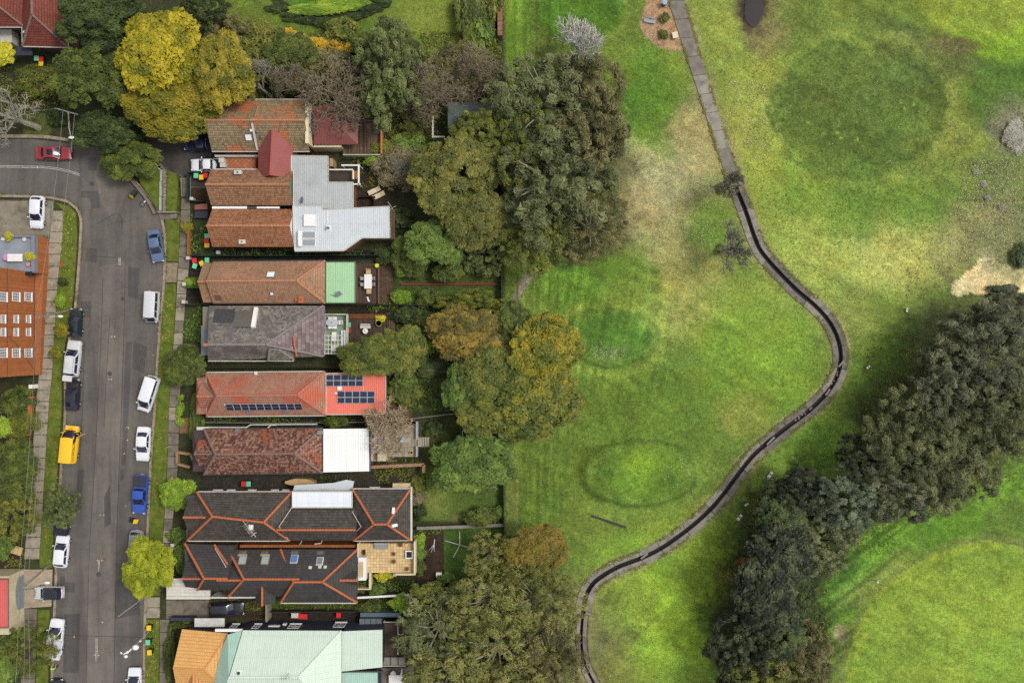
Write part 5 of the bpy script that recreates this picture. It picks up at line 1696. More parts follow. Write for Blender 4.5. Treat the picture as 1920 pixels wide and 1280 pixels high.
hw = thing('solar_water_heater', 'solar water heater with white tank and two grey collectors on the pale metal roof', 'water heater', W(575, 448, 3.7))
tk = W(561.5, 447.5, 4.0)
MB().tube([tk + Vector((0, -1.0, 0)), tk + Vector((0, -.92, 0)), tk + Vector((0, .92, 0)), tk + Vector((0, 1.0, 0))], [.22, .28, .28, .22], 12).build('tank', M_WHITE, hw, smooth=True)
for yy in (440.2, 454.8):
    fr = part('collector', M_WHITE, hw, W(565.5, yy + 6.8, 3.85)[:2] + (3.72,), W(592, yy - 6.8, 3.85)[:2] + (3.86,))
    part('glass', gloss('collector glass', A(150, 154, 160), .15), fr, W(567, yy + 5.8, 3.87)[:2] + (3.86,), W(590.6, yy - 5.8, 3.87)[:2] + (3.875,))
part('side_deck', D_BROWN2, hC, W(731.5, 447, 3.2)[:2] + (2.4,), W(739, 392, 3.2)[:2] + (2.5,))
# ---- D
hD = thing('house', 'soft brown tiled house with hipped rear and pale green flat annexe', 'house', W(500, 530))
roof(hD, [(399, 491), (609, 489), (609, 568), (399, 568)], 3.3, 5.6, 0, 3.1, T_D, cap=C_TERRA, wall=M_BRICK_B, gmat=M_CREAM, gutter=M_GUT_D)
roof(hD, [(381, 493), (404, 493), (404, 567), (381, 567)], 2.9, 4.8, 0, 0, T_D, cap=C_TERRA, gmat=M_CREAM, name='porch_roof', wall=M_BRICK_B)
skylight(hD, 508, 516, .9, .85); skylight(hD, 510, 549.5, .35, .35)
slab_on(hD, 409, 558, .75, .8, .05, plain('replacement tile patch', A(112, 84, 72), .8), 'roof_patch')
chimney(hD, 566, 562, .5, .7, .4, C_ORANGE)
part('ridge_vent', C_ORANGE, hD, W(553, 563.5, 3.9)[:2] + (3.4,), W(567, 560.5, 3.9)[:2] + (3.9,))
flat_roof(hD, [(611, 491), (666, 491), (666, 568), (611, 568)], 3.2, S_GREEN, M_BRICK_B, edge=M_GUT_G, name='annexe_roof')
q = W(636, 551, 3.5)
od = MB().cyl(q, .04, 3.2, 3.7, 6).build('dish_mount', M_LEAD, hD)
MB().lathe((q.x, q.y), [(.05, 3.7), (.3, 3.78), (.36, 3.86)], 12).build('satellite_dish', M_LEAD, od)
MB().tube([W(620, 552, 3.3), W(628, 556, 3.32), W(636, 551, 3.4), W(643, 551, 3.5)], .025, 5).build('dish_cable', M_GUT_D, od)
dk = thing('deck', 'dark timber deck with a white dining table behind the pale green roof', 'deck', W(690, 530))
MB().prism(PX([(668, 494), (710, 494), (710, 569), (668, 569)], .7), .1, .7).build('floor', D_BROWN, dk)
part('rail', plain('deck rail timber', A(120, 92, 72), .7), dk, W(709, 569, 1.1)[:2] + (.7,), W(711, 494, 1.1)[:2] + (1.2,))
# ---- E slate house inside the marked lot
hE = thing('house', 'grey slate roofed house with white parapet and purple grey rear hip', 'house', W(490, 625))
nw, ne, se, sw = W(392, 573, 3.3), W(606, 573, 3.3), W(606, 668, 3.3), W(390, 676, 3.3)
r0, r1 = W(389, 646, 5.9), W(499, 646, 5.9)
faces = [[nw, r0, r1, ne], [se, r1, r0, sw], [sw, r0, nw]]
thick_faces(faces[:2], .14).build('roof', T_E, hE, uv=True)
thick_faces([[ne, r1, se]], .15).build('rear_hip', T_E2, hE, uv=True)
MB().add(faces[2], [(0, 1, 2)]).build('gable', M_LEAD, hE)
reg(faces[:2] + [[ne, r1, se]])
ridge_cap(hE, r0, r1, C_GREY); ridge_cap(hE, ne, r1, C_GREY); ridge_cap(hE, se, r1, C_GREY)
MB().prism([W(398, 578, 3.3)[:2], W(600, 578, 3.3)[:2], W(600, 662, 3.3)[:2], W(397, 669, 3.3)[:2]], 0, 3.2).build('wall', M_BRICK_B, hE)
slab_on(hE, 461, 599, 2.5, 2.4, .28, tiles('greenish slate tiles', [A(104, 100, 92), A(128, 122, 112), A(146, 140, 128)], None, width=.3), 'raised_bay')
slab_on(hE, 420, 592, 2.6, 2.0, .05, plain('dark slate patch', A(72, 70, 74), .8, .3, 3), 'roof_patch')
slab_on(hE, 478.5, 597, .5, 2.9, .42, M_WHITE, 'party_parapet')
slab_on(hE, 442.5, 599, .22, 2.4, .2, M_LEAD, 'flashing')
roof(hE, [(503, 634), (551, 632), (551, 674), (503, 676)], 3.75, 5.2, .6, 1.6, T_E, cap=C_GREY, name='side_hip')
MB().tube([W(551, 631, 4.9), W(552, 645, 5.1), W(556, 667, 4.2)], .13, 6).build('ridge_cap', C_ORANGE, hE)
MB().obox(W(386, 646, 5.9), (.6, .35, .25)).build('ridge_end', C_ORANGE, hE)
flat_roof(hE, [(380, 575), (398, 575), (398, 614), (380, 614)], 2.9, S_SLATEG, M_BRICK_D, name='verandah_roof')
part('verandah_trim', M_LEAD, hE, W(377, 666, 3)[:2] + (2.7,), W(390, 610, 3)[:2] + (3.0,))
part('gutter', M_GUT_W, hE, W(390, 677.5, 3.2)[:2] + (3.05,), W(551, 675.8, 3.2)[:2] + (3.2,))
part('fascia', plain('mauve fascia', A(140, 118, 140), .7), hE, W(606.4, 668, 3.2)[:2] + (2.9,), W(608.5, 573, 3.2)[:2] + (3.25,))
dk = thing('terrace_deck', 'grey green roof terrace with white rails behind the slate house', 'deck', W(630, 625))
MB().prism(PX([(608, 589), (650, 589), (650, 664), (608, 664)], 1.4), 0, 1.4).build('floor', D_GREEN, dk)
for a, b in (((608, 590), (651, 588.3)), ((649.4, 664), (651.4, 588)), ((607.3, 664), (608.8, 588))):
    part('rail', plain('pale rail', A(196, 206, 184), .7), dk, W(a[0], a[1], 2.3)[:2] + (1.4,), W(b[0], b[1], 2.3)[:2] + (2.35,))
pg = thing('pergola', 'white lattice pergola over the southern end of the grey green terrace', 'pergola', W(625, 645, 1.4))
M_LAT = plain('white lattice', A(214, 218, 200), .7, .1)
for k in range(5):
    part('rafter', M_LAT, pg, W(608, 628.6 + k * 8.4, 3.4)[:2] + (3.38,), W(641, 629.5 + k * 8.4, 3.4)[:2] + (3.46,))
for k in range(6):
    part('beam', M_LAT, pg, W(608.6 + k * 6.2, 664, 3.4)[:2] + (3.30,), W(609.5 + k * 6.2, 627.5, 3.4)[:2] + (3.37,))
for x, y in ((609, 629), (609, 663), (640, 629), (640, 663)):
    q = W(x, y, 3.3); MB().obox((q.x, q.y, 2.35), (.1, .1, 1.9)).build('post', M_LAT, pg)
dk = thing('deck', 'dark brown sunken deck with a white bench and round table', 'deck', W(690, 612))
MB().prism(PX([(655, 588), (724, 588), (724, 650), (655, 650)], .35), .02, .35).build('floor', D_BROWN, dk)
for k in range(4):
    part('step', D_BROWN2, dk, W(725 + k * 4, 650, .3)[:2] + (.0,), W(728.4 + k * 4, 586, .3)[:2] + (.33 - k * .05,))
part('planter', plain('rust planter soil', A(118, 70, 44), .9, .4, 3), dk, W(655, 597, .5)[:2] + (.36,), W(718, 589, .5)[:2] + (.55,))
# ---- F red house with solar
hF = thing('house', 'red tiled house with salmon metal annexe carrying solar panels', 'house', W(500, 738))
roof(hF, [(387, 699), (608, 697), (611, 778), (388, 780)], 3.3, 5.7, 2.2, 3.0, T_F, cap=C_SALMON, wall=M_BRICK_D, gutter=M_GUT_W)
roof(hF, [(368, 706), (394, 706), (394, 776), (368, 776)], 2.9, 3.9, .8, 0, T_F, cap=None, name='porch_roof', wall=M_BRICK_D)
roof(hF, [(377, 718), (420, 718), (420, 765), (377, 765)], 3.4, 4.9, 0, 0, T_F, cap=C_TERRA, name='front_gable', gmat=M_CREAM, cr=.1)
MB().tube([W(383, 717, 3.75), W(400, 741, 4.95), W(384, 765, 3.75)], .06, 5).build('valley_flashing', C_GREY, hF)
flat_roof(hF, [(611, 700), (723, 698), (723, 776), (611, 777)], 3.3, S_SALMON, M_BRICK_D, edge=M_GUT_W, name='annexe_roof')
M_PANEL = gloss('solar cell glass', A(40, 46, 66), .12, spec=.6)
M_PFRAME = plain('aluminium panel frame', A(190, 196, 204), .4, .08)
def solar(label, px0, py0, px1, py1, nxp, nyp, split):
    cxp, cyp = (px0 + px1) / 2, (py0 + py1) / 2
    q, n, h, s = on_slope(cxp, cyp)
    if h.x < 0: h = -h; s = n.cross(h)
    root = thing('solar_array', label, 'solar panels', q)
    w = (px1 - px0) / S * (1 - q.z / H); d = (py1 - py0) / S * (1 - q.z / H)
    pw, pd = w / nxp, d / nyp
    def bx(u0, u1, v0, v1, a, b):
        return MB().add([q + h * u + s * v + n * z for z in (a, b) for u, v in ((u0, v0), (u1, v0), (u1, v1), (u0, v1))],
                        [(0, 3, 2, 1), (4, 5, 6, 7), (0, 1, 5, 4), (1, 2, 6, 5), (2, 3, 7, 6), (3, 0, 4, 7)])
    for i in range(nxp):
        for j in range(nyp):
            u0, v0 = -w / 2 + i * pw, -d / 2 + j * pd
            fr = bx(u0 + .01, u0 + pw - .01, v0 + .01, v0 + pd - .01, .10, .14).build('panel', M_PFRAME, root)
            for k in range(split):
                vv0 = v0 + .045 + k * (pd - .06) / split
                bx(u0 + .045, u0 + pw - .045, vv0, vv0 + (pd - .06) / split - .03, .14, .147).build('cell_sheet', M_PANEL, fr)
    return root
solar('row of ten dark solar panels on the red tiled slope', 424, 753, 567, 770, 10, 1, 2)
solar('northern block of solar panels on the salmon metal roof', 612, 702, 681, 724, 5, 2, 1)
solar('southern block of solar panels on the salmon metal roof', 633, 733, 703, 756, 5, 2, 1)
slab_on(hF, 637, 727.5, .55, .5, .18, M_WHITE, 'fan_box'); slab_on(hF, 630, 736.5, .3, .2, .12, M_WHITE, 'junction_box')
for x in (466, 535.5): slab_on(hF, x, 772.5, .65, .38, .1, M_LEAD, 'vent_tile')
slab_on(hF, 480.5, 701, .35, .35, .3, M_WHITE, 'vent_box'); slab_on(hF, 423, 758, .35, .15, .1, M_WHITE, 'isolator')
part('roof_conduit', M_WHITE, hF, W(681, 733, 3.4)[:2] + (3.3,), W(681.6, 724, 3.4)[:2] + (3.36,))
# ---- G maroon house with white roof
hG = thing('house', 'mottled maroon tiled house with a plain white flat roof at the rear', 'house', W(500, 848))
roof(hG, [(383, 805), (604, 803), (604, 886), (383, 889)], 3.3, 5.7, 2.3, 3.0, T_G, cap=C_MAROON, wall=M_BRICK_B, gutter=M_GUT_D)
roof(hG, [(361, 807), (386, 807), (386, 884), (361, 884)], 2.8, 3.5, .9, 0, tiles('plain maroon tiles', [A(78, 62, 68), A(96, 78, 82)], None, var=.3), cap=None, name='porch_roof', wall=M_BRICK_B)
roof(hG, [(372, 824), (418, 824), (418, 872), (372, 872)], 3.4, 4.9, 0, 0, T_G, cap=C_MAROON, name='front_gable', gmat=M_CREAM, cr=.1)
MB().tube([W(380, 825, 3.75), W(398, 853, 4.95), W(383, 871, 3.75)], .06, 5).build('valley_flashing', C_GREY, hG)
flat_roof(hG, [(606, 804), (691, 803), (692, 883), (606, 885)], 3.5, S_WHITE, M_BRICK_D, name='rear_roof')
part('fascia', plain('mauve grey fascia', A(96, 88, 106), .6), hG, W(692, 883, 3.4)[:2] + (3.0,), W(695, 803, 3.4)[:2] + (3.4,))
part('porch_awning', M_GUT_W, hG, W(368, 806, 2.9)[:2] + (2.7,), W(393, 800, 2.9)[:2] + (2.8,))
wallN = W(0, 806, 3.3).y - .4
for x, w in ((480, 1.0), (541, 1.2), (571, 1.2)):
    wall_window(hG, (W(x, 800, 2).x, wallN), w, 1.2, 2.4, (0, 1))
MB().tube([W(393, 801, 2.9), W(462, 801, 2.9), W(470, 796, 2.4), W(595, 795, 2.4)], .09, 6).build('drain_pipe', M_GUT_W, hG)
MB().tube([W(500, 804, 3.1), W(508, 796.5, 2.4), W(518, 796.5, 2.4)], .07, 6).build('drain_pipe', M_WHITE, hG)
slab_on(hG, 445, 808, .55, .6, .18, M_LEAD, 'roof_vent')
slab_on(hG, 599, 810, .5, .9, .3, M_LEAD, 'ac_unit')
tr = thing('terrace', 'narrow pale cream terrace with parapet behind the white roof', 'terrace', W(708, 830))
MB().prism(PX([(694, 797), (723, 797), (723, 864), (694, 864)], 1.9), 0, 1.9).build('floor', D_PALE, tr)
part('parapet', M_CREAM, tr, W(721.5, 848, 2.6)[:2] + (0,), W(724, 795, 2.6)[:2] + (2.7,))
part('parapet', M_CREAM, tr, W(692, 798, 2.6)[:2] + (0,), W(721.3, 795, 2.6)[:2] + (2.7,))
part('rail', plain('rail brown', A(96, 80, 66), .7), tr, W(705, 864, 2.6)[:2] + (1.9,), W(706.4, 850, 2.6)[:2] + (2.7,))
ts = thing('stone_terrace', 'weathered stone paved terrace beneath the pale leafless tree', 'terrace', W(755, 830))
MB().prism(PX([(725, 797), (782, 797), (782, 856), (725, 856)], .8), 0, .8).build('floor', D_STONE, ts)
part('edge_wall', plain('mauve grey rail', A(176, 176, 190), .7), ts, W(780, 823, 1.4)[:2] + (.2,), W(783, 790, 1.4)[:2] + (1.5,))
part('edge_wall', plain('mauve grey rail', A(176, 176, 190), .7), ts, W(780, 856, 1.4)[:2] + (.2,), W(783, 836, 1.4)[:2] + (1.5,))
gs = thing('garden_steps', 'pale timber garden steps leading down from the stone terrace', 'steps', W(795, 829))
for k in range(5):
    part('tread', plain('pale timber tread', A(186, 176, 154), .8, .25), gs, W(783.5 + k * 4.2, 836, .6)[:2] + (.0,), W(786.8 + k * 4.2, 821, .6)[:2] + (.72 - k * .13,))
for yy in (820, 836.6):
    MB().tube([W(783, yy, 1.5), W(806, yy, .9)], .04, 5).build('handrail', plain('pale timber tread', A(186, 176, 154)), gs)
# ---- H charcoal house with orange ridges (north one)
hH = thing('house', 'charcoal tiled house with orange ridges and a white clerestory roof strip', 'house', W(550, 968))
W_H = M_BRICK_B
nw, ne, se, sw = W(369, 922, 3.9), W(547, 922, 3.9), W(543, 1013, 3.9), W(351, 1013, 3.9)
r0, r1 = W(398, 968, 6.4), W(494, 979, 6.6)
fs = [[nw, r0, r1, ne], [se, r1, r0, sw], [sw, r0, nw], [ne, r1, se]]
ro = thick_faces(fs, .14).build('roof', T_H, hH, uv=True); reg(fs)
for a, b in ((r0, r1), (nw, r0), (sw, r0), (ne, r1), (se, r1)): ridge_cap(ro, a, b, C_ORANGE, .14)
roof(hH, [(352, 938), (400, 938), (400, 992), (352, 992)], 4.0, 5.5, 0, 0, T_H, cap=C_ORANGE, name='front_gable', gmat=M_CREAM, cr=.14)
flat_roof(hH, [(349, 928), (370, 928), (366, 1008), (349, 1008)], 3.6, S_DARK, W_H, name='verandah_roof')
roof(hH, [(525, 949), (672, 949), (672, 1013), (525, 1013)], 3.9, 5.6, 0, 0, T_H, cap=C_ORANGE, name='middle_roof', bias=.6, cr=.14)
flat_roof(hH, [(548, 921), (660, 921), (660, 951), (548, 951)], 4.35, sheet('striped white sheeting', A(226, 231, 240), 1.6, var=.05), W_H, edge=M_GUT_W, name='clerestory_roof')
roof(hH, [(661, 917), (769, 917), (769, 1012), (663, 1013)], 3.9, 6.5, 3.1, 2.6, T_H, cap=C_ORANGE, name='rear_roof', bias=.6, gutter=M_GUT_W, cr=.14)
for yy in (958, 984): slab_on(hH, 738, yy, .35, .8, .3, M_WHITE, 'gablet_vent')
for pl in ([(547, 951, 4.4), (523, 987, 5.65), (540, 1010, 4.2)], [(660, 958, 4.6), (677, 987, 5.65), (660, 1004, 4.4)], [(383, 986, 4.6), (396, 967, 5.5), (384, 944, 4.6)]):
    MB().tube([W(*q) for q in pl], .05, 5).build('valley_flashing', M_GUT_W, hH)
MB().prism([W(372, 926, 3.9)[:2], W(545, 926, 3.9)[:2], W(664, 921, 3.9)[:2], W(764, 921, 3.9)[:2], W(764, 1008, 3.9)[:2], W(357, 1009, 3.9)[:2]], 0, 3.8).build('wall', W_H, hH)
for (x0, x1, yy) in ((372, 547, 921.5), (543, 351, 1013.6)):
    MB().tube([W(x0, yy, 3.8), W(x1, yy, 3.8)], .09, 6).build('gutter', M_GUT_W, hH)
yN = W(0, 926, 3.9).y
for x, w in ((403, 1.2), (428, 1.0), (468, 1.0), (511, .9), (532, .9), (700, 1.2)):
    wall_window(hH, (W(x, 916, 2.4).x, yN if x < 600 else W(0, 921, 3.9).y), w, 1.3, 2.9, (0, 1))
MB().tube([W(600, 916, 3.4), W(645, 913, 3.2)], .05, 5).build('awning_frame', M_GUT_W, hH)
flat_roof(hH, [(553, 909), (625, 905), (650, 899), (664, 902), (660, 919), (549, 919)], 3.3, gloss('translucent awning', A(196, 204, 208), .3), name='side_awning')
part('ledge', plain('buff ledge', A(206, 182, 146), .8), hH, W(736, 915, 3.4)[:2] + (2.8,), W(769, 906, 3.4)[:2] + (3.3,))
part('rear_gutter', M_GUT_W, hH, W(770, 1013, 3.7)[:2] + (3.5,), W(773, 912, 3.7)[:2] + (3.8,))
an = thing('tv_antenna', 'tangled white television antenna on the charcoal roof ridge', 'antenna', hit(476, 985)[0])
q = hit(476, 985)[0]
MB().cyl(q, .03, q.z - .1, q.z + 2.2, 6).build('mast', M_GUT_W, an)
for k in range(3):
    a = q + Vector((-.9 + .3 * k, .9 - .2 * k, 1.5 + .3 * k)); b = q + Vector((.7 + .1 * k, -1.1 + .1 * k, 1.5 + .3 * k))
    MB().tube([a, b], .025, 5).build('boom', M_GUT_W, an)
    for t in (.2, .4, .6, .8):
        c = a.lerp(b, t); MB().tube([c + Vector((-.35, -.25, 0)), c + Vector((.35, .25, 0))], .018, 4).build('element', M_GUT_W, an)
MB().obox(q + Vector((.05, .1, 1.3)), (.5, .6, .35)).build('amplifier_box', M_WHITE, an)
# ---- I charcoal house (south one)
hI = thing('house', 'graphite tiled house with orange ridges and four roof windows', 'house', W(540, 1080))
roof(hI, [(428, 1030), (572, 1030), (572, 1118), (428, 1118)], 3.6, 6.3, 2.9, 0, T_I, cap=C_ORANGE, wall=M_BRICK_B, cr=.14)
roof(hI, [(526, 1029.5), (669.5, 1029.5), (669.5, 1129), (526, 1129)], 3.55, 6.25, 2.4, 3.9, T_I, cap=C_ORANGE, wall=M_BRICK_B, cr=.14, name='wing_roof')
roof(hI, [(347, 1019), (440, 1022), (440, 1106), (370, 1106)], 3.5, 6.0, 2.4, 0, T_I, cap=C_ORANGE, wall=M_BRICK_B, cr=.14, name='front_roof', bias=.62)
roof(hI, [(349, 1052), (398, 1052), (398, 1100), (349, 1100)], 3.5, 5.0, 0, 0, T_I, cap=C_ORANGE, name='front_gable', gmat=M_CREAM, cr=.14, bias=.55)
roof(hI, [(414, 1058), (462, 1058), (462, 1104), (414, 1104)], 4.2, 5.7, 0, 0, T_I, cap=C_ORANGE, name='side_gable', gmat=M_LEAD, cr=.14)
roof(hI, [(479, 1088), (516, 1088), (516, 1129), (479, 1129)], 3.6, 5.0, 0, 0, T_I, axis='y', cap=C_ORANGE, name='dormer_gable', gmat=M_CREAM, cr=.14)
roof(hI, [(640, 1070), (671, 1070), (671, 1096), (640, 1096)], 3.9, 5.0, 0, 0, T_I, cap=C_ORANGE, name='rear_gablet', gmat=M_CREAM, cr=.15)
ridge_cap(hI, W(402, 1021, 4.1), W(427, 1058, 5.3), C_ORANGE, .14)
MB().tube([W(403, 1027, 4.2), W(424, 1063, 5.2)], .06, 5).build('valley_flashing', M_GUT_W, hI)
flat_roof(hI, [(346, 1028), (366, 1028), (366, 1098), (346, 1098)], 3.3, S_DARK, name='verandah_roof')
for (x, y, m) in ((455, 1050, M_GREYGL), (497.5, 1050, M_GREYGL)):
    f = skylight(hI, x, y, .8, 1.0, m, plain('tan frame', A(176, 150, 118), .7)); slab_on(hI, x, y - 9, 1.2, .25, .2, plain('tan frame', A(176, 150, 118)), 'blind_box', .0, f)
skylight(hI, 552, 1048, .8, 1.0, M_BLUEGL, M_GUT_W)
f = skylight(hI, 600, 1052, .7, .9, gloss('white framed vent', A(120, 124, 130), .2), M_WHITE)
for (x, y) in ((582, 1064), (600, 1063), (610, 1063)): slab_on(hI, x, y, .4, .35, .18, M_GUT_W, 'roof_vent')
for x in (455, 497.5, 552, 600):
    slab_on(hI, x + random.uniform(-1, 1), 1036, .9, .5, .02, plain('lichen streak on tiles', A(112, 110, 104), .9, .5, 4), 'lichen_patch')
part('link_wall', M_BRICK_O, hI, W(445, 1029.5, 3.2)[:2] + (0,), W(668, 1021, 2.2)[:2] + (2.2,))
for pts in ([(428, 1119), (480, 1119)], [(526, 1130), (669, 1130)]):
    MB().tube([W(pts[0][0], pts[0][1], 3.5), W(pts[1][0], pts[1][1], 3.5)], .09, 6).build('gutter', M_GUT_W, hI)
MB().tube([W(566, 1014, 2.6), W(560, 1023, 1.9)], .06, 5).build('drain_pipe', M_WHITE, hI)
MB().tube([W(604, 1013, 2.6), W(602, 1018, 2.1), W(590, 1019, 2.0)], .07, 5).build('drain_pipe', M_WHITE, hI)
cp = thing('carport', 'whitewashed timber carport roof in front of the graphite tiled house', 'carport', W(352, 1104))
MB().prism(PX([(312, 1084), (347, 1084), (347, 1100), (394, 1104), (394, 1123), (312, 1123)], 2.3), 2.15, 2.3).build('roof', D_WHITEW, cp)
for x, y in ((314, 1086), (314, 1121), (392, 1121), (345, 1086)):
    q = W(x, y, 2.1); MB().obox((q.x, q.y, 1.07), (.12, .12, 2.15)).build('post', M_WHITE, cp)
part('white_wall', M_WHITE, hI, W(394, 1121.5, 2.6)[:2] + (0,), W(480, 1119.5, 2.6)[:2] + (2.5,))
part('fence_wing', plain('weathered grey fence', A(150, 142, 124), .85, .3), hI, W(498, 1165, 1.8)[:2] + (0,), W(501.5, 1128, 1.8)[:2] + (1.9,))
tr = thing('tiled_terrace', 'cream tiled terrace with white balustrade behind the graphite roof', 'terrace', W(725, 1045))
MB().prism(PX([(671, 1018), (777, 1018), (777, 1076), (742, 1076), (742, 1073), (671, 1073)], 2.0), 0, 2.0).build('floor', D_CREAM, tr)
for a, b in (((776, 1077), (779, 1014)), ((742, 1077.5), (775.7, 1075)), ((670, 1046), (672.5, 1018))):
    part('balustrade', M_CREAM, tr, W(a[0], a[1], 2.8)[:2] + (1.4,), W(b[0], b[1], 2.8)[:2] + (2.9,))
sh = thing('roof_hood', 'white framed cream hood beside the cream tiled terrace', 'hood', W(678, 1066))
part('frame', M_WHITE, sh, W(671, 1088, 3.2)[:2] + (2.0,), W(686, 1045, 3.2)[:2] + (3.1,))
part('panel', plain('buff panel', A(206, 178, 136), .8), sh, W(672.5, 1082, 3.2)[:2] + (3.1,), W(681, 1053, 3.2)[:2] + (3.16,))
wl = thing('garden_wall', 'low white garden wall below the cream hood', 'wall', W(683, 1095))
part('run', M_CREAM, wl, W(692, 1102, 1.2)[:2] + (0,), W(696, 1073, 1.2)[:2] + (1.3,))
part('run', M_CREAM, wl, W(671, 1104.5, 1.2)[:2] + (0,), W(696, 1102.4, 1.2)[:2] + (1.3,))
# ---- J mint house with apricot front and navy flank
hJ = thing('house', 'mint green metal roofed house with navy flank wall and apricot tiled front', 'house', W(530, 1240))
nw, ne, se, sw = W(455, 1181, 4.6), W(640, 1182, 4.6), W(640, 1360, 4.6), W(395, 1360, 4.6)
r0, r1 = W(429, 1269, 7.0), W(560, 1268, 7.0)
wq = W(395, 1262, 4.6); wq2 = W(427, 1189, 4.6)
fs = [[nw, r0, r1, ne], [se, r1, r0, sw], [ne, r1, se]]
ro = thick_faces(fs, .12).build('roof', S_MINT, hJ, uv=True)
fs2 = [[nw, wq2, r0], [wq2, wq, r0], [wq, sw, r0]]
thick_faces(fs2, .12).build('front_slope', S_MINT2, hJ, uv=True); reg(fs + fs2)
M_MCAP = plain('mint ridge flashing', A(214, 228, 214), .5, .05)
for a, b in ((r0, r1), (ne, r1), (se, r1)): ridge_cap(ro, a, b, M_MCAP, .12)
MB().tube([nw, r0], .05, 5).build('valley', M_GUT_D, ro)
MB().prism([W(455, 1185, 4.6)[:2], W(636, 1186, 4.6)[:2], W(640, 1360, 4.6)[:2], W(400, 1360, 4.6)[:2], W(400, 1262, 4.6)[:2], W(430, 1192, 4.6)[:2]], 0, 4.5).build('wall', M_NAVY, hJ)
flat_roof(hJ, [(641, 1183), (717, 1180), (717, 1250), (641, 1258)], 4.3, S_MINT, M_NAVY, name='rear_roof')
flat_roof(hJ, [(641, 1261), (708, 1255), (708, 1360), (641, 1360)], 3.7, S_MINT2, M_NAVY, name='lower_rear_roof')
part('roof_step', M_GUT_D, hJ, W(641, 1260, 4.1)[:2] + (3.6,), W(717, 1257.5, 4.1)[:2] + (4.1,))
slab_on(hJ, 448.5, 1260, .6, .6, .1, M_WHITE, 'roof_vent'); q = hit(448.5, 1260)[0]; MB().ball(q + Vector((0, 0, .25)), .2).build('vent_ball', M_NAVY, hJ, smooth=True)
aer = thing('tv_antenna', 'thin television antenna on the mint green roof', 'antenna', hit(541, 1262)[0]); q = hit(541, 1262)[0]
MB().cyl(q, .025, q.z - .1, q.z + 1.6, 5).build('mast', M_GUT_D, aer)
MB().tube([q + Vector((-.7, -.1, 1.4)), q + Vector((.6, .1, 1.4))], .018, 4).build('boom', M_GUT_D, aer)
for k in range(4): MB().tube([q + Vector((-.5 + .3 * k, -.3, 1.4)), q + Vector((-.5 + .3 * k, .3, 1.4))], .014, 4).build('element', M_GUT_D, aer)
yN = W(0, 1185, 4.6).y
for x, w, z0, z1 in ((438, .9, 1.6, 3.2), (480, .9, 1.6, 3.2), (551, 1.5, 1.6, 3.2)):
    wall_window(hJ, (W(x, 1172, 2.6).x, yN), w, z0, z1, (0, 1), (2, 2))
wall_window(hJ, (W(635, 1172, 2.6).x, yN), 1.5, 1.0, 2.7, (0, 1), (2, 2))
part('white_sill_box', M_WHITE, hJ, W(504, 1175, 2.2)[:2] + (2.1,), W(525, 1171, 2.2)[:2] + (2.5,))
wq_ = W(534, 1170, 1.8); part('meter_box', M_WHITE, hJ, (wq_.x - .22, yN, 1.5), (wq_.x + .22, yN + .2, 2.0))
# bay glazing on the navy flank
bay = MB().prism([W(672, 1176, 1.6)[:2], W(716, 1174, 1.6)[:2], W(718, 1158, 1.6)[:2], W(675, 1158, 1.6)[:2]], 0, 1.6).build('lean_to', M_NAVY, hJ)
for k in range(4):
    part('glass_panel', gloss('smoky glass', A(112, 118, 124), .15), bay, W(674 + k * 10.6, 1174, 1.7)[:2] + (1.6,), W(683.4 + k * 10.6, 1160, 1.7)[:2] + (1.66,))
part('rear_screen', gloss('blue grey screen', A(88, 104, 118), .3), hJ, W(675, 1157, 1.9)[:2] + (0,), W(750, 1149.5, 1.9)[:2] + (1.7,))
part('front_wing_roof', plain('pale grey membrane', A(206, 206, 200), .7), hJ, W(364, 1175, 2.6)[:2] + (2.3,), W(420, 1159, 2.6)[:2] + (2.5,))
part('front_wing', M_NAVY, hJ, W(320, 1163, 1.0)[:2] + (0,), W(364, 1157, 1.0)[:2] + (1.1,))
part('bargeboard', M_WHITE, hJ, W(403, 1184, 4.5)[:2] + (4.2,), W(454, 1179, 4.5)[:2] + (4.45,))
roof(hJ, [(341, 1179), (427, 1187), (427, 1300), (333, 1300)], 4.0, 6.1, 0, 2.2, T_J, cap=plain('apricot ridge', A(214, 152, 92), .8), wall=M_NAVY, name='apricot_roof', gmat=M_WHITE, cr=.1)
roof(hJ, [(340, 1250), (404, 1240), (408, 1370), (340, 1370)], 3.9, 5.7, 0, 0, tiles('deeper apricot tiles', [A(200, 140, 88), A(214, 156, 102)], None, var=.4, width=.3, course=.42), axis='y', cap=plain('apricot ridge', A(214, 152, 92)), name='front_gable', cr=.1)
MB().tube([W(338, 1197, 4.0), W(327, 1244, 4.2), W(342, 1267, 4.0)], .07, 5).build('white_barge', M_WHITE, hJ)
dk = thing('deck', 'dark brown rear deck with white rail behind the mint roof', 'deck', W(740, 1205))
MB().prism(PX([(718, 1165), (760, 1165), (760, 1232), (718, 1232)], 1.8), 1.5, 1.8).build('floor', D_BROWN, dk)
for k in range(12):
    y0 = 1164 + k * 5.2
    part('rail', M_GUT_W, dk, W(745.2, y0 + 5, 2.6)[:2] + (2.5,), W(746.8, y0 + .4, 2.6)[:2] + (2.62,))
for y in (1164, 1195, 1225): part('post', M_GUT_W, dk, W(745.4, y + 1, 2.6)[:2] + (1.8,), W(746.6, y, 2.6)[:2] + (2.5,))
part('rail', M_GUT_W, dk, W(719, 1166, 2.6)[:2] + (2.5,), W(745, 1165, 2.6)[:2] + (2.62,))
part('post', M_GUT_W, dk, W(719, 1166, 2.6)[:2] + (1.8,), W(720, 1165, 2.6)[:2] + (2.5,))
pg2 = thing('glass_awning', 'three paned glass awning below the dark brown rear deck', 'awning', W(740, 1240))
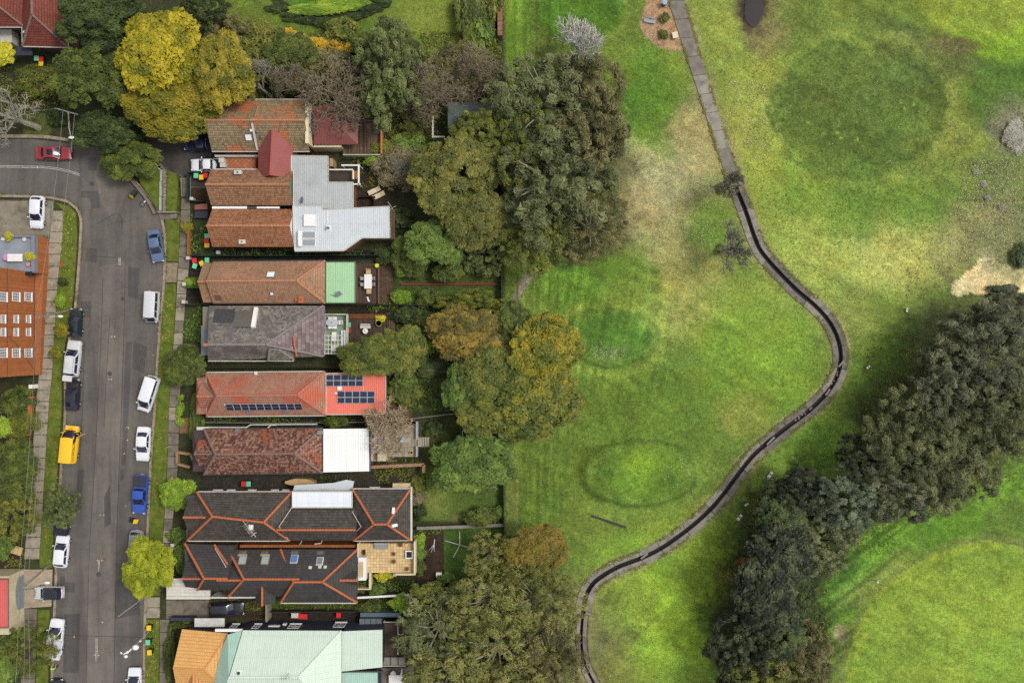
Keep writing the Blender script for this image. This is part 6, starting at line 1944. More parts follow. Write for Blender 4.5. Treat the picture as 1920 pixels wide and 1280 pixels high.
for k in range(3):
    part('pane', gloss('dusty awning glass', A(140, 132, 122), .3), pg2, W(719 + k * 14.2, 1246, 2.2)[:2] + (2.1,), W(731 + k * 14.2, 1232, 2.2)[:2] + (2.16,))
for k in range(4): part('bar', M_GUT_D, pg2, W(717.2 + k * 14.2, 1247, 2.2)[:2] + (2.05,), W(718.8 + k * 14.2, 1231, 2.2)[:2] + (2.2,))
part('front_beam', M_GUT_W, pg2, W(718, 1248.6, 2.2)[:2] + (2.0,), W(761, 1247.3, 2.2)[:2] + (2.2,))
for x in (718, 760): q = W(x, 1246, 2.0); MB().obox((q.x, q.y, 1.02), (.08, .08, 2.05)).build('post', M_GUT_D, pg2)
pv = thing('paved_yard', 'grey paved yard corner beyond the mint lower roof', 'paving', W(745, 1265))
MB().prism(PX([(711, 1252), (762, 1250), (776, 1242), (776, 1360), (711, 1360)], .12), -.05, .12).build('slab', M_CONC_D, pv)
tb = thing('outdoor_table', 'white covered table with folded umbrella at the bottom of the mint house yard', 'table', W(745, 1272))
part('top', M_WHITE, tb, W(729, 1285, .8)[:2] + (.72,), W(761, 1265, .8)[:2] + (.78,))
for x, y in ((731, 1283), (759, 1283), (731, 1267), (759, 1267)):
    q = W(x, y, .7); MB().cyl(q, .04, .12, .72, 6).build('leg', M_WHITE, tb)
MB().tube([W(752, 1267, 1.0), W(754, 1253, 2.2)], [.16, .05], 6).build('folded_umbrella', M_WHITE, tb)
MB().obox(W(737, 1262, .6), (.6, .6, .08), .7).build('cover', M_WHITE, tb)

# ---- top-left red roofed house
hN = thing('house', 'dark red tiled house in the top left corner', 'house', W(60, 40))
roof(hN, [(-60, -60), (52, -60), (45, 50), (-60, 50)], 3.6, 6.2, 3, 2.6, T_N, cap=C_MAROON, wall=M_BRICK_D, axis='y', gutter=M_GUT_W)
roof(hN, [(40, -60), (124, -60), (126, 88), (42, 86)], 3.6, 6.4, 3.0, 3.0, T_N, cap=C_MAROON, wall=M_BRICK_D, axis='y', gutter=M_GUT_W, name='wing_roof')
part('porch', plain('dark porch roof', A(58, 58, 76), .7), hN, W(28, 104, 2.5)[:2] + (2.3,), W(60, 88, 2.5)[:2] + (2.5,))
part('porch_wall', M_GUT_W, hN, W(0, 80, 1.5)[:2] + (0,), W(22, 52, 1.5)[:2] + (1.5,))
skylight(hN, 46, 61, .25, .35)
wl = thing('brick_boundary_wall', 'tall rough brick boundary wall at the top beside the golf turf', 'wall', W(936, 30))
for k in range(14):
    part('coping', plain('rough brick coping', A(150, 108, 88), .95, .4, 4, 12), wl, W(933, 66 - k * 9, 2)[:2] + (0,), W(942, 57.6 - k * 9, 2)[:2] + (1.9 + random.uniform(-.04, .04),))

# ---- apartment block on the west side
hW = thing('apartment_building', 'orange brick apartment building with white multi-pane windows at the left edge', 'building', W(40, 610))
Xw = W(75, 0).x
def ypx(py): return (640 - py) / S
y0, y1 = ypx(512), ypx(702)
part('wall', M_BRICK_O, hW, (Xw - 22, y1, 0), (Xw, y0, 12.0))
part('parapet', M_BRICK_D, hW, (Xw - 22, y1 - .1, 12.0), (Xw + .1, y0 + .1, 12.4))
part('string_course', M_BRICK_D, hW, (Xw - .01, y1, 1.32), (Xw + .05, y0, 1.42))
part('string_course', M_BRICK_D, hW, (Xw - .01, y1, 7.15), (Xw + .05, y0, 7.25))
MB().prism([(Xw, y0), (W(91, 0).x, y0), (W(80, 0).x, y1), (Xw, y1)], 0, 1.1).build('plinth', M_BRICK_O, hW)
for zi, zc in enumerate((2.75, 5.4, 8.05, 10.6)):
    for (py, w, hh, bars) in ((556.5, 1.15, 1.5, (3, 4)), (598, 1.0, .85, (3, 2)), (622.5, 1.0, .85, (3, 2)), (661.5, 1.15, 1.5, (3, 4))):
        y = ypx(py) * (1 - zc / H)
        wall_window(hW, (Xw, y), w, zc - hh / 2, zc + hh / 2, (1, 0), bars)
MB().tube([(Xw + .05, ypx(628), 7.4), (Xw + .05, ypx(645), 5.2), (Xw + .05, ypx(690), 1.6)], .03, 4).build('cable', M_GUT_D, hW)
Xt = W(92, 0).x
hT = thing('roof_terrace_block', 'single storey brick block with grey roof terrace in front of the apartments', 'building', W(45, 480))
yt0, yt1 = ypx(447), ypx(515)
part('wall', M_BRICK_O, hT, (Xt - 18, yt1, 0), (Xt, yt0, 2.7))
part('floor', plain('grey terrace membrane', A(150, 158, 168), .7, .22, .8, 6, dirt=A(128, 136, 146)), hT, (Xt - 18, yt1, 2.7), (Xt - .02, yt0, 2.8))
for a, b in (((Xt - .45, yt1), (Xt, yt0)), ((Xt - 18, yt0 - .25), (Xt - .46, yt0)), ((Xt - 18, yt1), (Xt - .46, yt1 + .2))):
    part('parapet', plain('terrace parapet', A(128, 132, 146), .7), hT, a + (2.8,), b + (3.35,))
tb = thing('terrace_table', 'white table with lilac end seat on the grey roof terrace', 'table', W(28, 483, 2.8))
part('top', M_WHITE, tb, W(14, 490, 3.5)[:2] + (3.45,), W(42, 476, 3.5)[:2] + (3.52,))
for x, y in ((16, 488), (40, 488), (16, 478), (40, 478)):
    q = W(x, y, 3.45); MB().cyl(q, .04, 2.8, 3.45, 6).build('leg', M_WHITE, tb)
MB().lathe(W(11, 483, 3.2), [(.42, 2.8), (.45, 3.2), (.36, 3.3)], 12).build('lilac_seat', plain('lilac cloth', A(206, 150, 206), .8), tb)
for i, (x, y) in enumerate(((20, 444), (59, 481))):
    pt = thing('pot_plant', ('spiky yellow green pot plant at the north rail of the roof terrace', 'spiky yellow pot plant at the east rail of the roof terrace')[i], 'plant', W(x, y, 3.2) - Vector((0, 0, .4)))
    MB().lathe((0, 0), [(.2, 0), (.28, .4)], 10).build('pot', plain('pale pot', A(200, 196, 188), .7), pt, local=True)
    o = bpy.data.objects.new('leaves', CROWN['twiggy'][i]); COL.objects.link(o); o.parent = pt; o.location = (0, 0, .8); o.scale = (.6, .6, .5)
    o.material_slots[0].link = 'OBJECT'; o.material_slots[0].material = P['ylime']
for i, (x, y, c) in enumerate(((5, 447, 'white'), (45, 448, 'cream'), (62, 446, 'dark'), (52, 495, 'pink'))):
    pt = MB().lathe(W(x, y, 3.2), [(.18, 2.8), (.3, 3.15), (.26, 3.16), (.2, 3.05)], 10).build('planter_pot', plain('pot ' + c, {'white': A(230, 230, 230), 'cream': A(210, 206, 200), 'dark': A(40, 44, 50), 'pink': A(214, 160, 144)}[c], .6))
    tag(pt, {'white': 'white empty pot at the left edge of the roof terrace', 'cream': 'pale round pot on the north rail of the roof terrace', 'dark': 'dark pot in the north east corner of the roof terrace', 'pink': 'pink pot beside the barbecue on the roof terrace'}[c], 'pot', 'pots on the roof terrace')
bq = thing('barbecue', 'dark barbecue bench with round lid at the south of the roof terrace', 'barbecue', W(35, 512, 3.0))
part('bench', plain('black bench', A(34, 36, 40), .6), bq, W(5, 516, 3.4)[:2] + (2.8,), W(60, 509, 3.4)[:2] + (3.38,))
MB().lathe(W(42, 511, 3.5), [(.3, 3.38), (.3, 3.45), (.12, 3.56)], 12).build('lid', M_LEAD, bq)
# ---- garage at lower left
hX = thing('garage', 'cream rendered garage with coral roof and arched grey door', 'garage', W(20, 1120))
Xg = W(46, 0).x
part('wall', plain('cream garage render', A(206, 192, 158), .85, .18, 1.0, dirt=A(170, 154, 124)), hX, (Xg - 20, ypx(1172), 0), (Xg, ypx(1066), 3.4))
flat_roof(hX, [(-70, 1085), (16, 1085), (16, 1176), (-70, 1176)], 3.75, S_PINK, edge=plain('garage gutter', A(96, 92, 88), .6))
yc = (ypx(1083) + ypx(1144)) / 2 * .985; hw_ = (ypx(1083) - ypx(1144)) / 2
arch = [(Xg + .0, yc - hw_, .02), (Xg + .0, yc + hw_, .02)] + [(Xg + .0, yc + hw_ * math.cos(a), 1.25 + .75 * math.sin(a)) for a in [math.pi * k / 10 for k in range(11)]]
mm = MB(); k = len(arch)
mm.add([(x + .04, y, z) for x, y, z in arch] + [(x - .02, y, z) for x, y, z in arch], [tuple(range(k)), tuple(range(2 * k - 1, k - 1, -1))] + [(i, i + k, (i + 1) % k + k, (i + 1) % k) for i in range(k)])
fix_normals(mm.build('door', gloss('grey roller door', A(124, 134, 138), .35), hX))
sb = thing('timber_platform', 'pale timber platform in the scrub above the cream garage', 'platform', W(27, 1027))
for k in range(5): MB().obox(W(11 + k * 7.4, 1023 + k * 2.2) + Vector((0, 0, .35)), (.5, 1.1, .1), R(-17)).build('plank', plain('pale pine', A(206, 178, 126), .8, .25), sb)
MB().obox(W(27, 1027) + Vector((0, 0, .15)), (2.2, .9, .3), R(-17)).build('frame', M_BRICK_D, sb)
# ---- shed and small structures north
sh = thing('shed', 'grey green metal shed at the golf boundary', 'shed', W(885, 225))
roof(sh, [(840, 192), (934, 192), (934, 250), (840, 250)], 2.5, 3.0, 0, 0, S_SHED, wall=plain('shed wall', A(70, 78, 74), .7), gmat=M_GUT_D, bias=.5)
wf = thing('rail_fence', 'pale L-shaped rail of the garden plot beside the shed', 'fence', W(812, 235))
part('rail', M_GUT_W, wf, W(810, 258, 1.6)[:2] + (1.4,), W(813, 200, 1.6)[:2] + (1.6,))
part('rail', M_GUT_W, wf, W(813.4, 258, 1.6)[:2] + (1.4,), W(834, 255, 1.6)[:2] + (1.6,))
for x, y in ((811.5, 257), (811.5, 201), (833, 256.5)):
    q = W(x, y, 1.4); MB().obox((q.x, q.y, .7), (.1, .1, 1.4)).build('post', M_GUT_W, wf)
bal = thing('balcony', 'white railed balcony in the notch of the grey metal roof', 'balcony', W(645, 325))
part('floor', plain('balcony dark floor', A(70, 62, 54), .8), bal, W(617, 341, 1.8)[:2] + (1.6,), W(652, 319, 1.8)[:2] + (1.8,))
part('mat', plain('orange slatted mat', A(204, 136, 78), .8), bal, W(663.5, 335, 1.9)[:2] + (1.7,), W(671, 320, 1.9)[:2] + (1.82,))
part('landing', plain('balcony dark floor', A(70, 62, 54)), bal, W(652.4, 345, 1.7)[:2] + (1.5,), W(676, 308, 1.7)[:2] + (1.7,))
for a, b in (((616, 319), (662, 317)), ((661, 336), (663.2, 319.3)), ((640, 311), (671, 308.6)), ((671.2, 346), (674, 308)), ((655, 346.4), (676, 344))):
    part('rail', M_WHITE, bal, W(a[0], a[1], 2.7)[:2] + (2.55,), W(b[0], b[1], 2.7)[:2] + (2.7,))
for x, y in ((673, 309.5), (673, 345), (656, 345), (641, 310), (662, 334)):
    q = W(x, y, 2.6); MB().obox((q.x, q.y, 1.3), (.1, .1, 2.5)).build('post', M_WHITE, bal)
part('side_wall', plain('buff wall', A(176, 148, 112), .8), bal, W(616, 312, 2.2)[:2] + (0,), W(624, 297, 2.2)[:2] + (2.2,))
# ------------------------------------------------------------------ vehicles
M_TYRE = plain('tyre rubber', A(34, 33, 33), .9, .1)
M_RIM = gloss('alloy rim', A(190, 190, 192), .3, .6)
M_CGLASS = gloss('car glass', A(34, 40, 62), .05, spec=.7)
M_TRIM = plain('black trim', A(30, 30, 32), .6, .1)
M_HEAD = gloss('headlamp lens', A(214, 220, 228), .15)
M_TAIL = gloss('tail lamp lens', A(190, 28, 30), .2)

CARS = {  # hr roof height, belt, hood, cabin stations as fractions of the length (rear base, rear roof, front roof, windscreen base)
    'sedan': dict(hr=1.44, belt=.95, hood=.86, boot=.98, cab=(-.385, -.215, .06, .215)),
    'hatch': dict(hr=1.47, belt=.96, hood=.88, boot=.96, cab=(-.475, -.37, .07, .235)),
    'suv': dict(hr=1.70, belt=1.08, hood=1.02, boot=1.08, cab=(-.485, -.41, .07, .225)),
    'van': dict(hr=1.96, belt=1.16, hood=1.05, boot=1.16, cab=(-.495, -.475, .20, .37)),
    'ute': dict(hr=1.72, belt=1.05, hood=1.02, boot=1.00, cab=(-.155, -.115, .10, .235)),
    'single_ute': dict(hr=1.72, belt=1.05, hood=1.0, boot=.72, cab=(-.02, .02, .14, .27)),
    'box_van': dict(hr=1.95, belt=1.1, hood=1.0, boot=1.1, cab=(-.495, -.485, .36, .455)),
}
def paint(key, c, metal=.0):
    return gloss('car paint ' + key, A(*c), .28, metal, .5, .6)

def car(kind, name, label, px, py, ang, L, Wd, mat, cat='car', group='vehicles parked along the street', rim=None, tray=None, roofmat=None):
    K = CARS[kind]
    c = W(px, py, .8)
    root = thing(name, label, cat, (c.x, c.y, .02), R(ang), group)
    hw = Wd / 2
    us = [-.5, -.494, -.475, -.43, -.33, -.15, 0, .15, .28, .37, .44, .48, .495, .5]
    wm = [.78, .87, .93, .975, 1, 1, 1, 1, .995, .98, .94, .87, .78, .66]
    def top(u):
        r0, _, _, w0 = K['cab']
        if u > w0: return K['hood'] + (K['belt'] - K['hood']) * max(0, 1 - (u - w0) / .12) - (.10 * max(0, (u - .40) / .10) ** 2 * 2.2)
        if u < r0: return K['boot'] - .10 * max(0, (-.44 - u) / .06)
        return K['belt']
    m = MB()
    sec = [(.90, .0), (.985, .22), (1.0, .5), (.975, .82), (.90, .965), (.55, 1.0), (0, 1.015)]
    prof = sec + [(-a, b) for a, b in sec[-2::-1]]
    np_ = len(prof)
    vs, fs = [], []
    for u, w in zip(us, wm):
        t = top(u); b = .24 + (.10 if abs(u) > .47 else 0)
        for a, z in prof:
            vs.append((u * L, a * hw * w, b + (t - b) * z))
    for i in range(len(us) - 1):
        for k in range(np_ - 1):
            fs.append((i * np_ + k, (i + 1) * np_ + k, (i + 1) * np_ + k + 1, i * np_ + k + 1))
    fs.append(tuple(range(np_))); fs.append(tuple(range((len(us) - 1) * np_ + np_ - 1, (len(us) - 1) * np_ - 1, -1)))
    m.add(vs, fs)
    body = m.build('body', mat, root, local=True, smooth=True)
    fix_normals(body)
    # cabin
    xr0, xr1, xf1, xf0 = [x * L for x in K['cab']]
    hb, ht = hw * .93, hw * (.76 if kind not in ('van', 'box_van') else .86)
    zb, zt = K['belt'] - .03, K['hr']
    def rng(x0, x1, h, cf, crr):
        P_ = []
        for k in range(5):
            y = -h + 2 * h * k / 4; P_.append((x1 - cf * (y / h) ** 2, y))
        for k in range(1, 4):
            t = k / 4; P_.append(((x1 - cf) * (1 - t) + (x0 + crr) * t, h))
        for k in range(5):
            y = h - 2 * h * k / 4; P_.append((x0 + crr * (y / h) ** 2, y))
        for k in range(1, 4):
            t = k / 4; P_.append(((x0 + crr) * (1 - t) + (x1 - cf) * t, -h))
        return P_
    A0 = rng(xr0, xf0, hb, .16, .08); A1 = rng(xr1, xf1, ht, .10, .07)
    A2 = rng(xr1 + .12, xf1 - .12, ht - .12, .08, .06)
    n = len(A0)
    vs = [(x, y, zb) for x, y in A0] + [(x, y, zt - .05) for x, y in A1] + [(x, y, zt - .01) for x, y in A2] + [((xr1 + xf1) / 2, 0, zt + .02)]
    fs = []
    for r_ in (0, 1):
        for k in range(n):
            fs.append((r_ * n + k, r_ * n + (k + 1) % n, (r_ + 1) * n + (k + 1) % n, (r_ + 1) * n + k))
    for k in range(n): fs.append((2 * n + k, 2 * n + (k + 1) % n, 3 * n))
    fix_normals(MB().add(vs, fs).build('cabin', roofmat or mat, root, local=True, smooth=True))
    def glass_strip(name, i0, i1, t0, t1, shrink, off):
        pts = []
        for t in (t0, t1):
            for k in range(i0, i1 + 1):
                a, b = A0[k % n], A1[k % n]
                x = a[0] + (b[0] - a[0]) * t; y = (a[1] + (b[1] - a[1]) * t) * shrink; z = zb + (zt - .05 - zb) * t
                pts.append((x + off[0], y, z + off[2]))
        q = i1 - i0 + 1
        return fix_normals(MB().add(pts, [(k, k + 1, q + k + 1, q + k) for k in range(q - 1)]).build(name, M_CGLASS, root, local=True))
    glass_strip('windscreen', 0, 4, .06, .93, .88, (.02, 0, .015))
    glass_strip('rear_window', 8, 12, .22 if kind != 'ute' else .1, .9, .84, (-.02, 0, .015))
    def side(name, sgn, s0, s1, t0=.12, t1=.88):
        pts = []
        for (s, t) in ((s0, t0), (s1, t0), (s1, t1), (s0, t1)):
            xb = xr0 + .08 + (xf0 - .16 - xr0 - .08) * s; xt = xr1 + .07 + (xf1 - .1 - xr1 - .07) * s
            x = xb + (xt - xb) * t; y = hb + (ht - hb) * t + .012; z = zb + (zt - .05 - zb) * t
            pts.append((x, sgn * y, z))
        return fix_normals(MB().add(pts, [(0, 1, 2, 3)]).build(name, M_CGLASS, root, local=True))
    for sgn in (-1, 1):
        if kind in ('van',):
            side('side_window', sgn, .74, .95)
            if name != 'delivery_van': side('side_window', sgn, .06, .70, .3)
        elif kind == 'single_ute':
            side('side_window', sgn, .08, .92)
        elif kind == 'box_van':
            side('side_window', sgn, .74, .95); side('side_window', sgn, .4, .71); side('side_window', sgn, .05, .37)
        else:
            side('side_window', sgn, .55, .93); side('side_window', sgn, .08, .51)
        # lamps
        MB().obox((L * .47, sgn * hw * .68, top(.46) - .13), (.22, .34, .13), -sgn * .35).build('headlight', M_HEAD, root, local=True)
        MB().obox((-L * .487, sgn * hw * .74, top(-.48) - .14), (.12, .26, .18), sgn * .2).build('taillight', M_TAIL, root, local=True)
        MB().obox((xf0 - .30, sgn * (hw + .09), zb + .10), (.12, .20, .13), sgn * .2).build('mirror', mat, root, local=True)
        for x in (L * .315, -L * .29):
            wh = MB().tube([(x, sgn * (hw - .19), .32), (x, sgn * (hw - .17), .32), (x, sgn * (hw + .0), .32), (x, sgn * (hw + .025), .32)], [.28, .32, .32, .27], 16).build('wheel', M_TYRE, root, local=True, smooth=True)
            MB().tube([(x, sgn * (hw + .0), .32), (x, sgn * (hw + .04), .32)], [.2, .17], 12).build('rim', rim or M_RIM, wh, local=True)
    MB().obox((L * .497, 0, .42), (.06, Wd * .6, .16)).build('grille', M_TRIM, root, local=True)
    MB().obox((xf0 + .02, 0, zb + .045), (.16, Wd * .78, .03)).build('wiper_cowl', M_TRIM, root, local=True)
    MB().obox((-L * .5, 0, .55), (.03, .45, .13)).build('number_plate', M_WHITE, root, local=True)
    if tray == 'tonneau':
        MB().obox(((-.5 * L + xr0) / 2 - .01, 0, K['boot'] + .03), (xr0 + .5 * L - .22, Wd * .86, .06)).build('tonneau_cover', plain('tonneau vinyl', A(52, 56, 72), .6, .15), root, local=True)
    if tray == 'open':
        x0, x1 = -.5 * L + .08, xr0 - .06
        MB().box((x0, -hw * .88, K['boot'] + .0), (x1, hw * .88, K['boot'] + .03)).build('tray_floor', boards('ribbed tray liner', A(48, 52, 64), .12, axis=0), root, local=True)
        for sgn in (-1, 1):
            MB().box((x0, sgn * hw * .88, K['boot'] - .02), (x1, sgn * hw * .96, K['boot'] + .16)).build('tray_side', mat, root, local=True)
        MB().tube([(x1 - .1, -hw * .8, K['boot']), (x1 - .1, -hw * .66, K['hr']), (x1 - .1, hw * .66, K['hr']), (x1 - .1, hw * .8, K['boot'])], .045, 6).build('sports_bar', M_RIM, root, local=True)
    if tray == 'flat':
        x0, x1 = -.56 * L, xr0 - .1
        MB().box((x0, -hw, .80), (x1, hw, .86)).build('tray_floor', plain('aluminium tray', A(216, 210, 202), .5, .15), root, local=True)
        for sgn in (-1, 1):
            MB().box((x0, sgn * hw - .03, .86), (x1, sgn * hw + .03, 1.16)).build('tray_side', mat, root, local=True)
        MB().box((x0 + .1, -hw + .95, .88), (x1 - .1, -hw + 1.0, 1.15)).build('tray_divider', plain('orange strap', A(222, 120, 70), .7), root, local=True)
        MB().box((x0 + .05, -hw + .08, .88), (x1 - .1, -hw + .92, 1.22)).build('tool_canopy', mat, root, local=True)
        for k in range(4): MB().box((x0 + .3 + k * .45, -hw + 1.05, 1.0), (x0 + .42 + k * .45, hw - .08, 1.06)).build('rack_slat', M_RIM, root, local=True)
    return root

PW = paint('white', (232, 234, 240)); PSV = paint('silver', (214, 216, 220), .1); PBK = paint('black', (36, 38, 44)); PRD = paint('red', (156, 40, 48))
PBL = paint('pale blue', (98, 120, 154), .2); PGN = paint('dark green', (26, 40, 42)); PRB = paint('royal blue', (44, 82, 172)); PNV = paint('navy', (36, 42, 66))
PGY = paint('grey silver', (150, 152, 158), .2); PYL = paint('yellow', (246, 198, 36))
car('sedan', 'parked_car', 'red sedan heading right on the top left side street', 101, 287, 0, 4.6, 1.75, PRD)
MB().obox((-.25, 0, 1.45), (.75, .8, .02)).build('sunroof', M_CGLASS, bpy.data.objects['parked_car'], local=True)
car('hatch', 'parked_car', 'white hatchback parked on the concrete pad at the left', 69, 398, -93, 4.3, 1.78, PW)
car('sedan', 'parked_car', 'pale blue sedan at the right kerb near the bend', 292, 461, -81, 4.3, 1.72, PBL)
car('box_van', 'parked_van', 'silver flat-nosed van at the right kerb', 286, 575, -93, 4.15, 1.66, PSV, 'van')
car('hatch', 'parked_car', 'dark green hatchback beside the apartment lamp pole', 141, 605, 87, 3.7, 1.66, PGN)
sv = car('suv', 'parked_car', 'silver people mover with its tailgate raised', 137, 672, 84, 4.8, 1.85, PSV)
MB().obox((-2.62, 0, 1.72), (.75, 1.25, .06), 0, 1, .12).build('raised_tailgate', PSV, sv, local=True)
for y in (-.62, .62): MB().tube([(-1.9, y, 1.74), (.2, y, 1.76)], .03, 5).build('roof_rail', M_RIM, sv, local=True)
for k in range(6): MB().box((-1.7, -.5 + k * .2 - .02, 1.70), (.1, -.5 + k * .2 + .02, 1.73)).build('roof_rib', PSV, sv, local=True)
car('sedan', 'parked_car', 'black sedan behind the silver people mover', 136, 740, 87, 4.2, 1.72, PBK)
yv = car('van', 'delivery_van', 'yellow delivery van with red lettering and its driver door open', 132, 833, 84, 5.0, 1.9, PYL, 'van')
MB().obox((1.28, -1.28, .86), (1.0, .06, .8), R(128)).build('open_door', PYL, yv, local=True)
MB().obox((1.30, -1.24, 1.42), (.72, .04, .36), R(128)).build('door_window', M_CGLASS, yv, local=True)
MB().box((.98, -.90, .45), (1.75, -.955, 1.75)).build('door_opening', M_TRIM, yv, local=True)
def lettering(txt, size, mat, parent, mtx, name='lettering'):
    cu = bpy.data.curves.new('lettering', 'FONT'); cu.body = txt; cu.size = size; cu.align_x = 'CENTER'; cu.align_y = 'CENTER'; cu.shear = .25; cu.extrude = .006
    to = bpy.data.objects.new('tmp', cu); COL.objects.link(to)
    dg = bpy.context.evaluated_depsgraph_get()
    me_ = bpy.data.meshes.new_from_object(to.evaluated_get(dg))
    bpy.data.objects.remove(to)
    o = bpy.data.objects.new(name, me_); COL.objects.link(o); o.data.materials.clear(); o.data.materials.append(mat)
    o.parent = parent; o.matrix_local = mtx
    return o
M_RLET = plain('red lettering paint', A(206, 44, 30), .5, .05)
sl = math.atan2(1.96 - 1.13, .95 * (.93 - .86))
mt = Matrix.Translation((-.75, -.893, 1.62)) @ Matrix.Rotation(R(85), 4, 'X')
lettering('DHL', .55, M_RLET, yv, Matrix.Translation((-.75, -.875, 1.55)) @ Matrix.Rotation(R(84), 4, 'X'))
lettering('DHL', .34, M_RLET, yv, Matrix.Translation((2.12, 0, 1.125)) @ Matrix.Rotation(R(90), 4, 'Z') @ Matrix.Rotation(R(8), 4, 'X') if False else Matrix.Translation((2.05, 0, 1.135)) @ Matrix.Rotation(R(-90), 4, 'Z'))
for dx in (-1.75, .2): MB().obox((dx, -.905, 1.5), (.7, .02, .05)).build('stripe', M_RLET, yv, local=True)
wv = car('van', 'parked_van', 'long white van parked askew at the right kerb', 279, 738, -108, 4.8, 1.76, PW, 'van')
MB().obox((-.6, -.90, .95), (1.2, .02, .35)).build('side_decal', plain('teal decal', A(110, 200, 196), .5), wv, local=True)
car('sedan', 'parked_car', 'white sedan at the right kerb beside the maroon house', 268, 832, -93, 4.55, 1.8, PW)
car('ute', 'parked_pickup', 'royal blue pickup with dark tonneau cover at the right kerb', 263, 926, -94, 5.2, 1.82, PRB, 'pickup', tray='tonneau')
car('ute', 'parked_pickup', 'dark pickup half hidden by the grey green tree', 117, 967, 86, 5.2, 1.86, PBK, 'pickup', tray='open')
car('hatch', 'parked_car', 'white hatchback at the left kerb behind the dark pickup', 115, 1033, 85, 4.3, 1.78, PW)
car('hatch', 'parked_car', 'grey hatchback partly under the lime green street tree', 254, 1024, -95, 4.3, 1.76, PGY)
sc_ = car('suv', 'parked_car', 'silver compact wagon with black roof in the garage driveway', 92, 1111, 180, 3.7, 1.7, PSV, roofmat=paint('gloss black', (30, 32, 44)))
car('single_ute', 'parked_pickup', 'white tradesman pickup with flat tray at the lower left kerb', 104, 1195, 84, 5.0, 1.86, PW, 'pickup', tray='flat')
car('hatch', 'parked_car', 'white car entering at the bottom edge by the right kerb', 252, 1282, 90, 4.3, 1.78, PW)
car('sedan', 'parked_car', 'black car cut by the bottom edge at the left kerb', 106, 1304, 90, 4.4, 1.76, PBK)
car('ute', 'parked_pickup', 'white pickup on the lane in front of the tiled courtyard', 391, 310, 180, 4.6, 1.7, PW, 'pickup', tray='open')
car('ute', 'parked_pickup', 'navy pickup on the lane under the golden tree', 378, 271, 180, 4.6, 1.7, PNV, 'pickup', tray='open')
car('suv', 'parked_car', 'black wagon in the drive beside the graphite tiled house', 426, 1141, 2, 4.5, 1.76, PBK)

# ------------------------------------------------------------------ wheelie bins
M_BIN = plain('dark green bin plastic', A(40, 52, 46), .6, .1)
LID = {'green': plain('mint lid plastic', A(112, 202, 160), .5, .06), 'yellow': plain('yellow lid plastic', A(238, 196, 44), .5, .06), 'red': plain('red lid plastic', A(214, 44, 48), .5, .06)}
def bin_(px, py, c, label, rz=0.0, fallen=False, z=0.0):
    q = W(px, py, 1.0 + z)
    root = thing('wheelie_bin', label, 'bin', (q.x, q.y, z + .01), rz, 'household wheelie bins')
    MB().obox((0, 0, .47), (.56, .62, .86), 0, .8).build('body', M_BIN, root, local=True)
    MB().add([(-.31, -.36, .93), (.31, -.36, .93), (.31, .34, .90), (-.31, .34, .90), (-.27, -.32, 1.0), (.27, -.32, 1.0), (.28, .3, .95), (-.28, .3, .95)],
             [(0, 3, 2, 1), (4, 5, 6, 7), (0, 1, 5, 4), (1, 2, 6, 5), (2, 3, 7, 6), (3, 0, 4, 7)]).build('lid', LID[c], root, local=True)
    MB().tube([(-.24, .40, .94), (.24, .40, .94)], .025, 6).build('handle', M_BIN, root, local=True)
    for s in (-1, 1): MB().tube([(s * .24, .28, .1), (s * .3, .28, .1)], .1, 10).build('wheel', M_TYRE, root, local=True)
    if fallen:
        root.rotation_euler = (R(62), 0, rz); root.location.z = .32
    return root
for px, py, c, l, rz, fa in (
    (367, 329, 'green', 'mint lidded bin beside the steps at the second tiled house', 0, 0), (377, 332, 'yellow', 'yellow lidded bin between a mint and a red one by the steps', 0, 0), (384.5, 329, 'red', 'red lidded bin nearest the second tiled house wall', 0, 0),
    (387.5, 442, 'green', 'mint lidded bin against the front of the rust tiled house', 1.57, 0), (386.5, 451, 'red', 'red lidded bin against the front of the rust tiled house', 1.57, 0), (387.5, 460, 'yellow', 'yellow lidded bin against the front of the rust tiled house', 1.57, 0),
    (364, 488.5, 'red', 'red lidded bin at the gate of the soft brown tiled house', .1, 0), (377.5, 493.5, 'yellow', 'yellow lidded bin at the porch of the soft brown tiled house', .5, 0), (387.5, 487.5, 'green', 'mint lidded bin closest to the porch roof of the soft brown house', 0, 0), (364.5, 498.5, 'green', 'mint lidded bin below the red one at the gate', -.3, 0),
    (278.5, 1177, 'yellow', 'upper yellow lidded bin on the lower right verge', 0, 0), (276.5, 1204, 'green', 'mint lidded bin between two yellow ones on the verge', 0, 0), (279.5, 1223, 'yellow', 'lower yellow lidded bin on the lower right verge', .1, 0),
    (456, 907, 'red', 'red lidded bin beside the charcoal house wall', 0, 0), (465.5, 907, 'green', 'mint lidded bin beside the charcoal house wall', 0, 0),
    (563.5, 1155, 'red', 'left of two red lidded bins by the navy wall', 0, 0), (571.5, 1155.5, 'red', 'right of two red lidded bins by the navy wall', 0, 0), (634.5, 1153, 'red', 'single red lidded bin above the white navy-wall window', 0, 0),
    (652.5, 609, 'green', 'mint lidded bin against the grey green terrace', 1.57, 0), (652.5, 619, 'red', 'red lidded bin against the grey green terrace', 1.57, 0),
    (67.5, 109, 'green', 'mint lidded bin behind the dark red tiled house', 0, 0), (76, 111, 'red', 'red lidded bin behind the dark red tiled house', 0, 0), (76, 119, 'yellow', 'yellow lidded bin behind the dark red tiled house', 0, 0),
    (251, 358, 'yellow', 'yellow lidded bin tipped over on the road at the bend', -.6, 1), (241.5, 975, 'yellow', 'yellow lidded bin tipped over on the road behind the royal blue pickup', 1.3, 1)):
    bin_(px, py, c, l, rz, bool(fa), .1 if 270 < px < 285 else 0)
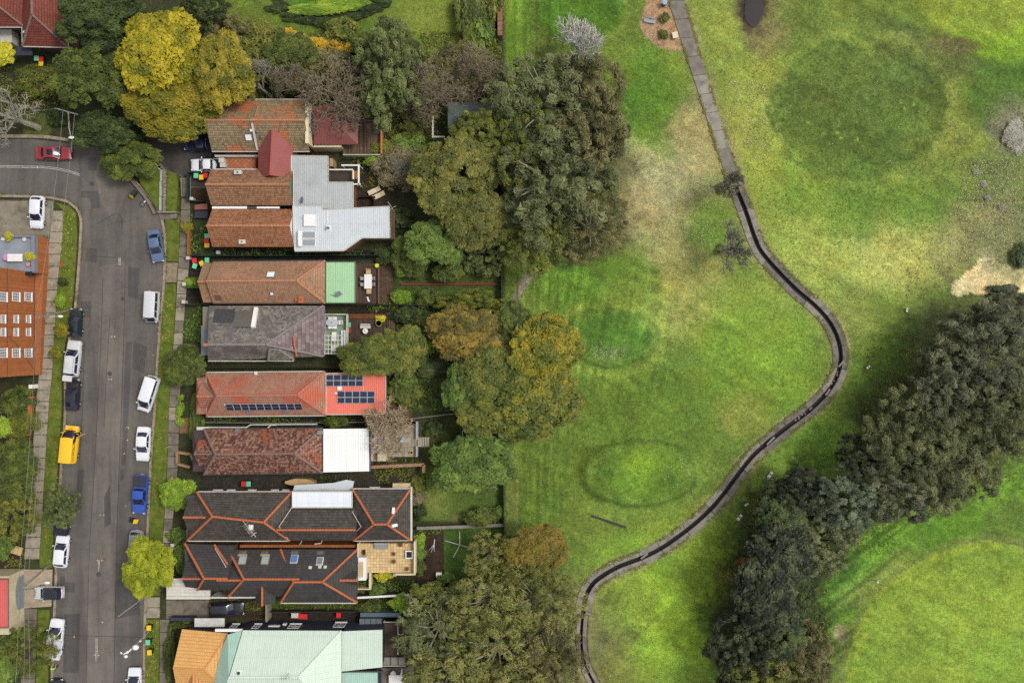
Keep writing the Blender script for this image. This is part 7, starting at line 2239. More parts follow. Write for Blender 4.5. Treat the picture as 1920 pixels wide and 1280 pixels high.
o = MB().prism(PX([(546, 1149), (560, 1149), (560, 1158), (546, 1158)], .9), 0, .9).build('storage_chest', M_GUT_W); tag(o, 'off-white storage chest beside the red bins at the navy wall', 'box')
o = MB().prism(PX([(405, 470), (412, 470), (412, 476), (405, 476)], .6), 0, .6).build('air_conditioner', M_GUT_W); tag(o, 'small pale air conditioner in the gap below the rust tiled house', 'air conditioner')

# ------------------------------------------------------------------ poles, wires, street lamps
M_POLE = plain('weathered pole timber', A(150, 142, 128), .9, .25)
M_STEEL = plain('galvanised steel', A(176, 178, 180), .5, .12)
def pole(label, base, top, z, arm=None, lamp=None, mat=None, r=.14):
    b, t = W(*base), W(top[0], top[1], z)
    root = thing('utility_pole', label, 'pole', b)
    MB().tube([b - Vector((0, 0, .2)), b.lerp(t, .5), t], [r, r * .85, r * .65], 8).build('shaft', mat or M_POLE, root, smooth=True)
    if arm:
        a0, a1 = W(arm[0], arm[1], z - .4), W(arm[2], arm[3], z - .4)
        MB().tube([a0, a1], .07, 4).build('crossarm', M_POLE, root)
        for k in (.08, .36, .64, .92):
            c = a0.lerp(a1, k); MB().cyl(c, .06, c.z + .05, c.z + .25, 6).build('insulator', M_LEAD, root)
    if lamp:
        l = W(lamp[0], lamp[1], z - 1.2)
        MB().tube([b.lerp(t, .82), (b.lerp(t, .9) + l) / 2 + Vector((0, 0, .3)), l], .035, 6).build('lamp_arm', M_STEEL, root)
        MB().ball(l, (.38, .17, .1)).build('lamp_head', M_WHITE, root, smooth=True)
    return root
pole('grey timber power pole with lamp at the bend of the street', (134, 290), (128, 212), 8.2, (103, 203, 146, 215), (133.5, 258))
pole('grey timber power pole with lamp beside the brick apartments', (128, 582), (74, 594), 8.4, (66, 587, 92, 596), (113, 593))
pole('grey timber power pole with lamp above the cream garage', (93, 1057), (44, 1101), 8.0, (31, 1107, 52, 1104), (88, 1092))
pole('slender steel lamp pole at the driveway kerb', (273, 1117), (222, 1155), 7.4, None, None, M_STEEL, .07)
lp = pole('steel lamp pole with white lantern and signal brackets by the yellow bins', (278, 1184), (236, 1228), 7.2, None, None, M_STEEL, .08)
for (x, y, z, r_) in ((254, 1213, 5.0, (.45, .36, .3)), (263, 1201, 3.2, (.16, .12, .14)), (236, 1230, 7.2, (.25, .2, .2))):
    MB().ball(W(x, y, z), r_).build('lantern', M_WHITE, lp, smooth=True)
for (a, b) in (((232, 1226), (240, 1220)), ((226, 1222), (229, 1225)), ((238, 1224), (246, 1216))):
    MB().tube([W(a[0], a[1], 6.8), W(b[0], b[1], 6.8)], .09, 6).build('bracket', M_WHITE, lp)
def wire(name_label, a, b, za, zb, sag=.5, r=.018):
    p0, p1 = W(a[0], a[1], za), W(b[0], b[1], zb)
    pts = [p0.lerp(p1, t / 12) - Vector((0, 0, sag * 4 * (t / 12) * (1 - t / 12))) for t in range(13)]
    o = MB().tube(pts, r, 5).build('power_wire', plain('wire aluminium', A(140, 138, 132), .5, .05))
    return tag(o, name_label, 'wire', 'overhead wires')
wire('overhead wire from the bend pole off the left edge, upper', (105, 204), (-80, 216), 8.1, 8.1)
wire('left overhead wire from the bend pole to the apartment pole', (118, 208), (68, 588), 8.0, 8.2)
wire('right overhead wire from the bend pole to the apartment pole', (140, 214), (88, 595), 8.0, 8.2)
wire('left overhead wire from the apartment pole to the garage pole', (68, 588), (32, 1107), 8.2, 7.8)
wire('middle overhead wire from the apartment pole to the garage pole', (78, 592), (42, 1106), 8.2, 7.8)
wire('right overhead wire from the apartment pole to the garage pole', (90, 596), (50, 1104), 8.2, 7.8)
wire('left overhead wire from the garage pole past the bottom edge', (34, 1107), (20, 1380), 7.8, 7.8)
wire('middle overhead wire from the garage pole past the bottom edge', (44, 1106), (38, 1380), 7.8, 7.8)
wire('right overhead wire from the garage pole past the bottom edge', (50, 1104), (52, 1380), 7.8, 7.8)
wire('service wire from the apartment pole to the brick wall', (74, 592), (58, 670), 8.0, 5.0, .2)

# ------------------------------------------------------------------ fences and walls
def fence(label, pts, h, mat, th=.09, cap=None, name='fence', posts=True, z0=0.0, capmat=None):
    root = thing(name, label, 'fence' if 'fence' in name else 'wall', W(*pts[0]))
    for (a, b) in zip(pts[:-1], pts[1:]):
        p0, p1 = W(*a), W(*b)
        L = (p1 - p0).length; n = max(1, int(L / 2.4)); d = (p1 - p0).normalized(); ang = math.atan2(d.y, d.x)
        for i in range(n):
            c = p0.lerp(p1, (i + .5) / n)
            MB().obox((c.x, c.y, z0 + h / 2), (L / n - .02, th, h), ang).build('panel', mat, root)
            if posts:
                e = p0.lerp(p1, i / n); MB().obox((e.x, e.y, z0 + h / 2 + .03), (.1, .13, h + .06), ang).build('post', mat, root)
        if cap:
            c = p0.lerp(p1, .5); MB().obox((c.x, c.y, z0 + h + .05), (L, th + .12, .09), ang).build('cap', capmat or mat, root)
    return root
F_DK = plain('dark stained fence', A(64, 58, 50), .9, .3, 2); F_GN = plain('dark green fence', A(44, 66, 56), .7, .2); F_OR = plain('orange brown fence', A(176, 118, 62), .8, .25)
F_GY = plain('grey weathered fence', A(140, 134, 122), .9, .3); F_W = plain('pale fence', A(196, 194, 186), .8, .2); F_BR = plain('brown brick garden wall', A(164, 130, 100), .9, .35, 3)
fence('dark green wire fence between the rust tiled and the soft brown houses', [(357, 481), (560, 481), (735, 480)], 1.3, F_GN, .05)
fence('dark fence between the soft brown house and the slate house', [(346, 571.5), (395, 571.5), (610, 571), (770, 572), (940, 575)], 1.5, F_DK)
fence('dark fence between the slate house and the red house', [(346, 689), (620, 688), (790, 690), (880, 690)], 1.5, F_DK)
fence('grey fence between the red house and the maroon house', [(386, 790), (545, 791), (720, 789), (870, 772)], 1.3, F_GY)
fence('brown brick wall south of the stone terrace', [(692, 872), (797, 867), (797, 882)], 1.7, F_BR, .28, True, 'garden_wall', False)
fence('dark low wall along the top of the small square lawn', [(783, 987), (870, 984), (946, 981)], .9, F_DK, .3, True, 'garden_wall', False, 0, F_GY)
fence('long dark garden wall with a bright white cap below the tiled terrace', [(670, 1113), (800, 1106), (880, 1098), (948, 1093)], 1.6, F_DK, .14, True, 'garden_wall', True, 0, M_WHITE)
fence('dark boundary fence between the gardens and the golf turf', [(942, 250), (940, 480), (942, 690), (944, 880), (947, 1095)], 1.5, F_DK)
fence('dark boundary fence running south under the gums', [(948, 1096), (955, 1280), (956, 1380)], 1.3, F_DK)
fence('orange timber front fence of the rust tiled house', [(358.5, 432), (358, 481)], 1.1, F_OR)
fence('dark green front fence of the second tiled house', [(357.5, 327), (357.5, 378), (386, 380)], 1.2, F_GN)
fence('green gate fence beside the wheelie bins of the second house', [(358, 326), (388, 325)], 1.2, F_GN)
fence('mauve grey rail fence at the lower lawn', [(868, 806), (869, 868)], .9, F_W)
fence('low white front wall of the maroon house', [(337, 846), (362, 850), (366, 860)], .8, F_BR, .2, True, 'garden_wall', False)
fence('angled white front wall of the maroon house garden', [(336, 846), (336, 868), (360, 874)], .7, F_BR, .2, True, 'garden_wall', False)
fence('low brick garden wall along the left footpath', [(64, 742), (58, 815)], .8, M_BRICK_O, .3, True, 'garden_wall', False)
fence('brown timber edging along the left footpath by the glossy shrub', [(56, 835), (48, 960)], .8, F_DK, .2, True, 'garden_wall', False)
fence('pale front wall at the gate post of the graphite house', [(324, 1025), (324, 1075)], .9, F_W, .25, True, 'garden_wall', False)
fence('timber edging in the middle of the sloping garden', [(752, 533), (938, 533)], .35, plain('red brown sleeper', A(120, 74, 54), .9, .3), .2, False, 'garden_wall', False)
fence('grey fence behind the salmon roof', [(745, 704), (745, 742), (725, 742)], 1.3, F_GY)
fence('grey low fence beside the black wagon', [(505, 1143), (740, 1142)], .9, F_DK)
fence('dark wire clothes frame behind the pale metal roof', [(675, 372), (704, 371), (704, 388)], 1.2, F_DK, .04)
# white gate piers
for i, (x, y) in enumerate(((61, 697), (63, 724))):
    o = MB().obox(W(x, y, .7), (.5, .5, 1.4)).build('gate_pier', M_WHITE); o_l = ('northern', 'southern')[i] + ' white gate pier at the end of the brick apartments'; tag(o, o_l, 'pier')
    o.data.transform(Matrix.Translation((0, 0, 0)))
for x, y, l in ((355, 484, 'pale gate pier at the corner of the dark green wire fence'), (348, 533, 'slim white gate pier by the clipped box hedge'), (347, 566, 'white gate pier at the front of the slate house'), (326, 1020, 'white gate pier with a cap at the graphite house'), (362, 374, 'small white letterbox behind the dark green front fence')):
    q = W(x, y, .5); o = MB().obox((q.x, q.y, .5), (.36, .36, 1.0)).obox((q.x, q.y, 1.03), (.46, .46, .08)).build('gate_pier', M_GUT_W); tag(o, l, 'pier')
rw = MB().prism([W(364, 384, 1.6)[:2], W(388, 381, 1.6)[:2], W(388, 392, 1.6)[:2], W(364, 393, 1.6)[:2]], 1.3, 1.5).build('porch_slab', plain('red brown porch roof', A(136, 84, 70), .8)); tag(rw, 'small red brown porch roof in front of the second tiled house', 'porch')
rw = MB().prism([W(364, 394, 1.2)[:2], W(388, 393, 1.2)[:2], W(388, 408, 1.2)[:2], W(362, 408, 1.2)[:2]], 0, .9).build('porch_floor', plain('dark blue porch floor', A(50, 52, 66), .7)); tag(rw, 'dark porch floor below the small red brown porch roof', 'porch')

# ------------------------------------------------------------------ garden furniture
def chair(root_label, px, py, rz, z=0.0, mat=None, w=.5, group=None):
    q = W(px, py, z + .5)
    r = thing('garden_chair', root_label, 'chair', (q.x, q.y, z), rz, group)
    m = mat or M_WHITE
    MB().obox((0, 0, .44), (w, w, .05)).build('seat', m, r, local=True)
    MB().obox((0, w / 2, .68), (w, .05, .46)).build('backrest', m, r, local=True)
    for sx in (-1, 1):
        for sy in (-1, 1): MB().obox((sx * w * .42, sy * w * .42, .21), (.04, .04, .42)).build('leg', m, r, local=True)
    return r
M_WICK = plain('tan wicker', A(206, 176, 128), .8, .2, 6)
tb = thing('dining_table', 'long white dining table on the dark timber deck', 'table', W(690, 527, .7))
part('top', M_WHITE, tb, W(683, 541, 1.45)[:2] + (1.40,), W(697, 514, 1.45)[:2] + (1.46,))
for x, y in ((685, 539), (695, 539), (685, 516), (695, 516)): q = W(x, y, 1.4); MB().obox((q.x, q.y, 1.05), (.07, .07, .7)).build('leg', M_WHITE, tb)
chair('tan wicker chair at the north end of the long white dining table', 690.5, 509, 0, .7, M_WICK, .62, 'chairs at the long table')
chair('tan wicker chair at the south end of the long white dining table', 691.5, 546, math.pi, .7, M_WICK, .62, 'chairs at the long table')
M_WIRE = plain('pale wire chair', A(170, 168, 166), .5)
for i, (x, y, a) in enumerate(((680, 522, 1.57), (680, 533, 1.57), (700, 522, -1.57), (700, 533, -1.57))):
    chair(('north west', 'south west', 'north east', 'south east')[i] + ' wire chair tucked under the long white dining table', x, y, a, .7, M_WIRE, .45, 'chairs at the long table')
o = MB().lathe(W(707, 498, 1), [(.2, .7), (.28, 1.2), (.24, 1.22)], 12).build('lime_pot', plain('lime plastic', A(214, 222, 40), .5)); tag(o, 'lime yellow pot in the corner of the dark timber deck', 'pot')
o = MB().obox(W(690, 560, .8), (.2, .55, .12), .3).obox(W(691.5, 564, .85), (.25, .2, .1)).build('deck_toy', M_WHITE); tag(o, 'small white object left on the dark timber deck', 'object')
# terrace of the slate house
tb = thing('outdoor_table', 'oval grey outdoor table on the grey green terrace', 'table', W(623, 605, 1.4))
MB().prism([W(623 + 12 * math.copysign(abs(math.cos(a)) ** .7, math.cos(a)), 604.5 + 6.2 * math.copysign(abs(math.sin(a)) ** .7, math.sin(a)), 2.12)[:2] for a in [6.283 * k / 20 for k in range(20)]], 2.08, 2.14).build('top', plain('grey tabletop', A(182, 186, 192), .5, .1), tb)
q = W(623, 604.5, 2); MB().cyl(q, .12, 1.4, 2.08, 10).build('pedestal', M_GUT_D, tb); MB().cyl(q, .05, 2.14, 2.3, 8).build('umbrella_hole', M_GUT_D, tb)
for i, (x, y, a) in enumerate(((619, 597.5, 0), (627.5, 597.5, 0), (619, 612, math.pi), (627.5, 612, math.pi), (608.5, 604.5, 1.57), (639, 604.5, -1.57))):
    chair(('northern left', 'northern right', 'southern left', 'southern right', 'western', 'eastern')[i] + ' white chair at the oval grey table', x, y, a, 1.4, M_WHITE, .55, 'chairs at the oval table')
o = MB().obox(W(626.8, 631, 1.6), (.55, 1.2, .42)).build('daybed', M_WHITE); tag(o, 'white coffee table under the edge of the lattice pergola', 'table')
sf = thing('outdoor_sofa', 'long white outdoor sofa along the terrace rail', 'sofa', W(643, 632, 1.4))
part('seat', plain('pale cushion', A(216, 220, 224), .8), sf, W(639, 648, 1.8)[:2] + (1.4,), W(646, 619, 1.8)[:2] + (1.78,))
part('backrest', M_WHITE, sf, W(646.2, 648, 1.9)[:2] + (1.4,), W(648.6, 619, 1.9)[:2] + (2.1,))
part('chaise', M_WHITE, sf, W(620, 659, 1.8)[:2] + (1.4,), W(638.6, 648, 1.8)[:2] + (1.76,))
bn = thing('garden_bench', 'white garden bench on the sunken brown deck', 'bench', W(684.5, 611, .35))
part('seat', M_GUT_W, bn, W(675, 615.5, .8)[:2] + (.74,), W(694.5, 609, .8)[:2] + (.8,)); part('backrest', M_GUT_W, bn, W(676, 609, 1.1)[:2] + (.8,), W(693.5, 607, 1.1)[:2] + (1.15,))
for x in (677, 692): part('leg', M_GUT_W, bn, W(x, 614, .5)[:2] + (.35,), W(x + 1.5, 609, .5)[:2] + (.74,))
rt = thing('round_table', 'round white table on the sunken brown deck', 'table', W(685, 620.5, .35))
q = W(685, 620.5, 1.0); MB().cyl(q, .36, 1.02, 1.06, 20).build('top', M_WHITE, rt); MB().lathe(q, [(.2, .36), (.05, .45), (.05, 1.02)], 10).build('pedestal', M_WHITE, rt)
MB().ball((q.x - .06, q.y + .06, 1.12), .06).build('ornament', M_GUT_D, rt)
pt = thing('lime_pot', 'bright lime conical pot on the sunken brown deck', 'pot', W(710.5, 606, .35)); q = W(710.5, 606, .8); MB().lathe(q, [(.2, .36), (.42, 1.0), (.38, 1.0), (.3, .85)], 14).build('vessel', plain('lime glaze', A(220, 226, 24), .4), pt)
# sun loungers
for i, (x, y) in enumerate(((701, 358), (709, 367))):
    q = W(x, y, .4); r_ = thing('sun_lounger', ('upper', 'lower')[i] + ' white sun lounger beside the pale metal roof', 'lounger', (q.x, q.y, 0), R(24), 'pair of sun loungers')
    MB().obox((-.25, 0, .36), (1.15, .62, .08)).build('mattress', M_CREAM, r_, local=True); MB().obox((.62, 0, .5), (.65, .62, .08), 0, 1, R(-24)).build('backrest', M_CREAM, r_, local=True)
    for sx in (-.7, .3): MB().obox((sx, 0, .16), (.06, .56, .32)).build('leg', M_WHITE, r_, local=True)
# clothes lines
for lab, c, a, b, z in (('white crossed clothes hoist on the small square lawn', (862, 1021), ((834, 1013), (876, 1025)), ((850, 1045), (862, 996)), 2.0), ('grey crossed clothes hoist behind the pale metal roof', (735, 390), ((727, 378), (741, 402)), ((728, 398), (743, 386)), 1.9)):
    r_ = thing('clothes_hoist', lab, 'clothes line', W(*c)); q = W(c[0], c[1], z)
    MB().cyl(q, .04, 0, z + .2, 8).build('mast', M_STEEL, r_)
    for e in (a, b): MB().tube([W(e[0][0], e[0][1], z), q, W(e[1][0], e[1][1], z)], .035, 5).build('arm', plain('pale hoist arm', A(206, 210, 200), .5), r_)
# terrace behind the white roof
o = MB().obox(W(713.5, 826.5, 2.2), (.55, .6, .35)).build('towel_rack', plain('purple towel', A(164, 140, 200), .9)); tag(o, 'purple towel over a rack on the narrow cream terrace', 'towel')
o = MB().lathe(W(706, 804, 2.1), [(.26, 1.9), (.3, 2.15), (.24, 2.16), (.2, 2.05)], 14).build('fire_bowl', plain('grey bowl', A(120, 112, 98), .8)); tag(o, 'round grey bowl on the narrow cream terrace', 'bowl')
ch = thing('deck_chair', 'white and black deck chair on the narrow cream terrace', 'chair', W(710, 840, 1.9), R(-40))
MB().obox((0, 0, .4), (1.6, .6, .06)).build('sling', M_WHITE, ch, local=True)
for k in (-.65, -.2, .3): MB().obox((k, 0, .44), (.22, .5, .04)).build('cushion', M_TRIM, ch, local=True)
for k in (-.6, .6): MB().obox((k, 0, .19), (.05, .56, .38)).build('leg', M_GUT_D, ch, local=True)
o = MB().obox(W(698, 816.5, 2.0), (.42, .66, .12)).build('door_mat', M_TRIM); tag(o, 'black mat at the door of the narrow cream terrace', 'mat')
st_ = thing('stool', 'pale chair on the narrow cream terrace beside the parapet', 'chair', W(714, 813, 1.9)); MB().obox(W(714, 813, 2.3), (.55, .7, .06)).build('seat', M_GUT_W, st_); MB().obox(W(714, 808, 2.5), (.55, .06, .4)).build('backrest', M_GUT_W, st_)
for sx in (-.22, .22): MB().obox(W(714, 813, 2.1) + Vector((sx, 0, 0)), (.05, .6, .36)).build('leg', M_GUT_W, st_)
um = thing('covered_barbecue', 'pale blue covered item on the stone terrace', 'cover', W(756, 824, .8)); q = W(756, 824, 1.1); MB().obox((q.x, q.y, 1.15), (.7, .45, .7), R(60), 1.2).build('cover', plain('pale blue cover', A(176, 186, 204), .6), um)
o = MB().lathe(W(771.5, 848, 1.0), [(.2, .8), (.26, 1.1), (.16, 1.1), (.14, 1.0)], 12).build('yellow_pot', plain('mustard pot', A(200, 176, 90), .7)); tag(o, 'mustard pot in the corner of the stone terrace', 'pot')
# cream tiled terrace furniture
sf = thing('rattan_sofa', 'grey rattan sofa on the cream tiled terrace', 'sofa', W(714, 1023, 2.0))
part('seat', plain('grey cushion', A(150, 150, 152), .8, .3, 5), sf, W(702, 1029, 2.5)[:2] + (2.0,), W(726, 1020, 2.5)[:2] + (2.45,)); part('backrest', plain('grey rattan', A(176, 176, 176), .8), sf, W(701, 1019.6, 2.7)[:2] + (2.0,), W(727, 1017.6, 2.7)[:2] + (2.8,))
bt = thing('side_table', 'white edged black square table on the cream tiled terrace', 'table', W(767, 1040, 2.0)); part('frame', M_WHITE, bt, W(760, 1047, 2.5)[:2] + (2.3,), W(774, 1032, 2.5)[:2] + (2.45,)); part('top', M_TRIM, bt, W(762, 1045, 2.5)[:2] + (2.45,), W(772, 1034, 2.5)[:2] + (2.47,))
for x, y in ((761.5, 1045.5), (772.5, 1045.5), (761.5, 1033.5), (772.5, 1033.5)): q = W(x, y, 2.2); MB().obox((q.x, q.y, 2.15), (.06, .06, .3)).build('leg', M_WHITE, bt)
o = MB().obox(W(682.5, 1035, 2.2), (.34, .58, .35)).build('speaker_box', M_TRIM); tag(o, 'black box on the cream tiled terrace beside the roof edge', 'box')
for i, (x, y) in enumerate(((739, 1037), (739, 1051), (764, 1065), (752, 1020))):
    r_ = thing('pot_plant', ('upper brown pot in the middle of the cream terrace', 'lower brown pot in the middle of the cream terrace', 'brown pot by the balustrade of the cream terrace', 'brown pot against the house side of the cream terrace')[i], 'plant', W(x, y, 2.0), 0, 'brown pots on the cream terrace')
    MB().lathe(W(x, y, 2.2), [(.14, 2.0), (.2, 2.3), (.17, 2.31)], 10).build('pot', plain('brown pot', A(120, 72, 50), .7), r_)
    o = bpy.data.objects.new('leaves', CROWN['twiggy'][i % 2]); COL.objects.link(o); o.parent = r_; o.location = (0, 0, .45); o.scale = (.24, .24, .2); o.material_slots[0].link = 'OBJECT'; o.material_slots[0].material = P['rust']
# garden of the terrace house: steps, white hose sculpture, white box
gs = thing('garden_steps', 'dark timber steps in the garden below the white branch sculpture', 'steps', W(805, 1060))
for k in range(7): part('step', plain('dark sleeper', A(58, 44, 38), .9, .2), gs, W(797, 1078 - k * 5, .2)[:2] + (.0,), W(811, 1074 - k * 5, .2)[:2] + (.12 + k * .04,))
sc2 = thing('branch_sculpture', 'white branching garden sculpture on bare soil', 'sculpture', W(813, 1022))
for e in ((804, 1031), (808, 1035), (814, 1034), (806, 1028)): MB().tube([W(815, 1011, 1.4), W(814, 1020, 1.0), W(e[0], e[1], .1)], [.07, .06, .03], 5).build('branch', M_WHITE, sc2)
bx_ = thing('garden_box', 'small white garden box beside the dark timber steps', 'box', W(823, 1077)); part('box', M_GUT_W, bx_, W(818, 1082, .6)[:2] + (0,), W(828, 1073.5, .6)[:2] + (.55,)); part('lid', M_WHITE, bx_, W(817.5, 1082.4, .6)[:2] + (.55,), W(828.5, 1073, .6)[:2] + (.62,))
o = MB().obox(W(741, 1072, 1.3), (.45, 1.1, .08), -.2).build('leaning_panel', plain('pale green panel', A(186, 196, 168), .7)); tag(o, 'pale green panel leaning on the cream terrace edge', 'panel')
o = MB().prism(PX([(534, 902), (552, 897), (576, 898), (590, 903), (590, 909), (552, 911), (534, 906)], 1.2), 0, 1.2).build('storage_bench', plain('tan timber bench', A(206, 172, 120), .8, .2)); tag(o, 'tan timber storage bench beside the charcoal house', 'bench')
ds = thing('drain_cover', 'square drain cover on the grassed island', 'drain cover', W(280, 332, .55)); part('frame', M_CONC, ds, W(277, 335)[:2] + (.53,), W(283, 329)[:2] + (.6,)); part('grate', M_TRIM, ds, W(278.3, 333.7)[:2] + (.6,), W(281.7, 330.3)[:2] + (.612,))
sg = thing('sign_post', 'red topped sign post on the left verge', 'sign', W(131, 496)); MB().tube([W(131, 496), W(117, 496, 2.2)], .03, 6).build('post', M_STEEL, sg); MB().obox(W(116, 496, 2.2), (.3, .3, .06)).build('plate', LID['red'], sg)
cyc = thing('bicycle', 'dark bicycle lying at the kerb of the bend', 'bicycle', W(270, 379))
for c_ in ((276, 373), (267, 384)):
    q = W(*c_); MB().tube([(q.x + .33 * math.cos(a), q.y + .33 * math.sin(a), .12 + .05 * math.sin(a)) for a in [6.283 * k / 16 for k in range(17)]], .025, 5).build('wheel', M_TYRE, cyc)
MB().tube([W(276, 373, .15), W(272, 376, .3), W(267, 384, .15)], .03, 5).build('frame', M_STEEL, cyc); MB().tube([W(272, 376, .3), W(270, 381, .3), W(276, 373, .15)], .025, 5).build('frame_tube', M_STEEL, cyc)
MB().obox(W(271.5, 378, .35), (.28, .14, .06), .8).build('saddle', M_WHITE, cyc); MB().tube([W(265, 380, .3), W(268, 386, .3)], .02, 5).build('handlebar', M_STEEL, cyc)
# ------------------------------------------------------------------ golf course things
bn = thing('park_bench', 'grey slatted park bench in the mulch bed', 'bench', W(1217, 42), R(-12))
for k in range(3): MB().obox((0, -.15 + k * .15, .45), (1.5, .12, .05)).build('seat_slat', plain('bench grey', A(176, 182, 190), .6), bn, local=True)
for k in range(2): MB().obox((0, .3, .62 + k * .16), (1.5, .05, .12)).build('back_slat', plain('bench grey', A(176, 182, 190)), bn, local=True)
for sx in (-.6, .6): MB().obox((sx, .02, .21), (.07, .5, .42)).build('leg', M_STEEL, bn, local=True)
lb = thing('litter_bin', 'blue round litter bin at the top of the mulch bed', 'bin', W(1244, 10)); q = W(1244, 10); MB().lathe(q, [(.28, 0), (.3, .9), (.22, .92), (.2, .7)], 16).build('drum', plain('blue bin', A(58, 104, 150), .5), lb); MB().lathe(q, [(.32, .9), (.32, .97), (.2, .97)], 16).build('rim', plain('pale blue rim', A(150, 186, 216), .5), lb)
sb = thing('tee_sign', 'white box sign beside the concrete path', 'sign', W(1266, 66)); MB().obox(W(1266, 66, .45), (.75, .8, .1), .2).build('face', M_CREAM, sb); MB().obox(W(1266, 66, .2), (.5, .5, .4), .2).build('base', M_CREAM, sb)
pw = MB().prism([W(1412 + 17 * math.cos(a) * (1 + .12 * math.sin(3 * a + 1)), 10 + 42 * math.sin(a) * (1 + .05 * math.sin(2 * a)))[:2] for a in [6.283 * k / 28 for k in range(28)]], -.1, ground_z(1412, 10) + .06).build('pond', gloss('dark still water', A(44, 37, 37), .3, spec=.25)); tag(pw, kind='structure')
gr = thing('drain_grate', 'long dark metal grate lying in the turf', 'grate', W(1141, 977), R(-19)); gz_ = ground_z(1141, 977)
gr.location.z = gz_
MB().obox((0, 0, .05), (4.9, .3, .14)).build('frame', plain('dark grate steel', A(66, 74, 62), .6, .2), gr, local=True)
for k in range(10): MB().obox((-2.2 + k * .49, 0, .13), (.4, .2, .03)).build('slot', plain('grate slot', A(46, 52, 46), .6), gr, local=True)
for i, (x, y, a, l) in enumerate(((1626, 688, .6, 'small white tee marker east of the drain bend'), (1699, 581, 1.4, 'white tipped tee marker below the dry grass'), (1443, 889, .9, 'white tee marker sign beside the middle of the drain'), (1399, 945, .5, 'smaller of the two white markers by the dark trees'), (1386, 969, .9, 'larger of the two white markers by the dark trees'))):
    gz_ = ground_z(x, y); r_ = thing('tee_marker', l, 'marker', W(x, y) + Vector((0, 0, gz_)), a, 'tee markers on the turf'); sc_f = 1.0 if i in (2, 4) else .6
    MB().obox((0, 0, .3), (.9 * sc_f, .38 * sc_f, .05)).build('plate', M_WHITE, r_, local=True)
    for sx in (-.3, .3): MB().obox((sx * sc_f, 0, .14), (.05, .05, .28)).build('leg', M_LEAD, r_, local=True)
    MB().obox((.05, 0, .33), (.22 * sc_f, .3 * sc_f, .02)).build('stripe', M_LEAD, r_, local=True)
q = W(1638, 1086); gz_ = ground_z(1638, 1086); r_ = thing('ball_washer', 'white topped post beside the mown green', 'post', (q.x, q.y, gz_)); MB().cyl((0, 0), .05, 0, .9, 8).build('post', M_LEAD, r_, local=True); MB().ball((0, 0, .98), .15).build('head', M_WHITE, r_, local=True, smooth=True)
q = W(1602, 1008); r_ = thing('flag_marker', 'tiny yellow flag in the rough by the silvery tree', 'flag', (q.x, q.y, ground_z(1602, 1008))); MB().cyl((0, 0), .03, 0, 1.0, 6).build('pole', M_WHITE, r_, local=True); MB().obox((.12, -.15, .85), (.24, .3, .18), .5).build('flag', LID['yellow'], r_, local=True)
lg = thing('fallen_log', 'pale fallen log at the edge of the eastern she-oaks', 'log', W(1765, 672)); MB().tube([W(1757, 668) + Vector((0, 0, .2)), W(1768, 676) + Vector((0, 0, .25)), W(1780, 681) + Vector((0, 0, .2))], [.2, .17, .1], 7).build('trunk', M_BARK_W, lg); MB().tube([W(1766, 675) + Vector((0, 0, .25)), W(1764, 682) + Vector((0, 0, .5))], [.08, .03], 5).build('branch', M_BARK_W, lg)

# ------------------------------------------------------------------ worker behind the tradesman pickup
def skin(name, pts, edges, rad, mat, parent, sub=1):
    me_ = bpy.data.meshes.new(name); me_.from_pydata(pts, edges, []); me_.update()
    o = bpy.data.objects.new(name, me_); COL.objects.link(o); o.parent = parent
    md = o.modifiers.new('skin', 'SKIN'); md.use_smooth_shade = True
    lay_ = me_.skin_vertices[0].data
    for i, r_ in enumerate(rad): lay_[i].radius = (r_, r_)
    lay_[0].use_root = True
    if sub: o.modifiers.new('sub', 'SUBSURF').levels = sub; o.modifiers['sub'].render_levels = sub
    me_.materials.append(mat)
    return o
wk = thing('person', 'person in lime hi-vis shirt and dark trousers reaching into the tradesman pickup', 'person', W(101, 1250, .9) * Vector((1, 1, 0)), R(95)) if False else None
pq = W(101, 1253, 1.0)
wk = thing('person', 'person in lime hi-vis shirt and dark trousers leaning towards the tradesman pickup', 'person', (pq.x, pq.y, .02), R(80))
# local: +x towards the pickup; pelvis first
J = [(0, 0, .93), (.06, 0, 1.15), (.16, 0, 1.38), (.20, 0, 1.47), (.25, 0, 1.54), (.30, 0, 1.62), (.31, 0, 1.72),
     (-.02, .10, .88), (.02, .12, .48), (-.04, .13, .08), (.12, .14, .04), (-.02, -.10, .88), (.10, -.13, .48), (.05, -.14, .08), (.21, -.15, .04),
     (.15, .19, 1.37), (.26, .28, 1.13), (.46, .24, 1.05), (.15, -.19, 1.37), (.28, -.27, 1.14), (.48, -.22, 1.08)]
E = [(0, 1), (1, 2), (2, 3), (3, 4), (4, 5), (5, 6), (0, 7), (7, 8), (8, 9), (9, 10), (0, 11), (11, 12), (12, 13), (13, 14), (2, 15), (15, 16), (16, 17), (2, 18), (18, 19), (19, 20)]
Rr = [.14, .13, .15, .07, .055, .095, .08, .085, .06, .04, .035, .085, .06, .04, .035, .06, .045, .03, .06, .045, .03]
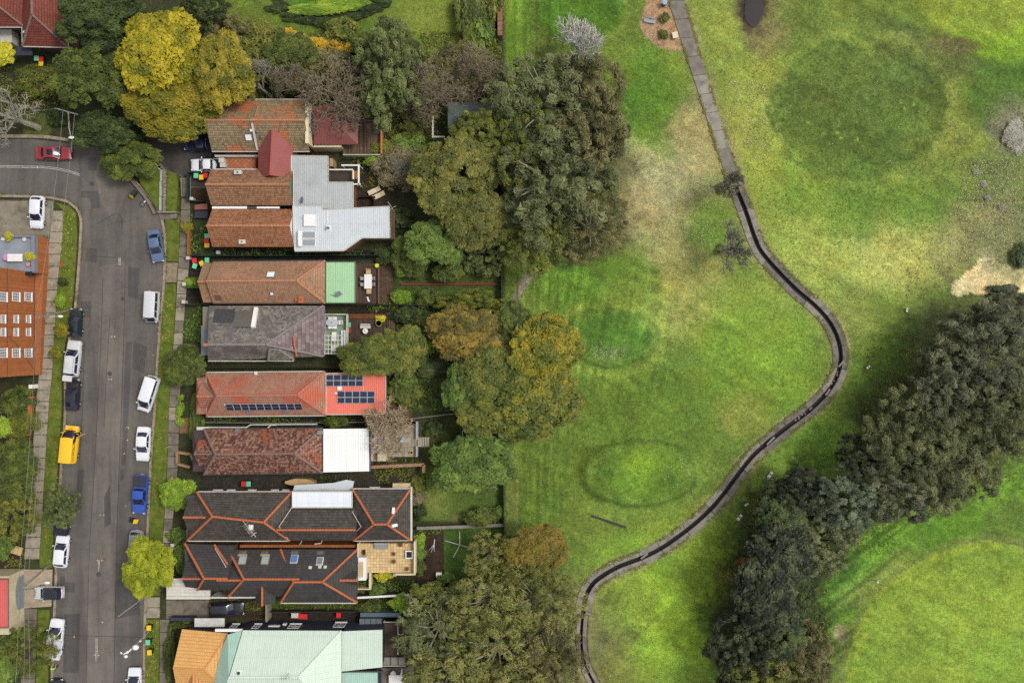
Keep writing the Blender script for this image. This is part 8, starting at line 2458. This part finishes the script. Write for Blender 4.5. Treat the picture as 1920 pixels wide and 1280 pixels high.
for s_, b_ in ((1, 17), (-1, 20)):                      # five fingers on each hand
    bx0 = J[b_]
    k0 = len(J); J.append((bx0[0] + .07, bx0[1] - s_ * .01, bx0[2] - .01)); E.append((b_, k0)); Rr.append(.028)
    for f, (dy, ln) in enumerate(((.03, .075), (.01, .09), (-.01, .085), (-.03, .065))):
        i0 = len(J); J.append((bx0[0] + .07 + ln * .6, bx0[1] + s_ * dy, bx0[2] - .01)); J.append((bx0[0] + .07 + ln, bx0[1] + s_ * dy, bx0[2] - .04)); E += [(k0, i0), (i0, i0 + 1)]; Rr += [.009, .008]
    i0 = len(J); J.append((bx0[0] + .05, bx0[1] - s_ * .055, bx0[2] - .01)); J.append((bx0[0] + .085, bx0[1] - s_ * .07, bx0[2] - .02)); E += [(b_, i0), (i0, i0 + 1)]; Rr += [.011, .009]
body_o = skin('body', J, E, Rr, plain('skin', A(206, 156, 128), .6, .05), wk)
M_HIVIS = plain('hi-vis lime cloth', A(170, 246, 60), .7, .08)
skin('shirt', [J[0], J[1], J[2], J[3], J[15], tuple((a + b) / 2 for a, b in zip(J[15], J[16])), J[16], J[18], tuple((a + b) / 2 for a, b in zip(J[18], J[19])), J[19]], [(0, 1), (1, 2), (2, 3), (2, 4), (4, 5), (5, 6), (2, 7), (7, 8), (8, 9)], [.155, .15, .175, .09, .085, .07, .062, .085, .07, .062], M_HIVIS, body_o)
skin('trousers', [J[0], J[7], J[8], J[9], J[11], J[12], J[13]], [(0, 1), (1, 2), (2, 3), (0, 4), (4, 5), (5, 6)], [.155, .105, .08, .065, .105, .08, .065], plain('navy work cloth', A(40, 44, 60), .9, .1), body_o)
MB().ball((.30, 0, 1.72), (.115, .10, .09), 12, 7).ball((.38, 0, 1.69), (.07, .075, .015), 10, 5).build('cap', M_HIVIS, body_o, local=True, smooth=True)
for sy in (-1, 1): MB().ball((.38, sy * .035, 1.64), .013, 6, 4).build('eye', M_TRIM, body_o, local=True)
MB().ball((.40, 0, 1.605), (.018, .015, .024), 6, 4).build('nose', plain('skin', A(206, 156, 128)), body_o, local=True)
for (x, sy) in ((-.0, .13), (.10, -.14)): MB().ball((x + .05, sy, .06), (.14, .055, .06), 10, 5).build('boot', plain('tan boot', A(120, 88, 60), .8), body_o, local=True)

# ------------------------------------------------------------------ loose scatter nobody could count
def scatter(name, label, cat, areas, n, size, mat, z=.1, seed=1, golf=False):
    rg = np.random.default_rng(seed); m = MB(); vs, fs = [], []
    for _ in range(n):
        x0, y0, x1, y1 = areas[rg.integers(len(areas))]
        px, py = rg.uniform(x0, x1), rg.uniform(y0, y1)
        q = W(px, py); zz = (ground_z(px, py) if golf else 0) + z
        a = rg.uniform(0, 6.28); s_ = size * rg.uniform(.5, 1.3); c_, d_ = math.cos(a) * s_, math.sin(a) * s_
        k = len(vs); t_ = rg.uniform(-.4, .4) * s_
        vs += [(q.x - c_, q.y - d_, zz), (q.x + d_ * .6, q.y - c_ * .6, zz + abs(t_) + .01), (q.x + c_, q.y + d_, zz + .02), (q.x - d_ * .6, q.y + c_ * .6, zz + .01)]
        fs.append((k, k + 1, k + 2, k + 3))
    o = m.add(vs, fs).build(name, mat)
    return tag(o, label, cat, kind='stuff')
scatter('fallen_leaves', 'pale fallen leaves on verges and kerbs', 'leaves', [(285, 640, 318, 1110), (276, 1160, 298, 1280), (108, 460, 146, 640), (85, 720, 116, 1050), (104, 400, 140, 470), (296, 560, 325, 640)], 420, .08, plain('fallen leaf', A(206, 190, 96), .8), .11, 3)
scatter('road_litter', 'leaf litter along the gutters', 'leaves', [(146, 420, 168, 500), (108, 870, 122, 960), (225, 780, 245, 900), (262, 640, 290, 700), (150, 560, 170, 620), (258, 1210, 272, 1240)], 420, .06, plain('dry litter', A(150, 136, 84), .9), .02, 4)
scatter('white_flowers', 'tiny white flowers in the golf turf', 'flowers', [(960, 0, 1250, 110), (1000, 520, 1500, 1000), (1100, 1050, 1400, 1280), (1450, 120, 1750, 330), (1600, 1050, 1920, 1280), (1100, 640, 1180, 675), (1110, 650, 1170, 672), (1240, 850, 1300, 940)], 420, .055, plain('petal', A(236, 234, 214), .8), .05, 5, True)
scatter('dry_grass', 'dry pale grass stalks in the rough', 'grass', [(1180, 270, 1340, 480), (1780, 380, 1900, 500), (1800, 300, 1915, 420), (1360, 150, 1440, 300)], 3200, .09, plain('dry stalk', A(196, 184, 136), .9), .04, 6, True)
scatter('turf_tufts', 'longer dark green tufts in the golf turf', 'grass', [(960, 480, 1560, 1270), (1400, 300, 1780, 560), (1480, 850, 1700, 950), (1560, 950, 1680, 1040), (1400, 80, 1800, 320)], 9000, .075, plain('dark turf tuft', A(78, 104, 36), .9, .3), .05, 8, True)

# grass creeping over the drain and path edges
def edge_grass(name, label, lines, n, seed, mat):
    rg = np.random.default_rng(seed); vs, fs = [], []
    for _ in range(n):
        ln = lines[rg.integers(len(lines))]; i = rg.integers(len(ln) - 1); q0 = ln[i].lerp(ln[i + 1], rg.random())
        px, py = q0.x + rg.normal() * 1.6, q0.y + rg.normal() * 1.6
        if (fbm(np.array([[px / 25]]), np.array([[py / 25]]), 5, 2)[0, 0]) < .45: continue
        q = W(px, py); a = rg.uniform(0, 6.28); s_ = rg.uniform(.06, .2); c_, d_ = math.cos(a) * s_, math.sin(a) * s_; k = len(vs)
        vs += [(q.x - c_, q.y - d_, .08), (q.x + d_ * .6, q.y - c_ * .6, .15), (q.x + c_, q.y + d_, .12), (q.x - d_ * .6, q.y + c_ * .6, .16)]; fs.append((k, k + 1, k + 2, k + 3))
    return tag(MB().add(vs, fs).build(name, mat), label, 'grass', kind='stuff')
DL = smooth_line([(q.x, q.y) for q in DRAIN if q.y < 1105], 6)
edge_grass('edge_grass', 'grass creeping over the drain edges', [offset_line(DL, 13.2), offset_line(DL, -13.2)], 2600, 21, plain('edge grass', A(118, 122, 56), .9, .4, 4))
PL = [smooth_line([(1253, 0), (1298, 140), (1343, 275), (1366, 352)], 6), smooth_line([(1283, 0), (1324, 140), (1368, 275), (1393, 346)], 6)]
edge_grass('edge_grass', 'grass creeping over the concrete path edges', PL, 1300, 22, plain('path edge grass', A(134, 126, 66), .9, .4, 4))
edge_grass('edge_grass', 'grass creeping over the street kerbs', [offset_line(RK, -5), offset_line(LK, -5)], 1800, 23, plain('kerb grass', A(98, 104, 50), .9, .4, 4))
